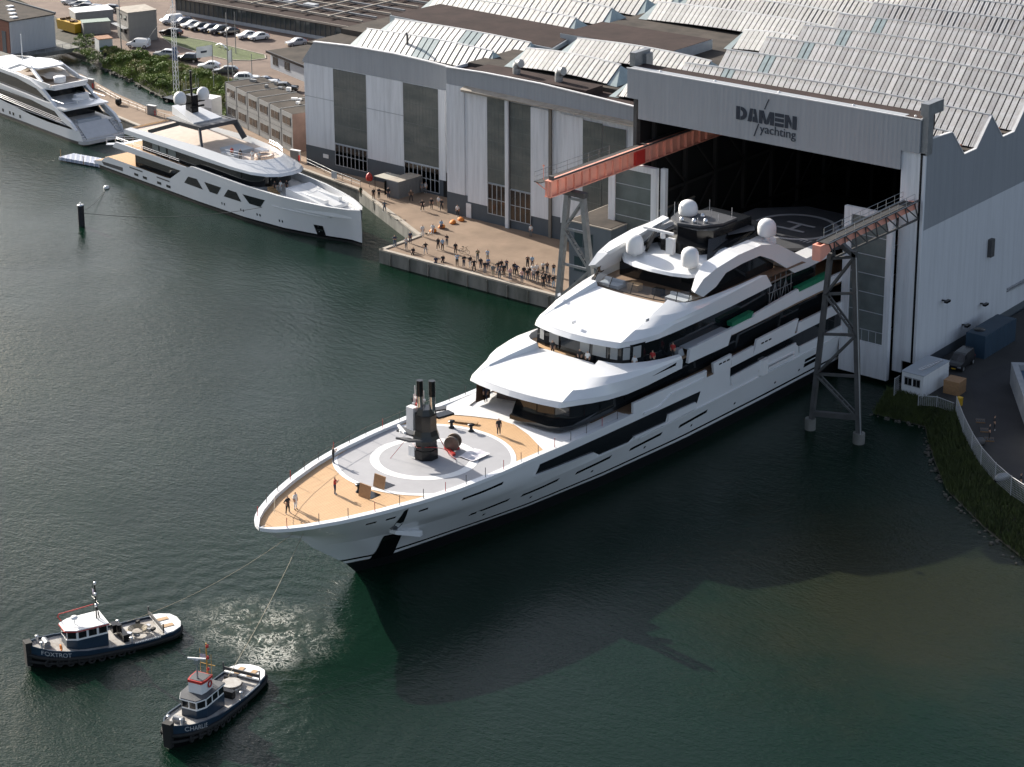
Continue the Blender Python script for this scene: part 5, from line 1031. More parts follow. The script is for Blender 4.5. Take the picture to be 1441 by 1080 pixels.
mb = MB(); mb.add([(-4.2, 46, 2.6), (4.2, 46, 2.6), (4.2, 2.8, 2.6), (-4.2, 2.8, 2.6)], [(0, 1, 2, 3)]); mb.build('main_deck', M['yw2'], y1)
mb = MB(); mb.prism([(-3.0, -.3), (2.9, -.3), (2.8, 2.8), (-2.9, 2.8)][::1], .75, [1.0, 1.0, 2.9, 2.9]); mb.build('transom_door', mat('transom_grey', (.47, .48, .50), .5, var=.1, scale=1.2), y1)
st_ = MB()
for s_ in (1, -1):
    for i in range(6): st_.b2((min(3.05*s_, 3.95*s_), -.2+i*.5, .75), (max(3.05*s_, 3.95*s_), .3+i*.5, 1.05+i*.33))
st_.build('stern_steps', mat('transom_grey', (.47, .48, .50), .5), y1)
sh1.patch('saloon_glass', [(6.0, 2.95, 8.0, 4.25), (14, 2.95, 14.2, 4.8), (26, 3.2, 26, 4.4), (40, 3.6, 40, 4.7)], M['glass'], lx=4.05, thick=.3)
for y in (25.1, 22.7, 21.5, 19.2): sh1.patch('porthole', [(y, .9, y, 1.45), (y+.55, .9, y+.55, 1.45)], M['glass'])
sh1.patch('side_arch', [(.9, 2.35, 2.6, 3.55), (5.0, 3.2, 6.1, 4.75), (7.3, 4.45, 8.5, 5.6), (10.9, 4.65, 10.9, 5.5), (17.4, 5.2, 17.4, 5.7), (30, 5.3, 30, 5.9), (42, 5.0, 42, 5.5)], M['yw'], lx=4.35, thick=.5)
sh1.patch('upper_arch', [(7.6, 5.3, 8.8, 6.0), (10.6, 6.2, 11.6, 7.4), (13.2, 7.2, 15.4, 8.3), (20, 7.9, 20, 8.5), (30, 8.0, 30, 8.6), (38, 7.0, 38, 7.4)], M['yw'], lx=4.2, thick=.6)
sh1.patch('upper_glass', [(11.2, 5.6, 11.9, 6.6), (18, 5.8, 18, 7.6), (30, 6.0, 30, 7.9)], M['glass'], lx=3.9, thick=.3)
mb = MB(); plan(mb, [(4.2, 4.4), (4.3, 40)], 4.9, 5.2); mb.build('upper_deck', M['yw'], y1)
mb = MB(); plan(mb, [(3.9, 8.5), (3.9, 40)], 2.6, 4.9); mb.build('main_saloon', M['glass'], y1); mb = MB(); plan(mb, [(3.4, 13.5), (3.4, 38)], 5.2, 7.5); mb.build('upper_saloon', M['glass'], y1)
mb = MB(); mb.prism([(-3.0, 9.3), (3.0, 9.3), (3.6, 11), (3.9, 36), (-3.9, 36), (-3.6, 11)], 7.35, 7.9); mb.build('flybridge', M['yw'], y1)
mb = MB(); mb.prism([(-3.2, 9.6), (3.2, 9.6), (3.5, 24), (-3.5, 24)], 7.9, 7.93); mb.build('flybridge_deck', mat('fly_deck', (.22, .17, .13), .7), y1)
mb = MB()
for s_ in (1, -1): mb.bar((3.55*s_, 9.9, 8.1), (3.7*s_, 27, 8.5), .25, .5)
mb.bar((-3.4, 9.5, 8.0), (3.4, 9.5, 8.0), .3, .4); mb.build('flybridge_coaming', M['yw'], y1)
hp = MB(); plan(hp, [(2.4, 15.4), (3.0, 17), (3.0, 20.5), (1.8, 22.8), (0, 23.2)], 9.75, 10.0); hp.build('hard_top', M['yw'], y1)
hp = MB()
for s_ in (1, -1): hp.bar((3.4*s_, 12.6, 8.2), (2.7*s_, 17.4, 9.85), .3, .7); hp.bar((3.3*s_, 24.5, 8.4), (2.7*s_, 20.5, 9.85), .2, .4)
hp.build('hard_top_leg', M['yw'], y1)
hp = MB(); rows = [[(x, y, 8.75+.35*math.sin(x*2+y)*.6+.25*math.cos(y*1.7)) for x in np.linspace(-2.3, 2.3, 9)] for y in np.linspace(13.2, 21.5, 10)]; hp.grid(rows); hp.build('tan_cover', M['cream'], y1)
hp = MB(); hp.lathe([(1.0, 0), (1.05, .9), (.9, 1.0), (.01, 1.0)], (-.4, 12.0, 7.93), 16); hp.build('covered_bar', M['yw2'], y1)
hp = MB(); hp.lathe([(.01, .72), (.9, .72), (.9, .8), (.01, .82)], (-.3, 6.8, 5.2), 18); hp.tube((-.3, 6.8, 5.2), (-.3, 6.8, 5.95), .15, 8); hp.build('dining_table', M['yw2'], y1); hp = MB(); hp.b2((.4, 8.2, 5.2), (2.8, 9.2, 6.2)); hp.build('bar_unit', M['yw2'], y1); hp = MB(); hp.b2((-2.2, 3.6, 2.6), (2.2, 4.6, 3.1)); hp.build('sofa', mat('sunpad_grey', (.36, .39, .42), .8), y1)
hp = MB(); hp.tube((-1.3, 22.8, 10), (-1.3, 22.8, 14.5), .09, 6); hp.build('antenna', M['white'], y1)
gr = MB()
for s_ in (1, -1):
    for z in (3.05, 3.35, 3.65): gr.tube((4.15*s_, 5.5, z-.25), (4.3*s_, 26, z+.3), .03, 4)
    gr.path([(3.9*s_, 5, 6.1), (3.9*s_, 12, 6.1)], .03, 4)
gr.path([(-3.9, 4.8, 6.1), (3.9, 4.8, 6.1)], .03, 4); gr.build('guard_rail', M['alu'], y1)
# ================================================================== TUGS
def tug(name, label, loc, rz, upper):
    t = thing('tugboat', label, 'tugboat', loc, rz, group='harbour tugs at the tow'); t.scale = (.9, .9, .95) if upper else (.95, .95, .97)
    HB = [(0, .22), (.5, .85), (1.5, 1.5), (3, 2.0), (5, 2.25), (11, 2.25), (13.2, 2.05), (14.2, 1.5), (14.6, .5)]; SH = [(0, 2.25), (2, 1.75), (5, 1.2), (9, .85), (14.6, .85)]
    hbt = lambda y: lerp(y, [p[0] for p in HB], [p[1] for p in HB]); sh = lambda y: lerp(y, [p[0] for p in SH], [p[1] for p in SH])
    ys = list(np.linspace(0, 3, 9))+list(np.linspace(3.6, 12.5, 14))+list(np.linspace(12.9, 14.6, 8))
    def skin(nm, f0, f1, k0, k1, m, dx=0):
        mb = MB()
        for s_ in (1, -1): mb.grid([[((hbt(y)*k0+dx)*s_, y+(1-k0)*(.9 if y < 3 else 0), f0(y)) for y in ys], [((hbt(y)*k1+dx)*s_, y+(1-k1)*(.9 if y < 3 else 0), f1(y)) for y in ys]], flip=s_ > 0)
        return mb.build(nm, m, t)
    skin('lower_hull', lambda y: -.6, lambda y: .45*sh(y)+.1, .72, .97, M['black']); skin('hull', lambda y: .45*sh(y)+.1, lambda y: sh(y), .97, 1.0, M['tugblue'])
    rb = MB()
    for s_ in (1, -1): rb.path([((hbt(y)*1.0+.05)*s_, y, .62*sh(y)-.12) for y in ys], .17, 6); rb.path([((hbt(y)*.98+.04)*s_, y, .3*sh(y)) for y in ys], .14, 6)
    rb.build('rubbing_strake', M['rubber'], t)
    mb = MB(); mb.box((0, .0, .2), (.75, .5, 2.3), top=(1.2, 1.3)); mb.build('bow_fender', M['rubber'], t)
    tyres = []
    for i in range(9):
        y = 1.4+i*.95; x = hbt(y)+.12; mb = MB(); z = .42*sh(y); n = 10
        mb.path([(x, y+.3*math.cos(a), z-.15+.3*math.sin(a)) for a in np.linspace(0, 2*math.pi, n)], .1, 5); o = mb.build('tyre_fender', M['rubber'], t); mirror(o)
    mb = MB(); mb.grid([[(-(hbt(y)-.12), y, sh(y)-.22) for y in ys], [((hbt(y)-.12), y, sh(y)-.22) for y in ys]], flip=True, smooth=False); mb.build('deck', M['tugdeck'], t)
    mb = MB()
    for s_ in (1, -1):
        a = [(hbt(y)*s_, y, sh(y)) for y in ys]; b = [((hbt(y)-.14)*s_, y, sh(y)) for y in ys]; c = [(p[0], p[1], p[2]-.3) for p in b]; mb.grid([a, b], smooth=False, flip=s_ > 0); mb.grid([b, c], smooth=False, flip=s_ > 0)
    mb.build('gunwale', M['tugblue'], t)
    mb = MB(); mb.prism([(-2.05, 12.4), (2.05, 12.4), (1.95, 13.3), (1.4, 14.2), (.5, 14.55), (-.5, 14.55), (-1.4, 14.2), (-1.95, 13.3)], .8, .94); mb.build('stern_plate', M['white'], t)
    for x in (-.7, .7): mb = MB(); mb.box((x, 13.1, .94), (.55, 1.3, .05)); mb.build('stern_board', M['wood'], t)
    hp = [(-.8, 3.4), (.8, 3.4), (1.3, 4.3), (1.35, 7.2), (-1.35, 7.2), (-1.3, 4.3)]
    mb = MB(); mb.prism(hp, .8, 2.0); mb.build('house', M['tugblue'], t); mb = MB(); mb.prism([(x*.98, 5.7+(y-5.7)*.98) for x, y in hp], 2.0, 2.95); hu = mb.build('wheelhouse', M['white'], t)
    mb = MB(); mb.prism([(x*1.06, 5.6+(y-5.6)*1.06) for x, y in hp], 2.95, 3.06); mb.build('roof', M['white'] if not upper else M['ydark'], hu)
    mb = MB(); mb.prism([(x*1.08, 5.6+(y-5.6)*1.08) for x, y in hp], 2.88, 2.98); mb.build('roof_trim', M['red'] if not upper else M['white'], hu)
    pts = hp+[hp[0]]
    for (a, b), n in zip(zip(pts[:-1], pts[1:]), (2, 1, 3, 2, 3, 1)):
        for i in range(n):
            u, v = (i+.12)/n, (i+.88)/n; p = [a[0]+(b[0]-a[0])*u, a[1]+(b[1]-a[1])*u]; q = [a[0]+(b[0]-a[0])*v, a[1]+(b[1]-a[1])*v]; d = Vector((b[1]-a[1], -(b[0]-a[0]), 0)).normalized()*.03
            mb = MB(); mb.extr([(p[0]+d.x, p[1]+d.y, 2.2), (q[0]+d.x, q[1]+d.y, 2.2), (q[0]+d.x, q[1]+d.y, 2.8), (p[0]+d.x, p[1]+d.y, 2.8)], (-d.x*1.5, -d.y*1.5, 0)); mb.build('wheelhouse_window', M['glass'], hu)
    # foredeck winch and bitts
    mb = MB(); mb.tube((-.5, 1.7, 1.95), (.5, 1.7, 1.95), .3, 12); mb.box((0, 1.7, 1.5), (1.3, .6, .3)); mb.build('windlass', M['steel'], t)
    for x, y in ((-.7, 1.1), (.7, 1.1), (-1.9, 9.2), (1.9, 9.2)): mb = MB(); mb.tube((x, y, sh(y)-.2), (x, y, sh(y)+.4), .11, 8); mb.lathe([(.01, .5), (.17, .48), (.17, .38), (.1, .36)], (x, y, sh(y)), 8); mb.build('bitt', M['alu'], t)
    # tow hook frame, ropes and clutter abaft the house
    mb = MB(); mb.bar((-1.3, 8.9, 1.0), (1.3, 8.9, 1.0), .5, .7); mb.tube((0, 8.7, 1.2), (0, 8.7, 1.9), .25, 8); mb.box((-.8, 8.5, .9), (.8, .6, .8)); mb.build('tow_winch', M['black'], t)
    mb = MB()
    for k in range(5): r = .55+.09*k; mb.path([(.2+r*math.cos(a), 10.4+r*math.sin(a), .92+.05*k) for a in np.linspace(0, 2*math.pi, 16)], .05, 4)
    mb.build('rope_coil', M['rope'] if not upper else mat('old_rope', (.14, .10, .07), .9), t)
    if upper: mb = MB(); mb.tube((0.1, 10.4, .85), (.1, 10.4, 1.25), .95, 20); mb.build('rope_drum_lid', M['tugdeck'], t)
    mb = MB(); mb.bar((-2.0, 12.3, 1.35), (2.0, 12.3, 1.35), .12, .3); mb.tube((-2.0, 12.3, 1), (-2.0, 12.3, 1.9), .07, 6); mb.tube((2.0, 12.3, 1), (2.0, 12.3, 1.9), .07, 6); mb.build('tow_bar', M['steeld'], t)
    for i in range(6): mb = MB(); mb.box((random.uniform(-1.5, 1.5), random.uniform(9.3, 11.8), .85), (random.uniform(.2, .6), random.uniform(.2, .6), random.uniform(.15, .4)), rz=random.random()); mb.build('deck_gear', random.choice([M['black'], M['steel'], M['alu'], M['rubber']]), t)
    # mast
    my = 6.6; zd = -.72; mb = MB(); mb.tube((0, my, 3.7+zd), (0, my, 7.6+zd), .07, 6); mb.tube((-.9, my, 5.6+zd), (.9, my, 5.6+zd), .04, 5); mb.tube((0, my+.3, 3.7+zd), (0, my, 5.5+zd), .05, 5); mb.tube((.5, my, 3.7+zd), (.5, my, 6.6+zd), .025, 4); mb.tube((-.7, my, 3.7+zd), (-.7, my, 7.0+zd), .02, 4); ma = mb.build('mast', mat('mast_ochre', (.45, .25, .05), .5) if upper else M['black'], t)
    for z in (5.0, 6.1, 7.2): mb = MB(); mb.lathe([(.01, 0), (.14, .02), (.14, .25), (.01, .28)], (.12, my, z+zd), 8); mb.build('mast_light', random.choice([M['red'], M['alu'], M['white']]), ma)
    mb = MB(); mb.grid([[(-.05-.13*i, my+.05*math.sin(i*1.3), 6.0+zd+.04*math.cos(i)) for i in range(6)], [(-.05-.13*i, my+.06*math.sin(i*1.1), 6.5+zd) for i in range(6)]]); mb.build('pennant', mat('faded_flag', (.45, .40, .48), .8), ma)
    if upper:
        mb = MB(); mb.prism([(-.7, 4.5), (.7, 4.5), (.85, 5.1), (.85, 6.1), (-.85, 6.1), (-.85, 5.1)], 3.06, 4.2); f_ = mb.build('flying_bridge', M['white'], t); mb = MB(); mb.prism([(-.74, 4.46), (.74, 4.46), (.89, 5.1), (.89, 6.14), (-.89, 6.14), (-.89, 5.1)], 4.02, 4.26); mb.build('red_rail', M['red'], f_); mb = MB(); mb.prism([(-.62, 4.6), (.62, 4.6), (.77, 5.15), (.77, 6.02), (-.77, 6.02), (-.77, 5.15)], 4.27, 4.29); mb.build('bridge_floor', M['ydark'], f_)
        mb = MB(); mb.tube((0, 5.0, 3.5), (0, 5.0, 5.7), .09, 6); mb.box((0, 5.0, 5.7), (.45, .45, .4)); mb.build('radar_post', M['alu'], t); mb = MB(); mb.box((0, 5.0, 6.12), (1.7, .14, .12), rz=.3); mb.build('radar_scanner', M['white'], t)
        mb = MB(); mb.path([(.92, 5.6+.28*math.cos(a), 3.65+.28*math.sin(a)) for a in np.linspace(0, 2*math.pi, 12)], .07, 5); mb.build('life_ring', M['red'], t)
    else:
        mb = MB(); mb.lathe([(.01, .25), (.3, .22), (.34, .1), (.3, 0)], (0, 4.5, 3.55), 14); mb.tube((0, 4.5, 3.05), (0, 4.5, 3.6), .06, 6); mb.build('radar_dome', M['white'], t)
        mb = MB(); mb.path([(-1.2, 3.6, 3.05), (-1.25, 3.3, 3.5), (-1.1, 3.4, 3.8), (-.4, 6.5, 4.3)], .05, 5); mb.build('awning_rail', M['red'], t); mb = MB(); mb.path([(1.3+.25*math.cos(a), 2.7, 1.75+.25*math.sin(a)) for a in np.linspace(0, 2*math.pi, 12)], .07, 5); mb.build('life_ring', M['orange'], t)
    # the name on the bow
    for s_ in (1,):
        cu = bpy.data.curves.new('name', 'FONT'); cu.body = name; cu.extrude = .01; o = bpy.data.objects.new('name', cu); COL.objects.link(o); dg = bpy.context.evaluated_depsgraph_get(); me = bpy.data.meshes.new_from_object(o.evaluated_get(dg)); bpy.data.objects.remove(o)
        co = np.array([v.co[:] for v in me.vertices]); lo, hi = co.min(0), co.max(0); Lx = 2.5 if name == 'FOXTROT' else 2.3
        for v in me.vertices:
            u = (v.co.x-lo[0])/(hi[0]-lo[0]); w_ = (v.co.y-lo[1])/(hi[1]-lo[1]); y = .9+u*Lx; z0 = sh(y)-.62; v.co = ((hbt(y)*1.0+.06), y, z0+.06+w_*.42)
        me.materials.clear(); me.materials.append(M['white']); link('name_lettering', me, t)
    # slogan strip on the aft bulwark, too small to read
    mb = MB()
    for i in range(16): mb.b2((2.24, 9.4+i*.16, .78), (2.27, 9.4+i*.16+.1, .92))
    mb.build('bulwark_lettering', M['white'], t)
    return t
fx = at(41, 938, 0); tug('FOXTROT', 'dark blue tugboat with red-edged white roof, further from the camera, reading FOXTROT', (fx[0], fx[1], 0), math.radians(-21.5), False)
ch = at(238, 1054, 0); tug('CHARLIE', 'dark blue tugboat with white upper steering stand and red rail, nearest camera, reading CHARLIE', (ch[0], ch[1], 0), math.radians(14), True)
def rope(name, a, b, sag, r, m, label, n=18):
    a, b = np.array(a, float), np.array(b, float); mb = MB(); mb.path([tuple(a+(b-a)*t-np.array([0, 0, sag*4*t*(1-t)])) for t in np.linspace(0, 1, n)], r, 5, ); return tag(mb.build(name, m), label, 'rope')
def tl(loc, rz, p): c, s_ = math.cos(rz), math.sin(rz); return (loc[0]+p[0]*c-p[1]*s_, loc[1]+p[0]*s_+p[1]*c, p[2])
rope('tow_line', yw((1.0, 3.4, 7.6)), tl(fx, math.radians(-21.5), (0, 9, 1.9)), .8, .022, M['rope'], 'thin tow line from the big bow to the farther tugboat')
rope('tow_line', yw((1.5, 4.0, 7.5)), tl(ch, math.radians(14), (0, 9, 1.9)), .5, .026, M['rope'], 'thin tow line from the big bow to the nearest tugboat')
pl = at(115, 318, 0); pt = thing('mooring_pile', 'lone dark mooring pile with a pale cap standing in the water', 'pile', (pl[0], pl[1], 0))
mb = MB(); mb.tube((0, 0, -2), (0, 0, 3.1), .46, 14); mb.build('pile', M['pile'], pt); mb = MB(); mb.lathe([(.5, 0), (.5, .06), (.01, .12)], (0, 0, 3.1), 14); mb.tube((-.05, 0, 3.2), (-.05, 0, 3.55), .1, 8); mb.build('pile_cap', M['white'], pt)
c82 = math.radians(82)
rope('mooring_line', (pl[0]+.4, pl[1], 2.0), tl((-197.0, 207.6), c82, (-4.7, 14.6, 3.0)), 1.0, .04, M['rope2'], 'dark mooring line from the pile to the moored yacht bow')
bw = at(150, 265, 0); rope('mooring_line', (pl[0]+.3, pl[1], 2.3), (bw[0], bw[1], .1), .6, .035, M['rope2'], 'dark slack line from the pile to the small white mooring buoy')
mb = MB(); mb.lathe([(.01, .45), (.35, .35), (.5, .1), (.4, -.2), (.01, -.3)], (0, 0, 0), 14); tag(mb.build('mooring_buoy', M['white'], loc=(bw[0], bw[1], 0)), 'small white mooring buoy floating beyond the pile', 'buoy')
# pontoon of floating cubes and stern gangway
pn = thing('pontoon', 'pale floating cube pontoon off the moored yacht stern', 'pontoon', tuple(at(104, 229, .3)), math.radians(-3))
pcol = mat('pontoon_blue', (.32, .36, .46), .6); pcol2 = mat('pontoon_pale', (.5, .52, .58), .6); cb = MB(); cb.box((0, 0, -.2), (.46, .46, .5), top=(.94, .94)); cm1, cm2 = cb.mesh('cube', pcol), cb.mesh('cube', pcol2)
for i in range(18):
    for j in range(6): link('float_cube', cm1 if (i+j) % 2 else cm2, pn, (-3.4+i*.5, j*.5+.1*i, 0))
mb = MB(); 
for x in (-3.4, 2.5): mb.tube((x, 0, .2), (x, 0, 1.5), .06, 6)
mb.build('pontoon_post', M['wood'], pn)
gw = thing('gangway', 'light aluminium gangway from quay to moored yacht stern', 'gangway', tuple(at(165, 209, 1.6)))
mb = MB(); mb.bar((-2.5, 0, .3), (4.5, 5, .5), 1.0, .1); mb.build('walkway', M['alu'], gw); mb = MB()
for dx, dy in ((.4, -.4), (-.4, .4)):
    mb.tube((-2.5+dx, dy, 1.3), (4.5+dx, 5+dy, 1.5), .04, 5)
    for t in np.linspace(0, 1, 7): mb.tube((-2.5+7*t+dx, 5*t+dy, .3+.2*t), (-2.5+7*t+dx, 5*t+dy, 1.3+.2*t), .03, 4)
mb.build('handrail', M['alu'], gw)
# ================================================================== PEOPLE
PM = {}
def cloth(c):
    k = 'cloth_%02d_%02d_%02d' % tuple(int(v*99) for v in c); return mat(k, c, .85, var=.15, scale=8)
HAIR = [(.02, .014, .01), (.06, .035, .018), (.16, .10, .045), (.12, .11, .10)]
def person_mesh(key, J, hair=True):
    """one skin grown over a jointed skeleton: J = joints {name: (x, y, z, radius)}"""
    if key in PM: return PM[key]
    E_ = [('pelvis', 'chest'), ('chest', 'neck'), ('neck', 'head'), ('head', 'crown'), ('chest', 'shL'), ('shL', 'elL'), ('elL', 'wrL'), ('wrL', 'haL'), ('chest', 'shR'), ('shR', 'elR'), ('elR', 'wrR'), ('wrR', 'haR'),
          ('pelvis', 'hiL'), ('hiL', 'knL'), ('knL', 'anL'), ('anL', 'toL'), ('pelvis', 'hiR'), ('hiR', 'knR'), ('knR', 'anR'), ('anR', 'toR')]
    names = list(J); me = bpy.data.meshes.new('body'); me.from_pydata([J[n][:3] for n in names], [(names.index(a), names.index(b)) for a, b in E_], [])
    o = bpy.data.objects.new('body', me); COL.objects.link(o); o.modifiers.new('s', 'SKIN'); sd_ = o.modifiers.new('d', 'SUBSURF'); sd_.levels = 1; sd_.render_levels = 1
    sk = me.skin_vertices[0].data
    for i, n in enumerate(names): r = J[n][3]*(1.0 if n in ('head', 'crown', 'neck', 'haL', 'haR') else 1.18); sk[i].radius = (r, r*(.72 if n in ('chest', 'pelvis') else 1)); sk[i].use_root = (n == 'pelvis')
    dg = bpy.context.evaluated_depsgraph_get(); out = bpy.data.meshes.new_from_object(o.evaluated_get(dg)); bpy.data.objects.remove(o)
    for i in range(5): out.materials.append(M['skin'])          # skin, shirt, trousers, hair, shoes
    P = {n: Vector(J[n][:3]) for n in names}; seg = {'s': [('pelvis', 'chest'), ('chest', 'neck'), ('chest', 'shL'), ('chest', 'shR'), ('shL', 'elL'), ('shR', 'elR')], 't': [('pelvis', 'hiL'), ('pelvis', 'hiR'), ('hiL', 'knL'), ('hiR', 'knR'), ('knL', 'anL'), ('knR', 'anR')], 'k': [('neck', 'head'), ('head', 'crown'), ('elL', 'wrL'), ('elR', 'wrR'), ('wrL', 'haL'), ('wrR', 'haR')], 'b': [('anL', 'toL'), ('anR', 'toR')]}
    def dseg(p, a, b): ab = b-a; t = max(0, min(1, (p-a).dot(ab)/max(ab.length_squared, 1e-9))); return (p-a-ab*t).length
    for f in out.polygons:
        c = f.center; best = min(((dseg(c, P[a], P[b]), k) for k, L in seg.items() for a, b in L))[1]
        idx = {'s': 1, 't': 2, 'k': 0, 'b': 4}[best]
        if best == 'k' and c.z > P['head'].z-.02 and (c.z > P['crown'].z-.03 or c.y > P['head'].y+.02): idx = 3
        f.material_index = idx; f.use_smooth = True
    PM[key] = out; return out
def pose(kind, h=1.76):
    s = h/1.76; J = dict(pelvis=(0, 0, .95, .155), chest=(0, .0, 1.3, .165), neck=(0, 0, 1.5, .06), head=(0, -.02, 1.62, .095), crown=(0, -.01, 1.72, .075),
        shL=(-.19, 0, 1.42, .065), elL=(-.25, .03, 1.14, .05), wrL=(-.24, -.06, .90, .036), haL=(-.23, -.09, .80, .035), shR=(.19, 0, 1.42, .065), elR=(.25, .03, 1.14, .05), wrR=(.24, -.06, .90, .036), haR=(.23, -.09, .80, .035),
        hiL=(-.10, 0, .88, .10), knL=(-.11, -.02, .50, .068), anL=(-.12, .02, .09, .045), toL=(-.13, -.14, .04, .04), hiR=(.10, 0, .88, .10), knR=(.11, -.02, .50, .068), anR=(.12, .02, .09, .045), toR=(.13, -.14, .04, .04))
    if kind == 'phone': J.update(elL=(-.24, -.16, 1.18, .05), wrL=(-.12, -.34, 1.38, .036), haL=(-.06, -.38, 1.46, .035), elR=(.24, -.16, 1.18, .05), wrR=(.12, -.34, 1.38, .036), haR=(.06, -.38, 1.46, .035))
    if kind == 'cross': J.update(elL=(-.26, -.1, 1.16, .05), wrL=(-.04, -.26, 1.2, .036), haL=(.08, -.24, 1.22, .035), elR=(.26, -.1, 1.16, .05), wrR=(.04, -.29, 1.16, .036), haR=(-.08, -.26, 1.14, .035))
    if kind == 'hips': J.update(elL=(-.40, .08, 1.16, .05), wrL=(-.22, -.05, 1.0, .036), haL=(-.17, -.1, .96, .035), elR=(.40, .08, 1.16, .05), wrR=(.22, -.05, 1.0, .036), haR=(.17, -.1, .96, .035), knL=(-.17, -.02, .5, .068), anL=(-.22, .02, .09, .045), toL=(-.25, -.13, .04, .04), knR=(.17, -.02, .5, .068), anR=(.22, .02, .09, .045), toR=(.25, -.13, .04, .04))
    if kind == 'walk': J.update(knL=(-.11, -.18, .52, .068), anL=(-.11, -.24, .1, .045), toL=(-.11, -.42, .06, .04), knR=(.11, .06, .5, .068), anR=(.11, .30, .14, .045), toR=(.11, .18, .04, .04), elL=(-.25, .16, 1.15, .05), wrL=(-.24, .18, .92, .036), haL=(-.23, .16, .83, .035), elR=(.25, -.12, 1.15, .05), wrR=(.24, -.28, .96, .036), haR=(.23, -.34, .88, .035))
    if kind == 'sit':
        J = {k: (v[0], v[1], v[2]-.45, v[3]) for k, v in J.items()}
        J.update(knL=(-.13, -.44, .50, .072), anL=(-.13, -.46, .09, .045), toL=(-.13, -.62, .04, .04), knR=(.13, -.44, .50, .072), anR=(.13, -.46, .09, .045), toR=(.13, -.62, .04, .04), elL=(-.24, -.08, .70, .05), wrL=(-.14, -.32, .62, .036), haL=(-.12, -.40, .60, .035), elR=(.24, -.08, .70, .05), wrR=(.14, -.32, .62, .036), haR=(.12, -.40, .60, .035))
    return {k: tuple(c*s for c in v) for k, v in J.items()}
CN = {(.02, .02, .023): 'black', (.65, .65, .64): 'white', (.03, .04, .075): 'navy', (.14, .15, .16): 'grey', (.11, .20, .36): 'blue', (.40, .035, .03): 'red', (.40, .33, .24): 'beige', (.30, .42, .55): 'light blue', (.06, .08, .04): 'dark green', (.42, .42, .43): 'pale grey', (.55, .35, .33): 'pink', (.09, .055, .035): 'brown', (.07, .10, .15): 'denim'}
C_ = {v: k for k, v in CN.items()}
PC = []
def person(xyz, rz, shirt, trou, kind='stand', hair=0, label='', group=None, h=1.76):
    me = person_mesh('%s%.2f' % (kind, h), pose(kind, h)); o = link('person', me, None, xyz, rz); tag(o, label, 'person', group)
    for i, m in enumerate((M['skin'], cloth(C_[shirt]), cloth(C_[trou]), mat('hair_%d' % hair, HAIR[hair], .7), mat('shoe', (.03, .03, .03), .6) if hair % 2 else mat('shoe_white', (.45, .45, .45), .6))):
        o.material_slots[i].link = 'OBJECT'; o.material_slots[i].material = m
    PC.append(o); return o
ORD = ['first', 'second', 'third', 'fourth', 'fifth', 'sixth', 'seventh', 'eighth', 'ninth', 'tenth', 'eleventh', 'twelfth', 'thirteenth', 'fourteenth', 'fifteenth', 'sixteenth', 'seventeenth', 'eighteenth', 'nineteenth', 'twentieth', 'twenty-first', 'twenty-second', 'twenty-third', 'twenty-fourth', 'twenty-fifth', 'twenty-sixth', 'twenty-seventh', 'twenty-eighth', 'twenty-ninth', 'thirtieth', 'thirty-first', 'thirty-second', 'thirty-third', 'thirty-fourth', 'thirty-fifth', 'thirty-sixth', 'thirty-seventh', 'thirty-eighth', 'thirty-ninth', 'fortieth']
# the dense crowd at the quay edge: feet in photo pixels, what they wear
cr5 = [(75, 270, 'light blue', 'beige'), (85, 400, 'blue', 'navy'), (30, 470, 'black', 'denim'), (165, 530, 'grey', 'beige'), (255, 470, 'black', 'denim'), (275, 560, 'navy', 'grey'), (305, 445, 'black', 'denim'), (350, 520, 'black', 'black'), (395, 425, 'navy', 'denim'), (455, 580, 'pink', 'denim'),
       (525, 490, 'black', 'black'), (567, 505, 'navy', 'black'), (655, 620, 'pink', 'denim'), (687, 555, 'black', 'grey'), (748, 590, 'black', 'denim'), (750, 375, 'black', 'black'), (827, 365, 'light blue', 'navy'), (782, 565, 'black', 'beige'), (838, 530, 'white', 'pink'), (852, 590, 'pale grey', 'denim'), (905, 500, 'white', 'white'), (916, 610, 'black', 'grey'),
       (1008, 470, 'white', 'black'), (1080, 470, 'black', 'denim'), (1190, 495, 'black', 'light blue'), (1000, 640, 'black', 'black'), (1020, 705, 'black', 'black'), (1047, 660, 'black', 'navy'), (1110, 680, 'black', 'navy'), (1185, 710, 'black', 'light blue')]
def wpos(px, py): return (680+px*.08333, 330+(py+195)*.08333)
lst = [(*wpos(a, b), c, d) for a, b, c, d in cr5]
r4 = [(635, 575, 'black', 'black'), (645, 652, 'light blue', 'black'), (688, 660, 'black', 'navy'), (728, 660, 'black', 'white'), (752, 688, 'black', 'black'), (775, 622, 'dark green', 'grey'), (795, 672, 'black', 'navy')]
lst += [(500+a*.2221, 230+b*.2221, c, d) for a, b, c, d in r4]
lst.sort(key=lambda t: t[0]); kinds = ['stand', 'phone', 'cross', 'stand', 'hips', 'phone', 'stand']
for i, (px, py, sh_, tr_) in enumerate(lst):
    p = at(px, py, QZ); p[1] = max(p[1], 203.9)
    person((p[0], p[1], QZ), math.radians(40+random.uniform(-28, 28)), sh_, tr_, kinds[i % 7], i % 4, 'person in %s top and %s trousers, %s from the left in the quayside crowd' % (sh_, tr_, ORD[i]), 'spectators in the quayside crowd', h=1.82 if i % 3 else 1.7)
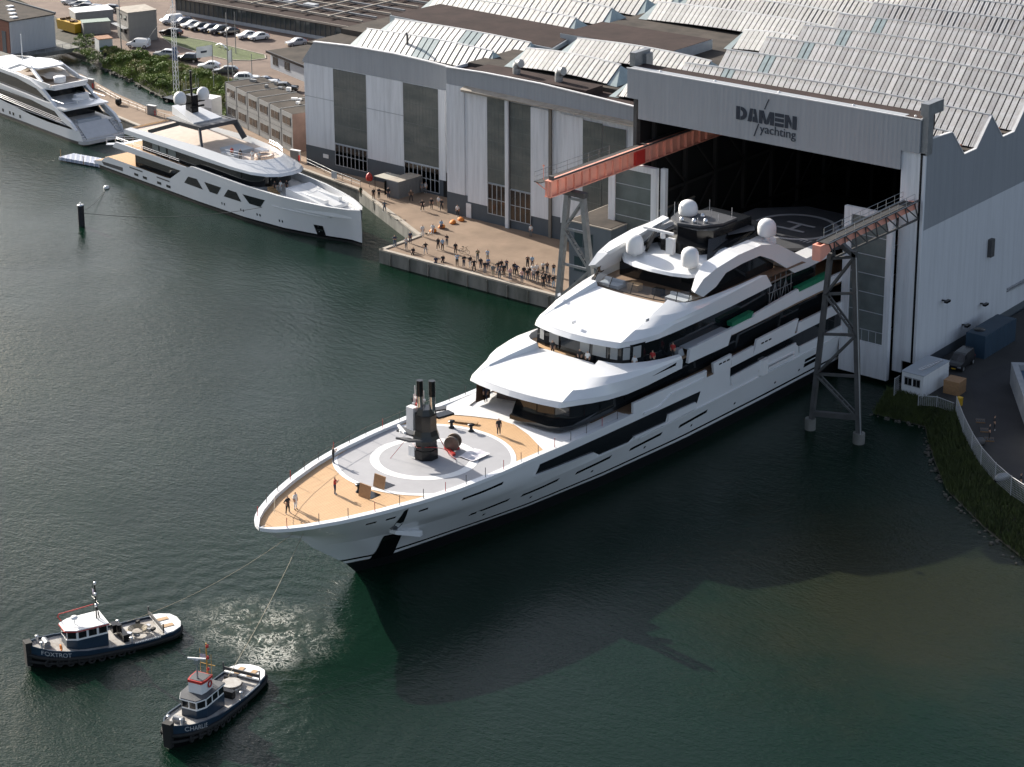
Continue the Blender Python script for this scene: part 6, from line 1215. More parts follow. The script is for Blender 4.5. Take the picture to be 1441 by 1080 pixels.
# the looser group further left on the quay
z6 = [(70, 435, 'dark green', 'dark green', 'stand', 'at the railing beside the red parasol'), (232, 460, 'black', 'brown', 'stand', 'left of the canopy, first of three in its shade'), (300, 450, 'black', 'black', 'cross', 'under the canopy, in the middle of three'), (420, 445, 'black', 'navy', 'stand', 'under the canopy, nearest the container'),
      (372, 620, 'grey', 'denim', 'hips', 'standing alone near the quay edge by the moored bow'), (707, 480, 'brown', 'black', 'hips', 'in front of the grey container'), (850, 605, 'black', 'black', 'hips', 'standing alone right of the container shadow'), (967, 580, 'black', 'black', 'stand', 'left of a pair by the dark doorway'),
      (1057, 562, 'pale grey', 'beige', 'stand', 'left one of a close pair near the doorway'), (1094, 597, 'black', 'black', 'walk', 'right one of a close pair near the doorway'), (1295, 672, 'white', 'black', 'stand', 'near the small pale door, by the orange bean bags'), (848, 380, 'grey', 'grey', 'stand', 'in the shade before the workshop window, left'), (890, 380, 'pale grey', 'grey', 'stand', 'in the shade before the workshop window, right'),
      (853, 930, 'white', 'white', 'stand', 'all in white at the inner corner of the quay'), (500, 1060, 'navy', 'denim', 'cross', 'leftmost at the pier tip'), (697, 1015, 'navy', 'navy', 'stand', 'second row at the pier tip'), (645, 1092, 'pale grey', 'grey', 'phone', 'in pale top at the pier tip'), (890, 1150, 'black', 'pale grey', 'hips', 'legs apart in the middle of the pier'),
      (1050, 1095, 'black', 'black', 'walk', 'walking, left of the three in mid pier'), (1105, 1102, 'light blue', 'black', 'stand', 'middle of the three in mid pier'), (1160, 1050, 'black', 'grey', 'cross', 'rear of the three in mid pier')]
for i, (a, b, c, d, k_, w_) in enumerate(z6):
    p = at(500+a*.1111, 230+b*.1111, QZ); person((p[0], p[1], QZ), math.radians(35+random.uniform(-25, 25)), c, d, k_, i % 4, 'person in %s top, %s' % (c, w_), 'people scattered over the quay')
p = at(747, 333, QZ); person((p[0], p[1], QZ), .3, 'white', 'grey', 'stand', 1, 'person in white top alone in the shade of the shed wall', 'people scattered over the quay')
for px, py, c, d, w_ in ((580, 358, 'black', 'black', 'crouching alone near the pier edge'), (612, 371, 'navy', 'navy', 'sitting on the quay edge, left of two'), (622, 369, 'black', 'black', 'sitting by the quay edge, right of two')):
    p = at(px, py, QZ); person((p[0], p[1]+.2, QZ-.28), math.radians(30), c, d, 'sit', 1, 'person in %s %s' % (c, w_), 'people sitting on the quay')
# orange bean bags, two of them taken
for i, (a, b, w_) in enumerate(((985, 845, 'leftmost orange bean bag, under the first seated person'), (1092, 795, 'second orange bean bag, under the second seated person'), (1235, 738, 'third orange bean bag, empty, nearer the water'), (1340, 703, 'fourth orange bean bag, empty, nearest the shed'))):
    p = at(500+a*.1111, 230+b*.1111, QZ+.3); mb = MB(); mb.lathe([(.01, 0), (.5, .03), (.62, .25), (.5, .5), (.25, .66), (.01, .68)], (0, 0, 0), 16)
    mb.v = [((x*1.1+.25*max(0, z-.3))*.8, y*.75, z*.72*(1+.12*math.sin(3*x))) for x, y, z in mb.v]; tag(mb.build('bean_bag', M['orange'], loc=(p[0], p[1], QZ), rz=i), w_, 'bean bag', 'orange bean bags')
    if i < 2: person((p[0], p[1]-.05, QZ-.02), math.radians(35), 'white' if i == 0 else 'light blue', 'white' if i == 0 else 'navy', 'sit', i, 'person in %s top sitting on the %s orange bean bag' % (('white', 'leftmost') if i == 0 else ('light blue', 'second')), 'people sitting on the quay')
# crew on the big yacht
def crew(px, py, z, c, d, k_, w_, rz=.6, hair=0):
    p = at(px, py, z); return person((p[0], p[1], z), rz, c, d, k_, hair, 'person in %s %s' % (c, w_), 'crew aboard the big yacht', 1.8)
crew(702, 612, 8.08, 'black', 'black', 'stand', 'standing on the teak behind the foredeck circle', .8); crew(405, 723, 8.62, 'black', 'black', 'hips', 'at the bow, left one of two', 1.6); crew(416, 717.5, 8.6, 'white', 'white', 'stand', 'at the bow, right one of two', 1.6, 1); crew(469, 652, 8.42, 'black', 'black', 'phone', 'leaning by the far bow rail', 2.4); crew(471.5, 696, 8.5, 'red', 'navy', 'phone', 'beside the deck bollard on the bow', 2.2, 2)
crew(683.5, 566, 8.02, 'navy', 'navy', 'stand', 'in the side passage beneath the lower brow', .7)
for y, x, c, w_ in ((45.1, -2.6, 'black', 'leftmost behind the bridge wing rail'), (44.9, 1.2, 'black', 'second behind the bridge wing rail'), (44.95, 2.2, 'white', 'third behind the bridge wing rail'), (47.0, 6.75, 'white', 'at the bridge corner, in white'), (49.4, 7.3, 'red', 'on the bridge side deck, left one in red'), (52.6, 7.6, 'red', 'on the bridge side deck, right one in red')):
    q = yw((x, y, 11.42)); person(q, .4, c, 'black', 'stand', 0, 'person in %s %s' % (c, w_), 'crew aboard the big yacht', 1.8)
def onship(o2, rz, p, c, d, k_, w_): q = tl(o2, rz, p); person(q, .3, c, d, k_, 1, 'person in %s %s' % (c, w_), 'people aboard the moored yacht', 1.76)
for p, c, d, k_, w_ in (((-2.7, 22.2, 8.05), 'black', 'black', 'stand', 'second from left on the moored yacht sun deck'), ((-2.9, 24.0, 8.05), 'red', 'black', 'stand', 'leftmost on the moored yacht sun deck'), ((-1.9, 20.4, 8.05), 'white', 'pale grey', 'stand', 'third on the moored yacht sun deck'), ((-1.5, 19.2, 8.05), 'pale grey', 'grey', 'stand', 'rightmost on the moored yacht sun deck'), ((-1.6, 15.6, 4.4), 'black', 'black', 'stand', 'left one on the moored yacht foredeck'), ((-.9, 15.1, 4.4), 'white', 'white', 'stand', 'middle one on the moored yacht foredeck'), ((-.2, 14.6, 4.4), 'black', 'black', 'stand', 'right one on the moored yacht foredeck')):
    onship((-197.0, 207.6), math.radians(82), p, c, d, k_, w_)
for px, py, w_ in ((1392, 618, 'nearer one of two on the shaded road'), (1399, 606, 'farther one of two on the shaded road'), (1436, 688, 'at the lit end of the fence')):
    p = at(px, py, 2.0); person((p[0], p[1], 2.0), 2.0, 'black', 'black', 'stand', 0, 'person in black, %s' % w_, 'people on the shaded road')
# ================================================================== CARS
def car_proto(kind):
    L, W_, H = {'hatch': (4.2, 1.78, 1.48), 'suv': (4.6, 1.88, 1.68), 'estate': (4.7, 1.82, 1.48), 'van': (4.5, 1.82, 1.82)}[kind]
    r = bpy.data.objects.new('parked_car', None); COL.objects.link(r); h = H
    # side profile stations: y, belt height, roof height
    if kind == 'van': pr = [(-L/2, .55, .78), (-L/2+.35, .35, .98), (-L/2+.95, .3, 1.08), (-L/2+1.6, .28, h-.1), (-L/2+2.0, .28, h), (L/2-.2, .28, h), (L/2, .4, h-.15)]
    elif kind == 'suv': pr = [(-L/2, .5, .85), (-L/2+.3, .3, .98), (-L/2+1.25, .28, 1.08), (-L/2+2.0, .28, h-.06), (-L/2+2.6, .28, h), (L/2-.75, .28, h-.06), (L/2-.1, .32, 1.1), (L/2, .45, .95)]
    else: pr = [(-L/2, .45, .70), (-L/2+.3, .26, .82), (-L/2+1.15, .24, .92), (-L/2+2.0, .24, h-.06), (-L/2+2.5, .24, h), (L/2-(1.0 if kind == 'hatch' else .7), .24, h-.1), (L/2-.15, .28, .98), (L/2, .42, .85)]
    belt = .92 if kind != 'van' else 1.1; mb = MB(); rows = []
    for y, zb, zt_ in pr:
        w = W_/2*(.86 if abs(y) > L/2-.05 else (.96 if abs(y) > L/2-.4 else 1)); zm = min(zt_, belt); wt = w*(.78 if zt_ > belt+.1 else .9)
        rows.append([(-w*.92, y, zb), (-w, y, (zb+zm)/2), (-w*.97, y, zm), (-wt, y, max(zt_-.03, zm+.005)), (-wt*.8, y, zt_+.015), (0, y, zt_+.03), (wt*.8, y, zt_+.015), (wt, y, max(zt_-.03, zm+.005)), (w*.97, y, zm), (w, y, (zb+zm)/2), (w*.92, y, zb)])
    mb.grid(rows, smooth=False, flip=True); mb.add(rows[0], [tuple(range(11))]); mb.add(rows[-1], [tuple(range(11))[::-1]])
    body = mb.build('body', paint('proto', (.5, .5, .5)), r)
    gm = M['glass']
    def inset(a, b, i0, i1, u0=.08, u1=.92, v0=.1, v1=.9, off=.015):
        P = lambda s_, t: (np.array(rows[a][i0])*(1-t)+np.array(rows[a][i1])*t)*(1-s_)+(np.array(rows[b][i0])*(1-t)+np.array(rows[b][i1])*t)*s_
        q = [P(u0, v0), P(u1, v0), P(u1, v1), P(u0, v1)]; n_ = np.cross(q[1]-q[0], q[3]-q[0]); n_ /= np.linalg.norm(n_); c = sum(q)/4
        if np.dot(n_, c-np.array([0, 0, .8])) < 0: n_ = -n_
        m2 = MB(); m2.extr([tuple(p+n_*off) for p in q], tuple(-n_*.03)); return m2
    n = len(pr)
    inset(2, 3, 3, 7, .06, .95, .08, .92).build('windscreen', gm, r)
    for i0, i1 in ((2, 3), (7, 8)):
        m3 = inset(3, 4, i0, i1, .05, .95); m4 = inset(4, 5, i0, i1, .03, .97); m3.build('side_window', gm, r)
        if kind != 'van': m4.build('side_window', gm, r)
        inset(2, 3, i0, i1, .55, .95, .12, .85).build('side_window', gm, r)
    inset(n-3 if kind != 'van' else n-2, n-2 if kind != 'van' else n-1, 3, 7, .1, .9, .1, .9).build('rear_window', gm, r)
    for sx in (-1, 1):
        m2 = MB(); m2.box((sx*W_*.36, -L/2+.08, .62), (.36, .2, .16)); m2.build('headlight', M['alu'], r); m2 = MB(); m2.box((sx*W_*.38, L/2-.06, .78), (.24, .12, .2)); m2.build('tail_light', M['red'], r)
        for y in (-L/2+.82, L/2-.78):
            m2 = MB(); m2.tube((sx*(W_/2-.2), y, .33), (sx*(W_/2+.012), y, .33), .33, 16); w_ = m2.build('wheel', M['rubber'], r); m2 = MB(); m2.tube((sx*(W_/2+.0), y, .33), (sx*(W_/2+.025), y, .33), .2, 12); m2.build('rim', M['alu'], w_)
    m2 = MB(); m2.box((0, -L/2+.02, .42), (.5, .06, .11)); m2.build('number_plate', M['yellow'], r)
    return r
PROTO = {}
PAINT = {'white': (.72, .72, .72), 'black': (.012, .012, .014), 'silver': (.42, .43, .45), 'dark grey': (.05, .053, .06), 'dark blue': (.018, .028, .06), 'grey': (.17, .175, .18)}
def car(px, py, kind, colr, rz, label, group, z=QZ+.01):
    if kind not in PROTO: r = PROTO[kind] = car_proto(kind)
    else: r = copy_tree(PROTO[kind])
    p = at(px, py, z); r.location = (p[0], p[1], z); r.rotation_euler = (0, 0, rz); tag(r, label, 'van' if kind == 'van' else 'car', group)
    for c in r.children:
        if c.name.startswith('body'): c.material_slots[0].link = 'OBJECT'; c.material_slots[0].material = paint(colr.replace(' ', '_'), PAINT[colr])
    return r
G1, G2 = 'cars parked along the canal bank', 'cars parked by the office front'
R_ = math.radians
for px, py, k_, c, a, w_ in ((234, 80, 'estate', 'silver', -62, 'silver estate car at the left end of the bank row'), (264, 87, 'suv', 'black', -62, 'black estate car, second in the bank row'), (294.6, 97, 'hatch', 'white', -50, 'white hatchback, third in the bank row'), (318, 104, 'estate', 'dark grey', -50, 'dark grey car, fourth in the bank row'), (347.5, 115, 'suv', 'white', 130, 'white off-roader beside the flagpoles'), (377, 119, 'hatch', 'dark blue', 128, 'dark car right of the white off-roader'), (388, 124, 'estate', 'silver', 128, 'silver car behind the cabin roof'), (402, 129, 'suv', 'black', 128, 'black car at the right end of the bank row, by the shed')):
    car(px, py, k_, c, R_(a), w_, G1)
for i, (px, py, k_, c) in enumerate(((241, 33, 'van', 'white'), (257.5, 36, 'suv', 'dark blue'), (269, 39, 'hatch', 'white'), (282, 42, 'estate', 'black'), (295.5, 44, 'estate', 'dark blue'), (309, 47, 'suv', 'dark grey'), (322.5, 49, 'hatch', 'black'), (347.5, 54, 'hatch', 'white'), (364, 56, 'hatch', 'white'))):
    car(px, py, k_, c, R_(-22), '%s %s %s from the left in the row facing the office' % (c, 'van' if k_ == 'van' else 'car', ORD[i]), G2)
car(241, 50, 'estate', 'black', R_(-75), 'black car alone beside the lawn tip', G2); car(195, 67, 'van', 'white', R_(-62), 'white delivery van beside the grey site cabin', G2); car(417, 64, 'hatch', 'silver', R_(-20), 'silver car in front of the low grey outbuilding', G2)
for i, (px, py, c) in enumerate(((102, 6, 'white'), (113, 10, 'silver'), (118, 14, 'dark grey'), (132, 16, 'dark blue'), (153, 16, 'black'))): car(px, py, 'estate', c, R_(-65+i), '%s car, %s from the left in the far top left row' % (c, ORD[i]), 'cars in the far left corner')
# ================================================================== GREENERY
def leaf_clump(name, pts, m, size, n_each, parent, flat=.6):
    """many small leaf blades about the given points"""
    mb = MB(); V = []; Fs = []
    for (x, y, z, r) in pts:
        for _ in range(n_each):
            a, b = random.uniform(0, 2*math.pi), math.acos(random.uniform(-1, 1)); rr = r*random.uniform(.55, 1.05)
            c = Vector((x+rr*math.sin(b)*math.cos(a), y+rr*math.sin(b)*math.sin(a), z+rr*math.cos(b)*flat)); s_ = size*random.uniform(.6, 1.4)
            u = Vector((random.gauss(0, 1), random.gauss(0, 1), random.gauss(0, .6))).normalized(); v = u.cross(Vector((random.gauss(0, 1), random.gauss(0, 1), random.gauss(0, 1)))).normalized()
            k = len(V); V += [tuple(c-u*s_), tuple(c+v*s_*.45), tuple(c+u*s_), tuple(c-v*s_*.45)]; Fs.append((k, k+1, k+2, k+3))
    mb.add(V, Fs); return mb.build(name, m, parent)
LEAF = [mat('leaf_%d' % i, c, .7, var=.35, scale=1.2) for i, c in enumerate(((.15, .22, .035), (.19, .25, .05), (.11, .17, .03), (.22, .21, .075)))]
def quadpt(t, u, top_, bot_):
    k = t*(len(top_)-1); i = min(int(k), len(top_)-2); f = k-i; a = np.array(top_[i])*(1-f)+np.array(top_[i+1])*f; b = np.array(bot_[i])*(1-f)+np.array(bot_[i+1])*f; return a*(1-u)+b*u
T_ = top; B_ = bot
for gi in range(64):
    t = .12+.86*((gi*0.618) % 1); u = random.uniform(.05, .80); q = quadpt(t, u, T_, B_); zc = QZ*(1-u)+.3; r = random.uniform(.9, 1.8)*(.85 if u < .25 else 1.1)
    sp = [(random.uniform(-r, r), random.uniform(-r, r), random.uniform(.1, .9), r*random.uniform(.3, .5)) for _ in range(9)]
    root = thing('bush', 'one of the many green bushes crowding the canal bank slope', 'bush', (q[0], q[1], zc), group='bushes on the canal bank')
    leaf_clump('foliage', sp, LEAF[gi % 4], .17, 70, root); mb = MB()
    for k in range(3): mb.tube((0, 0, -.4), (random.uniform(-.5, .5), random.uniform(-.5, .5), .5), .03, 4)
    mb.build('stem', M['earth'], root)
def tufts(name, top_, bot_, n, m, h, u0=0, u1=1, z0=2.0):
    mb = MB(); V = []; Fs = []
    for _ in range(n):
        t, u = random.random(), random.uniform(u0, u1); q = quadpt(t, u, top_, bot_); z = z0*(1-max(u, 0)**1.3)-.5*u; a = random.uniform(0, 6.28); hh = h*random.uniform(.5, 1.5); w = .05+.05*random.random(); k = len(V)
        lx, ly = random.gauss(0, .35)*hh, random.gauss(0, .35)*hh; V += [(q[0]-w*math.cos(a), q[1]-w*math.sin(a), z-.05), (q[0]+w*math.cos(a), q[1]+w*math.sin(a), z-.05), (q[0]+lx, q[1]+ly, z+hh)]; Fs.append((k, k+1, k+2))
    mb.add(V, Fs); return tag(mb.build(name, m), kind='stuff')
tag(tufts('bank_grass', RT, RB, 26000, mat('bank_grass', (.055, .075, .016), .8, var=.4, scale=.8, col2=(.032, .045, .012)), .5, .0, .82), 'rough grass on the right-hand harbour bank', 'grass')  # bank grass colour lowered to carry the shade of the hall
tag(tufts('canal_grass', T_[1:], B_[1:], 26000, mat('canal_grass', (.16, .22, .04), .8, var=.4, scale=.6, col2=(.14, .15, .045)), .5, -.03, .85, QZ+.2), 'rough grass and herbs on the canal bank', 'grass')
rk = MB()
for k in range(110):
    t = random.random(); q = quadpt(t, random.uniform(.86, 1.0), RT, RB); rk.box((q[0], q[1], -.2), (random.uniform(.2, .5), random.uniform(.2, .5), random.uniform(.15, .45)), rz=random.random()*3, top=(.7, .6))
    q = quadpt(random.random(), random.uniform(.84, .97), T_[1:], B_[1:]); rk.box((q[0], q[1], -.05), (random.uniform(.2, .6), random.uniform(.2, .6), random.uniform(.15, .5)), rz=random.random()*3, top=(.7, .6))
tag(rk.build('shore_stones', mat('stone', (.085, .078, .065), .9, var=.4, scale=3)), 'loose stones along the water line of the banks', 'stones', kind='stuff')
# ================================================================== SMALLER BUILDINGS AND STREET FURNITURE
def cabin_window(parent, x0, x1, z0, z1, Y, m=M['glass'], d=.06, axis='x', X=None):
    mb = MB(); mb.b2((x0, Y-d, z0), (x1, Y, z1)); o = mb.build('window', m, parent); fr = MB(); fr.b2((x0-.05, Y-d-.03, z0-.06), (x1+.05, Y-d+.01, z0)); fr.b2((x0-.05, Y-d-.03, z1), (x1+.05, Y-d+.01, z1+.12)); fr.b2(((x0+x1)/2-.03, Y-d-.02, z0), ((x0+x1)/2+.03, Y-d+.01, z1)); fr.build('frame', M['portac'], o); return o
# stacked site offices
so_p = at(412.9, 215.7, QZ); so2 = at(319.2, 167.8, QZ); dv = np.array([so_p[0]-so2[0], so_p[1]-so2[1]]); Ls = float(np.hypot(*dv)); rzs = math.atan2(dv[1], dv[0])
blk = thing('site_office_block', 'two-storey stack of grey site cabins with flat roof behind the moored yacht', 'site office', (so2[0], so2[1], QZ), rzs)
nb = 6; wb = Ls/nb
for i in range(nb):
    for j in range(2):
        mb = MB(); mb.b2((i*wb+.03, 0, j*3.15+.05), ((i+1)*wb-.03, 7.0, j*3.15+3.12)); o = mb.build('cabin_unit', M['portac'], blk)
        cabin_window(blk, i*wb+.7, (i+1)*wb-.7, j*3.15+1.1, j*3.15+2.4, 0, mat('cabin_glass', (.02, .02, .022), .12, var=.6, scale=.7, col2=(.07, .05, .038)))
    mb = MB(); mb.b2((i*wb+.1, .1, 6.27), ((i+1)*wb-.1, 6.9, 6.33)); mb.build('cabin_roof', M['tar2'], blk)
    mb = MB(); mb.b2((i*wb-.08, -.05, 0), (i*wb+.03, .02, 6.4)); mb.b2((i*wb-.08, 0, 6.28), (i*wb+.06, 7.0, 6.42)); mb.build('corner_frame', M['portac'], blk)
mb = MB(); mb.b2((Ls+.0, 0, 0), (Ls+.04, 7.0, 6.3)); mb.build('end_wall', mat('rust_panel', (.16, .10, .08), .8, var=.3, scale=.6), blk)
for k in range(9): mb = MB(); mb.box((2+random.random()*(Ls-5), 3.5+random.random()*3, 6.33), (random.uniform(.4, 1.3), .6, random.uniform(.25, .6)), rz=random.random()); mb.build('roof_unit', M['white'] if k % 2 else M['steel'], blk)
# quay railing, bollard boxes, signs
def railing(px_pts, z, label, h=1.0, step=2.2):
    P = [at(*p, z) for p in px_pts]; t = thing('railing', label, 'railing', tuple(P[0])); o = np.array(P[0]); mb = MB(); pm = MB()
    for a, b in zip(P[:-1], P[1:]):
        a, b = a-o, b-o; L = np.linalg.norm(b-a); n = max(1, int(L/step))
        for i in range(n+1): q = a+(b-a)*i/n; pm.tube((q[0], q[1], 0), (q[0], q[1], h), .035, 5)
        for zz in (h*.5, h): mb.tube((a[0], a[1], zz), (b[0], b[1], zz), .03, 5)
    mb.build('rail', M['steel'], t); pm.build('post', M['steel'], t); return t
railing([(432, 232), (470, 250), (507, 264)], QZ, 'galvanised quay railing in front of the left shed, by the yacht bow'); railing([(134, 126), (170, 146), (205, 160), (245, 172)], QZ, 'galvanised railing along the canal side of the quay')
for px, py, w_ in ((416, 226, 'grey quay power pillar beside the yacht bow railing'), (127, 124, 'grey quay power pillar behind the leftmost yacht'), (214, 162, 'grey quay power pillar by the canal railing')):
    t = thing('power_pillar', w_, 'power pillar', tuple(at(px, py, QZ)), .1, 'power pillars on the quay'); mb = MB(); mb.box((0, 0, 0), (1.7, .5, 1.6)); mb.build('housing', M['portac'], t); mb = MB(); mb.box((0, 0, 1.6), (1.8, .6, .1)); mb.build('lid', M['trim'], t); mb = MB(); mb.box((.85, -.2, .1), (.18, .25, .9)); mb.build('extinguisher', M['red'], t)
t = thing('notice_board', 'white notice board on the quay railing by the yacht bow', 'sign', tuple(at(471, 254, QZ)), .15); mb = MB(); mb.box((0, -.1, .3), (1.0, .04, 1.1)); mb.build('board', M['white'], t); mb = MB(); mb.tube((0, -.05, 0), (0, -.05, 1.3), .04, 5); mb.build('post', M['steel'], t)
mb = MB(); mb.tube((-.35, 0, .55), (.35, 0, .6), .55, 16); tag(mb.build('fender_roll', M['rubber'], loc=tuple(at(167, 148, QZ)), rz=.4), 'large black rubber fender lying on the quay behind the leftmost yacht', 'fender')
# container with canopy and party corner
ct = at(573, 272, QZ); t = thing('container', 'grey shipping container on the quay before the left shed', 'container', (ct[0], ct[1], QZ), R_(-4)); mb = MB(); mb.box((0, 0, 0), (2.5, 6.0, 2.5)); mb.build('box', ribbed('container_grey', (.16, .165, .17), .3, 1, dirt=.2, strength=.9), t); mb = MB(); mb.box((0, 0, 2.5), (2.45, 5.9, .06)); mb.build('roof', M['coping'], t); mb = MB(); mb.box((-1.28, -2.5, .2), (.04, 1.8, 2.1)); mb.build('door', M['black'], t)
cn = at(544, 272, QZ); t = thing('canopy', 'pale flat canopy on posts beside the container', 'canopy', (cn[0], cn[1], QZ), R_(-4)); mb = MB(); mb.box((0, .5, 2.45), (3.4, 2.8, .07)); mb.build('cover', mat('canopy_cloth', (.36, .34, .29), .8), t); mb = MB()
for x in (-1.6, 1.6):
    for y in (-.8, 1.8): mb.tube((x, y, 0), (x, y, 2.45), .04, 5)
mb.build('post', M['black'], t)
pr_ = at(520, 264, QZ); t = thing('parasol', 'closed red parasol beside the canopy', 'parasol', (pr_[0], pr_[1], QZ)); mb = MB(); mb.lathe([(.05, 0), (.45, .1), (.55, .5), (.4, 1.0), (.1, 1.3), (.01, 1.35)], (0, 0, 1.0), 12); mb.build('cover', M['red'], t); mb = MB(); mb.tube((0, 0, 0), (0, 0, 1.2), .04, 6); mb.build('pole', M['steel'], t)
def bicycle(px, py, rz, label, lying=False):
    t = thing('bicycle', label, 'bicycle', tuple(at(px, py, QZ)), rz); 
    if lying: t.rotation_euler = (1.4, 0, rz)
    for x in (-.52, .52):
        mb = MB(); mb.path([(x+.33*math.cos(a), 0, .34+.33*math.sin(a)) for a in np.linspace(0, 2*math.pi, 18)], .022, 5); w_ = mb.build('wheel', M['rubber'], t); mb = MB()
        for a in np.linspace(0, math.pi, 5): mb.tube((x-.31*math.cos(a), 0, .34-.31*math.sin(a)), (x+.31*math.cos(a), 0, .34+.31*math.sin(a)), .006, 3)
        mb.build('spokes', M['alu'], w_)
    mb = MB(); mb.path([(-.52, 0, .34), (-.2, 0, .85), (.4, 0, .85), (-.05, 0, .32), (-.52, 0, .34)], .02, 5); mb.path([(.52, 0, .34), (.38, 0, 1.0)], .02, 5); mb.path([(-.05, 0, .32), (-.2, 0, .95)], .02, 5); mb.build('frame', M['black'], t); mb = MB(); mb.box((-.22, 0, .95), (.26, .14, .07)); mb.build('saddle', M['black'], t); mb = MB(); mb.tube((.36, -.28, 1.03), (.36, .28, 1.03), .02, 5); mb.build('handlebar', M['black'], t); return t
bicycle(653.5, 357.5, .1, 'dark bicycle parked beside the crowd on the quay'); bicycle(564, 309, .4, 'bicycle lying on the quay behind the lone man in grey', True); bicycle(603, 328, .6, 'bicycle lying at the inner corner of the quay', True)
# flag poles, lamps, the white crane mast behind the moored yacht
def pole(px, py, ptop, label, name='flagpole', r=.09, flag=None, col=M['steel'], cat='flagpole', z=QZ, lean=0):
    p = at(px, py, z); lo, hi = 0, 40
    for _ in range(40):
        m_ = (lo+hi)/2; v = np.array([p[0], p[1], z+m_-CAM_H]); yy = CY-F_PX*(v@_u)/(v@_f)
        if yy > ptop: lo = m_
        else: hi = m_
    t = thing(name, label, cat, tuple(p)); mb = MB(); mb.tube((0, 0, 0), (0, 0, m_), r, 8, r2=r*.6); mb.build('pole', col, t)
    if flag:
        mb = MB(); n = 9; sx, sz = flag; mb.grid([[(-sx*i/n*.8, -sx*i/n*.5+.12*math.sin(i*.9), m_-.2-j*sz/4-.5*i/n) for i in range(n+1)] for j in range(5)]); mb.build('flag', mat('white_flag', (.72, .72, .72), .7), t)
        if sx > 2: mb = MB(); mb.grid([[(-sx*i/n*.8-.02, -sx*i/n*.5+.12*math.sin(i*.9)-.05, m_-.2-j*sz/4-.5*i/n) for i in range(3, 7)] for j in (1.7, 2.4)]); mb.build('flag_lettering', M['sign'], t)
    return t
pole(322, 124, 18, 'tall thin lamp pole behind the flags', 'lamp_post', .11, cat='lamp post'); pole(301, 122, 62, 'flagpole flying a large white flag with dark lettering', flag=(3.2, 2.0)); pole(328, 122, 68, 'flagpole with a limp white flag beside the tall lamp pole', flag=(.9, 2.2)); pole(355, 116, 76, 'bare flagpole beside the white off-roader')
pole(332, 76, 17, 'lamp pole standing on the lawn', 'lamp_post', cat='lamp post'); pole(171, 72, 0, 'lamp pole beside the grey electricity cabin', 'lamp_post', .12, cat='lamp post')
cb_ = at(249, 142, .0); t = thing('lattice_boom', 'tall white lattice boom of a floating crane behind the moored yacht', 'crane', (cb_[0], cb_[1], 0.3)); mb = MB(); H_ = 17.0
for dx, dy in ((-.35, -.35), (.35, -.35), (.35, .35), (-.35, .35)): mb.tube((dx, dy, 0), (dx*.7, dy*.7, H_), .05, 5)
for i in range(22):
    z = i*H_/22; z2 = (i+1)*H_/22; q = .35*(1-.3*i/22); s_ = 1 if i % 2 else -1
    for a in range(2): mb.tube((q*s_, -q if a == 0 else q, z), (-q*s_, -q if a == 0 else q, z2), .03, 4); mb.tube((-q if a == 0 else q, q*s_, z), (-q if a == 0 else q, -q*s_, z2), .03, 4)
mb.build('lattice', M['white'], t); mb = MB(); mb.box((0, 0, 7), (.5, .5, 2.4)); mb.build('banner', mat('banner_blue', (.05, .08, .18), .6), t); mb = MB(); mb.tube((0, 0, H_), (-14, 4, 6), .03, 4); mb.tube((0, 0, H_), (-1.5, .6, 22), .06, 5); mb.tube((.2, 0, H_), (-1.1, .4, 22), .06, 5); mb.build('stay', M['white'], t); mb = MB(); mb.box((0, 0, -.6), (4, 3, .9)); mb.tube((.8, 0, .3), (1.3, .2, 6), .06, 5); mb.tube((-.8, 0, .3), (-1.0, .2, 5), .06, 5); mb.build('barge', M['black'], t)
mb = MB(); ac = at(296, 162, QZ); t = thing('air_unit', 'white ventilation unit on the quay behind the moored yacht mast', 'ventilation unit', (ac[0], ac[1], QZ), .15); mb.box((0, 0, 0), (3.0, 2.6, 3.2)); mb.build('housing', M['white'], t); mb = MB()
for i in range(6): mb.box((.6, -1.33, .5+i*.2), (1.4, .04, .09))
mb.build('louvre', M['steel'], t)
# office with the long glass front, low outbuilding, far buildings
of0, of1 = at(252, 20, QZ), at(440, 54, QZ); dv = of1-of0; Lo = float(np.hypot(dv[0], dv[1])); rzo = math.atan2(dv[1], dv[0])
off = thing('office_building', 'long low office with continuous glass front and brown roof cluttered with ducts', 'office', (of0[0], of0[1], QZ), rzo); mb = MB(); mb.b2((-1, 0, 0), (Lo+14, 46, 3.3)); mb.build('walls', M['portac'], off); mb = MB(); mb.b2((-1.6, -.8, 3.3), (Lo+14, 46, 3.7)); mb.build('roof', M['tar'], off)
mb = MB(); mb.b2((-1.7, -.95, 3.45), (Lo+14, -.78, 3.85)); mb.build('roof_edge', M['coping'], off); mb = MB(); mb.b2((-.8, -.08, 0), (Lo+14, -.01, .7)); mb.build('plinth', M['trimg'], off)
npn = int((Lo+13)/1.35); pm1 = MB(); pm1.b2((.06, -.06, .75), (1.29, -.02, 3.1)); pmesh = pm1.mesh('pane', mat('office_glass', (.03, .042, .048), .08, var=.5, scale=.3, col2=(.08, .09, .085)))
for i in range(npn): link('window_pane', pmesh, off, (-.6+i*1.35, 0, 0))
mb = MB()
for i in range(npn+1): mb.b2((-.66+i*1.35, -.14, .7), (-.54+i*1.35, -.02, 3.2))
mb.build('mullion', M['base'], off)
for i in range(14): mb = MB(); mb.box((10+random.random()*(Lo-6), 4+random.random()*36, 3.7), (random.uniform(1, 4), random.uniform(1, 3), random.uniform(.4, 1.6))); mb.build('roof_unit', random.choice([M['trimg'], M['steel'], M['white'], M['tar2']]), off)
for i in range(9): y = 3+i*4.2; mb = MB(); mb.bar((6, y, 4.1), (Lo+10, y+.5, 4.1), .35, .35); mb.build('roof_pipe', M['steel'] if i % 2 else M['coping'], off)
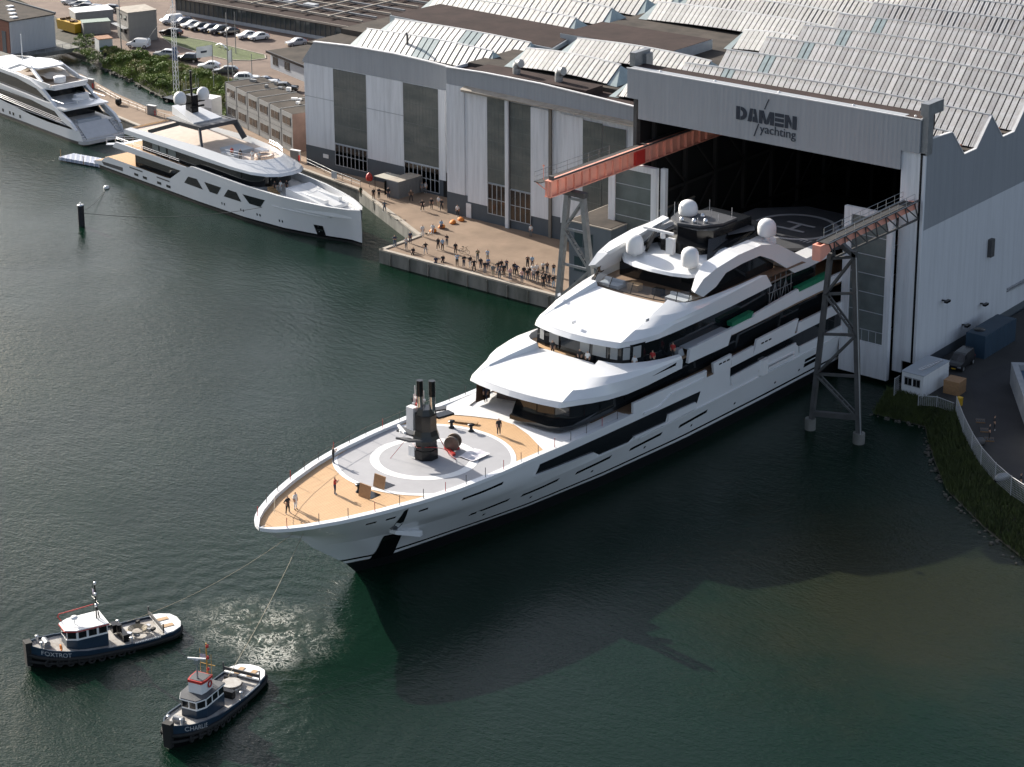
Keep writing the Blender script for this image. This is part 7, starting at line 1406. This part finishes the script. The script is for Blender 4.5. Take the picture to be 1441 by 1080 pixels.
for i in range(5): x = 12+i*7; mb = MB(); mb.bar((x, 2, 4.3), (x, 40, 4.3), .3, .3); mb.build('roof_pipe', M['coping'], off)
lo0, lo1 = at(381, 96, QZ), at(432, 117, QZ); dv = lo1-lo0; rzl = math.atan2(dv[1], dv[0]); L_ = float(np.hypot(dv[0], dv[1]))
t = thing('outbuilding', 'low grey outbuilding with dark eaves between the office and the left shed', 'outbuilding', (lo0[0], lo0[1], QZ), rzl); mb = MB(); mb.b2((0, 0, 0), (L_+2, 9, 2.9)); mb.build('walls', mat('pale_grey_wall', (.30, .32, .35), .7), t); mb = MB(); mb.b2((-.6, -.6, 2.9), (L_+3, 10, 3.25)); mb.build('roof', M['tar2'], t); mb = MB(); mb.b2((-.62, -.62, 2.85), (L_+3, -.5, 3.3)); mb.build('eaves', M['black'], t)
for x in (1.0, 5.6): cabin_window(t, x, x+2.0, .9, 2.4, 0, M['glass'])
# top left: warehouse, cabins, walkway
wp = at(17, 77, QZ); t = thing('warehouse', 'pale grey warehouse with brown front at the left edge', 'warehouse', (wp[0], wp[1], QZ), R_(-8)); mb = MB(); mb.b2((-22, 0, 0), (0, 9.6, 6.3)); mb.build('walls', ribbed('warehouse_side', (.40, .42, .45), .3, 1, dirt=.1), t); mb = MB(); mb.b2((-22, -.12, 0), (-.4, 0, 6.2)); mb.build('front_wall', M['brickr'], t); mb = MB(); mb.b2((-22.2, -.3, 6.3), (.2, 9.8, 6.5)); mb.build('roof', M['tar2'], t); mb = MB(); mb.b2((-22, 9.6, 6.5), (.2, 9.9, 6.8)); mb.build('roof_edge', M['base'], t)
mb = MB(); mb.b2((-3.0, -.2, 0), (-1.6, -.12, 4.2)); mb.build('door', M['base'], t)
for k in range(4): mb = MB(); mb.box((-2-k*3.2, 2+k*1.6, 6.5), (1.2, 1.2, .25)); mb.build('skylight', M['white'], t)
def cabin(px, py, dims, rz, m, label, cat='cabin', roof=None):
    p = at(px, py, QZ); t = thing('site_cabin', label, cat, (p[0], p[1], QZ), rz); mb = MB(); mb.b2((0, 0, 0), dims); mb.build('walls', m, t); mb = MB(); mb.b2((-.1, -.1, dims[2]), (dims[0]+.1, dims[1]+.1, dims[2]+.12)); mb.build('roof', roof or M['coping'], t); return t
def cabin2(p0, p1, depth, h, m, label, roof=None, zb=QZ):
    a_, b_ = at(*p0, zb), at(*p1, zb); d = b_-a_; L = float(np.hypot(d[0], d[1])); t = thing('site_cabin', label, 'cabin', (a_[0], a_[1], zb), math.atan2(d[1], d[0])); mb = MB(); mb.b2((0, 0, 0), (L, depth, h)); mb.build('walls', m, t); mb = MB(); mb.b2((-.1, -.1, h), (L+.1, depth+.1, h+.12)); mb.build('roof', roof or M['coping'], t); return t, L
c1, L1 = cabin2((182, 61), (222, 56), 6.0, 5.9, mat('cabin_beige', (.21, .20, .185), .7, var=.1), 'two-storey grey-beige cabin stack beside the white van')
for y in (1.0, 3.4): mb = MB(); mb.b2((-.06, y, 4.3), (0, y+1.2, 5.2)); mb.build('window', M['glass'], c1); mb = MB(); mb.b2((-.06, y, 1.6), (0, y+1.2, 2.4)); mb.build('window', M['glass'], c1)
mb = MB(); mb.b2((-1.2, -.2, 2.9), (-.05, 6.2, 3.0)); mb.build('landing', M['steel'], c1)
cabin2((140, 73), (159, 71), 3.0, 2.3, mat('cabin_pale', (.34, .36, .37), .6), 'small pale electricity cabin with rust-brown roof on the bank', mat('rust_roof', (.24, .11, .05), .8))
cabin2((107, 38), (160, 33), 5.0, 2.8, M['portac'], 'long low cabin with white roof left of the cabin stack', M['white']); cabin2((118, 50), (156, 47), 3.0, 2.4, M['portac'], 'open-fronted low shed with greenish roof beside the cabin stack', mat('green_roof', (.20, .26, .22), .6))
p = at(80, 40, QZ); t = thing('skip', 'yellow skip full of scrap behind the warehouse', 'skip', (p[0], p[1], QZ), R_(-8)); mb = MB(); mb.box((3.5, 1.2, 0), (6.5, 2.4, 1.9), top=(1.08, 1.05)); mb.build('tub', M['yellow'], t); mb = MB()
for k in range(14): mb.box((1.2+random.random()*4.6, .6+random.random()*1.2, 1.8), (.9, .5, random.uniform(.1, .6)), rz=random.random()*3)
mb.build('scrap', mat('scrap_brown', (.12, .07, .035), .9), t)
# bridge deck at the canal head, with a lattice walkway
br0, br1 = at(15, 83, QZ), at(112, 67, QZ); t = thing('bridge', 'low concrete bridge across the head of the canal', 'bridge', (0, 0, 0)); mb = MB(); d = br1-br0; nrm = np.array([-d[1], d[0], 0])/np.hypot(d[0], d[1])*9; mb.prism([tuple(br0[:2]), tuple(br1[:2]), tuple((br1+nrm)[:2]), tuple((br0+nrm)[:2])], QZ-.7, QZ+.05); mb.build('deck', M['concw'], t); mb = MB(); a_ = br0; 
for i in range(9): q = br0+(br1-br0)*i/8; mb.tube((q[0], q[1], QZ), (q[0], q[1], QZ+1.1), .04, 5)
mb.tube((br0[0], br0[1], QZ+1.1), (br1[0], br1[1], QZ+1.1), .03, 5); mb.build('handrail', M['steel'], t)
# parking sign, picnic bench on the lawn
p = at(311, 69, QZ); t = thing('garden_bench', 'white sculptural bench on the lawn', 'bench', (p[0], p[1], QZ), R_(-20)); mb = MB(); mb.path([(-2.2, 0, .3), (-1, .3, .8), (.6, .1, .9), (2.2, .5, .3)], .16, 6); mb.build('seat', M['white'], t); mb = MB(); mb.tube((-1, .3, 0), (-1, .3, .8), .08, 5); mb.tube((1, .3, 0), (1, .3, .8), .08, 5); mb.build('leg', M['white'], t)
# ================================================================== RIGHT-HAND YARD
p = at(1268, 553, 2.0); q = at(1302, 562, 2.0); dvx = q-p; rzc = math.atan2(dvx[1], dvx[0]); wc = float(np.hypot(dvx[0], dvx[1])); ww = max(wc, 2.4)
t = thing('white_site_cabin', 'white site cabin with a ladder on its roof beside the hall wall', 'site cabin', (p[0], p[1], 2.0), R_(0)); mb = MB(); mb.b2((0, 0, 0), (2.7, 6.0, 2.6)); mb.build('walls', ribbed('white_cabin', (.60, .61, .62), .2, 1, dirt=.12), t); mb = MB(); mb.b2((-.06, -.06, 2.6), (2.76, 6.06, 2.68)); mb.build('roof', mat('cabin_roof_grey', (.30, .33, .36), .6), t)
for x in (.4, 1.45): cabin_window(t, x, x+.85, 1.2, 2.0, 0)
mb = MB(); mb.bar((1.6, .8, 3.0), (2.2, 4.6, 3.1), .07, .1); mb.bar((2.1, .8, 3.0), (2.6, 4.6, 3.1), .07, .1)
for i in range(9): f = i/8; mb.tube((1.6+.6*f, .8+3.8*f, 3.0+.1*f), (2.1+.5*f, .8+3.8*f, 3.0+.1*f), .03, 4)
mb.build('ladder', M['alu'], t)
p = at(1385, 506, 2.0); t = thing('container', 'blue shipping container against the hall plinth on the shaded side', 'container', (p[0]-2.5, p[1], 2.0), 0); mb = MB(); mb.b2((0, 0, 0), (2.5, 8.0, 2.8)); mb.build('box', ribbed('container_blue', (.024, .05, .08), .35, 1, dirt=.2, strength=.9), t); mb = MB(); mb.b2((.1, .1, 2.8), (2.4, 7.9, 2.84)); mb.build('roof', M['blue'], t); mb = MB(); mb.lathe([(.01, .05), (.7, .05), (.7, 0)], (.9, 1.6, 2.86), 12); mb.build('roof_patch', M['black'], t)  # blue darkened in the colour itself for the shade beside the hall
van_ = copy_tree(PROTO['van']); p = at(1352, 516, 2.0); van_.location = (p[0], p[1], 2.0); van_.rotation_euler = (0, 0, R_(5)); tag(van_, 'black van parked between the white cabin and the blue container', 'van', 'vehicles in the shaded yard')
for c in van_.children:
    if c.name.startswith('body'): c.material_slots[0].link = 'OBJECT'; c.material_slots[0].material = paint('black', PAINT['black'])
p = at(1343, 552, 2.0); t = thing('crate', 'brown wooden crate beside the white cabin', 'crate', (p[0], p[1], 2.0), .05)
for i in range(5): mb = MB(); mb.box((0, 0, i*.32), (1.9, 1.9, .3)); mb.build('board', M['crate'], t)
p = at(1350, 571, 2.0); t = thing('waste_bin', 'small yellow bin at the end of the fence', 'bin', (p[0], p[1], 2.0)); mb = MB(); mb.box((0, 0, 0), (.5, .5, .9), top=(1.15, 1.15)); mb.build('tub', M['yellow'], t); mb = MB(); mb.box((0, 0, .9), (.6, .6, .08)); mb.build('lid', M['yellow'], t)
def mesh_fence(pts, z, label, h=2.0):
    P = [at(*p, z) for p in pts]; t = thing('mesh_fence', label, 'fence', tuple(P[0])); o = np.array(P[0])
    for a, b in zip(P[:-1], P[1:]):
        a, b = a-o, b-o; mb = MB(); L = float(np.linalg.norm(b-a)); n = int(L/.22)
        for i in range(n): q = a+(b-a)*i/n; mb.bar((q[0], q[1], .05), (q[0], q[1], h), .018, .018)
        for k in range(9): mb.bar((*(a[:2]), .1+k*(h-.1)/8), (*(b[:2]), .1+k*(h-.1)/8), .016, .016)
        mb.build('mesh_panel', M['fence'], t); mb = MB(); mb.tube((a[0], a[1], 0), (a[0], a[1], h+.1), .05, 6); mb.build('post', M['fence'], t); mb = MB(); mb.tube((*(a[:2]), h), (*(b[:2]), h), .04, 5); mb.build('top_rail', M['fence'], t)
    return t
mesh_fence([(1345, 583), (1355, 610), (1367, 634), (1380, 655), (1400, 678), (1422, 697), (1445, 712)], 2.0, 'galvanised mesh fence curving along the bank on the right'); mesh_fence([(1258, 557), (1265, 552)], 2.0, 'short mesh gate between hall door and white cabin'); mesh_fence([(1292, 571), (1318, 573), (1342, 582)], 2.0, 'mesh fence panel in front of the white cabin', 1.2)
w0, w1 = at(1421, 540, 2.0), at(1446, 612, 2.0); d = w1-w0; t = thing('concrete_wall', 'pale concrete walled basin at the right edge', 'wall', tuple(w0), math.atan2(d[1], d[0])); mb = MB(); Lw = float(np.hypot(d[0], d[1])); mb.b2((0, 0, 0), (Lw+8, .7, 2.6)); mb.b2((0, .7, 0), (.7, 12, 2.6)); mb.build('parapet', mat('pale_concrete', (.30, .315, .33), .8, var=.2, scale=.8), t); mb = MB(); mb.b2((.7, .7, 0), (Lw+8, 12, 1.9)); mb.build('basin_floor', mat('pit_blue', (.05, .09, .15), .6), t)
for i, (px, py, c) in enumerate(((1410, 678, 'grey'), (1376, 628, 'dark grey'))):
    p = at(px, py, 2.0); t = thing('motor_scooter', ('pale' if i == 0 else 'dark')+' covered motor scooter parked behind the mesh fence', 'scooter', (p[0], p[1], 2.0), R_(60), 'scooters behind the fence'); mb = MB(); mb.lathe([(.01, .95), (.3, .85), (.42, .5), (.4, .25)], (0, 0, 0), 12); mb.v = [(x*2.2, y*.8, z) for x, y, z in mb.v]; mb.build('cover', M['steel'] if i == 0 else M['ydark'], t)
    for x in (-.65, .65): mb = MB(); mb.tube((x, -.06, .27), (x, .06, .27), .27, 12); mb.build('wheel', M['rubber'], t)
for i in range(3):
    p = at(1362+i*6, 592+i*13, 2.0); t = thing('pallet', 'stacked pallet, %s along the inside of the fence' % ORD[i], 'pallet', (p[0]+1.2, p[1]+.6, 2.0), .5, 'pallets behind the fence')
    for k in range(5): mb = MB(); mb.box((-.4+k*.2, 0, .12), (.14, 1.0, .03)); mb.build('board', M['steeld'], t)
    mb = MB(); mb.box((0, -.4, 0), (1.0, .1, .12)); mb.box((0, .4, 0), (1.0, .1, .12)); mb.build('bearer', M['crate'], t)
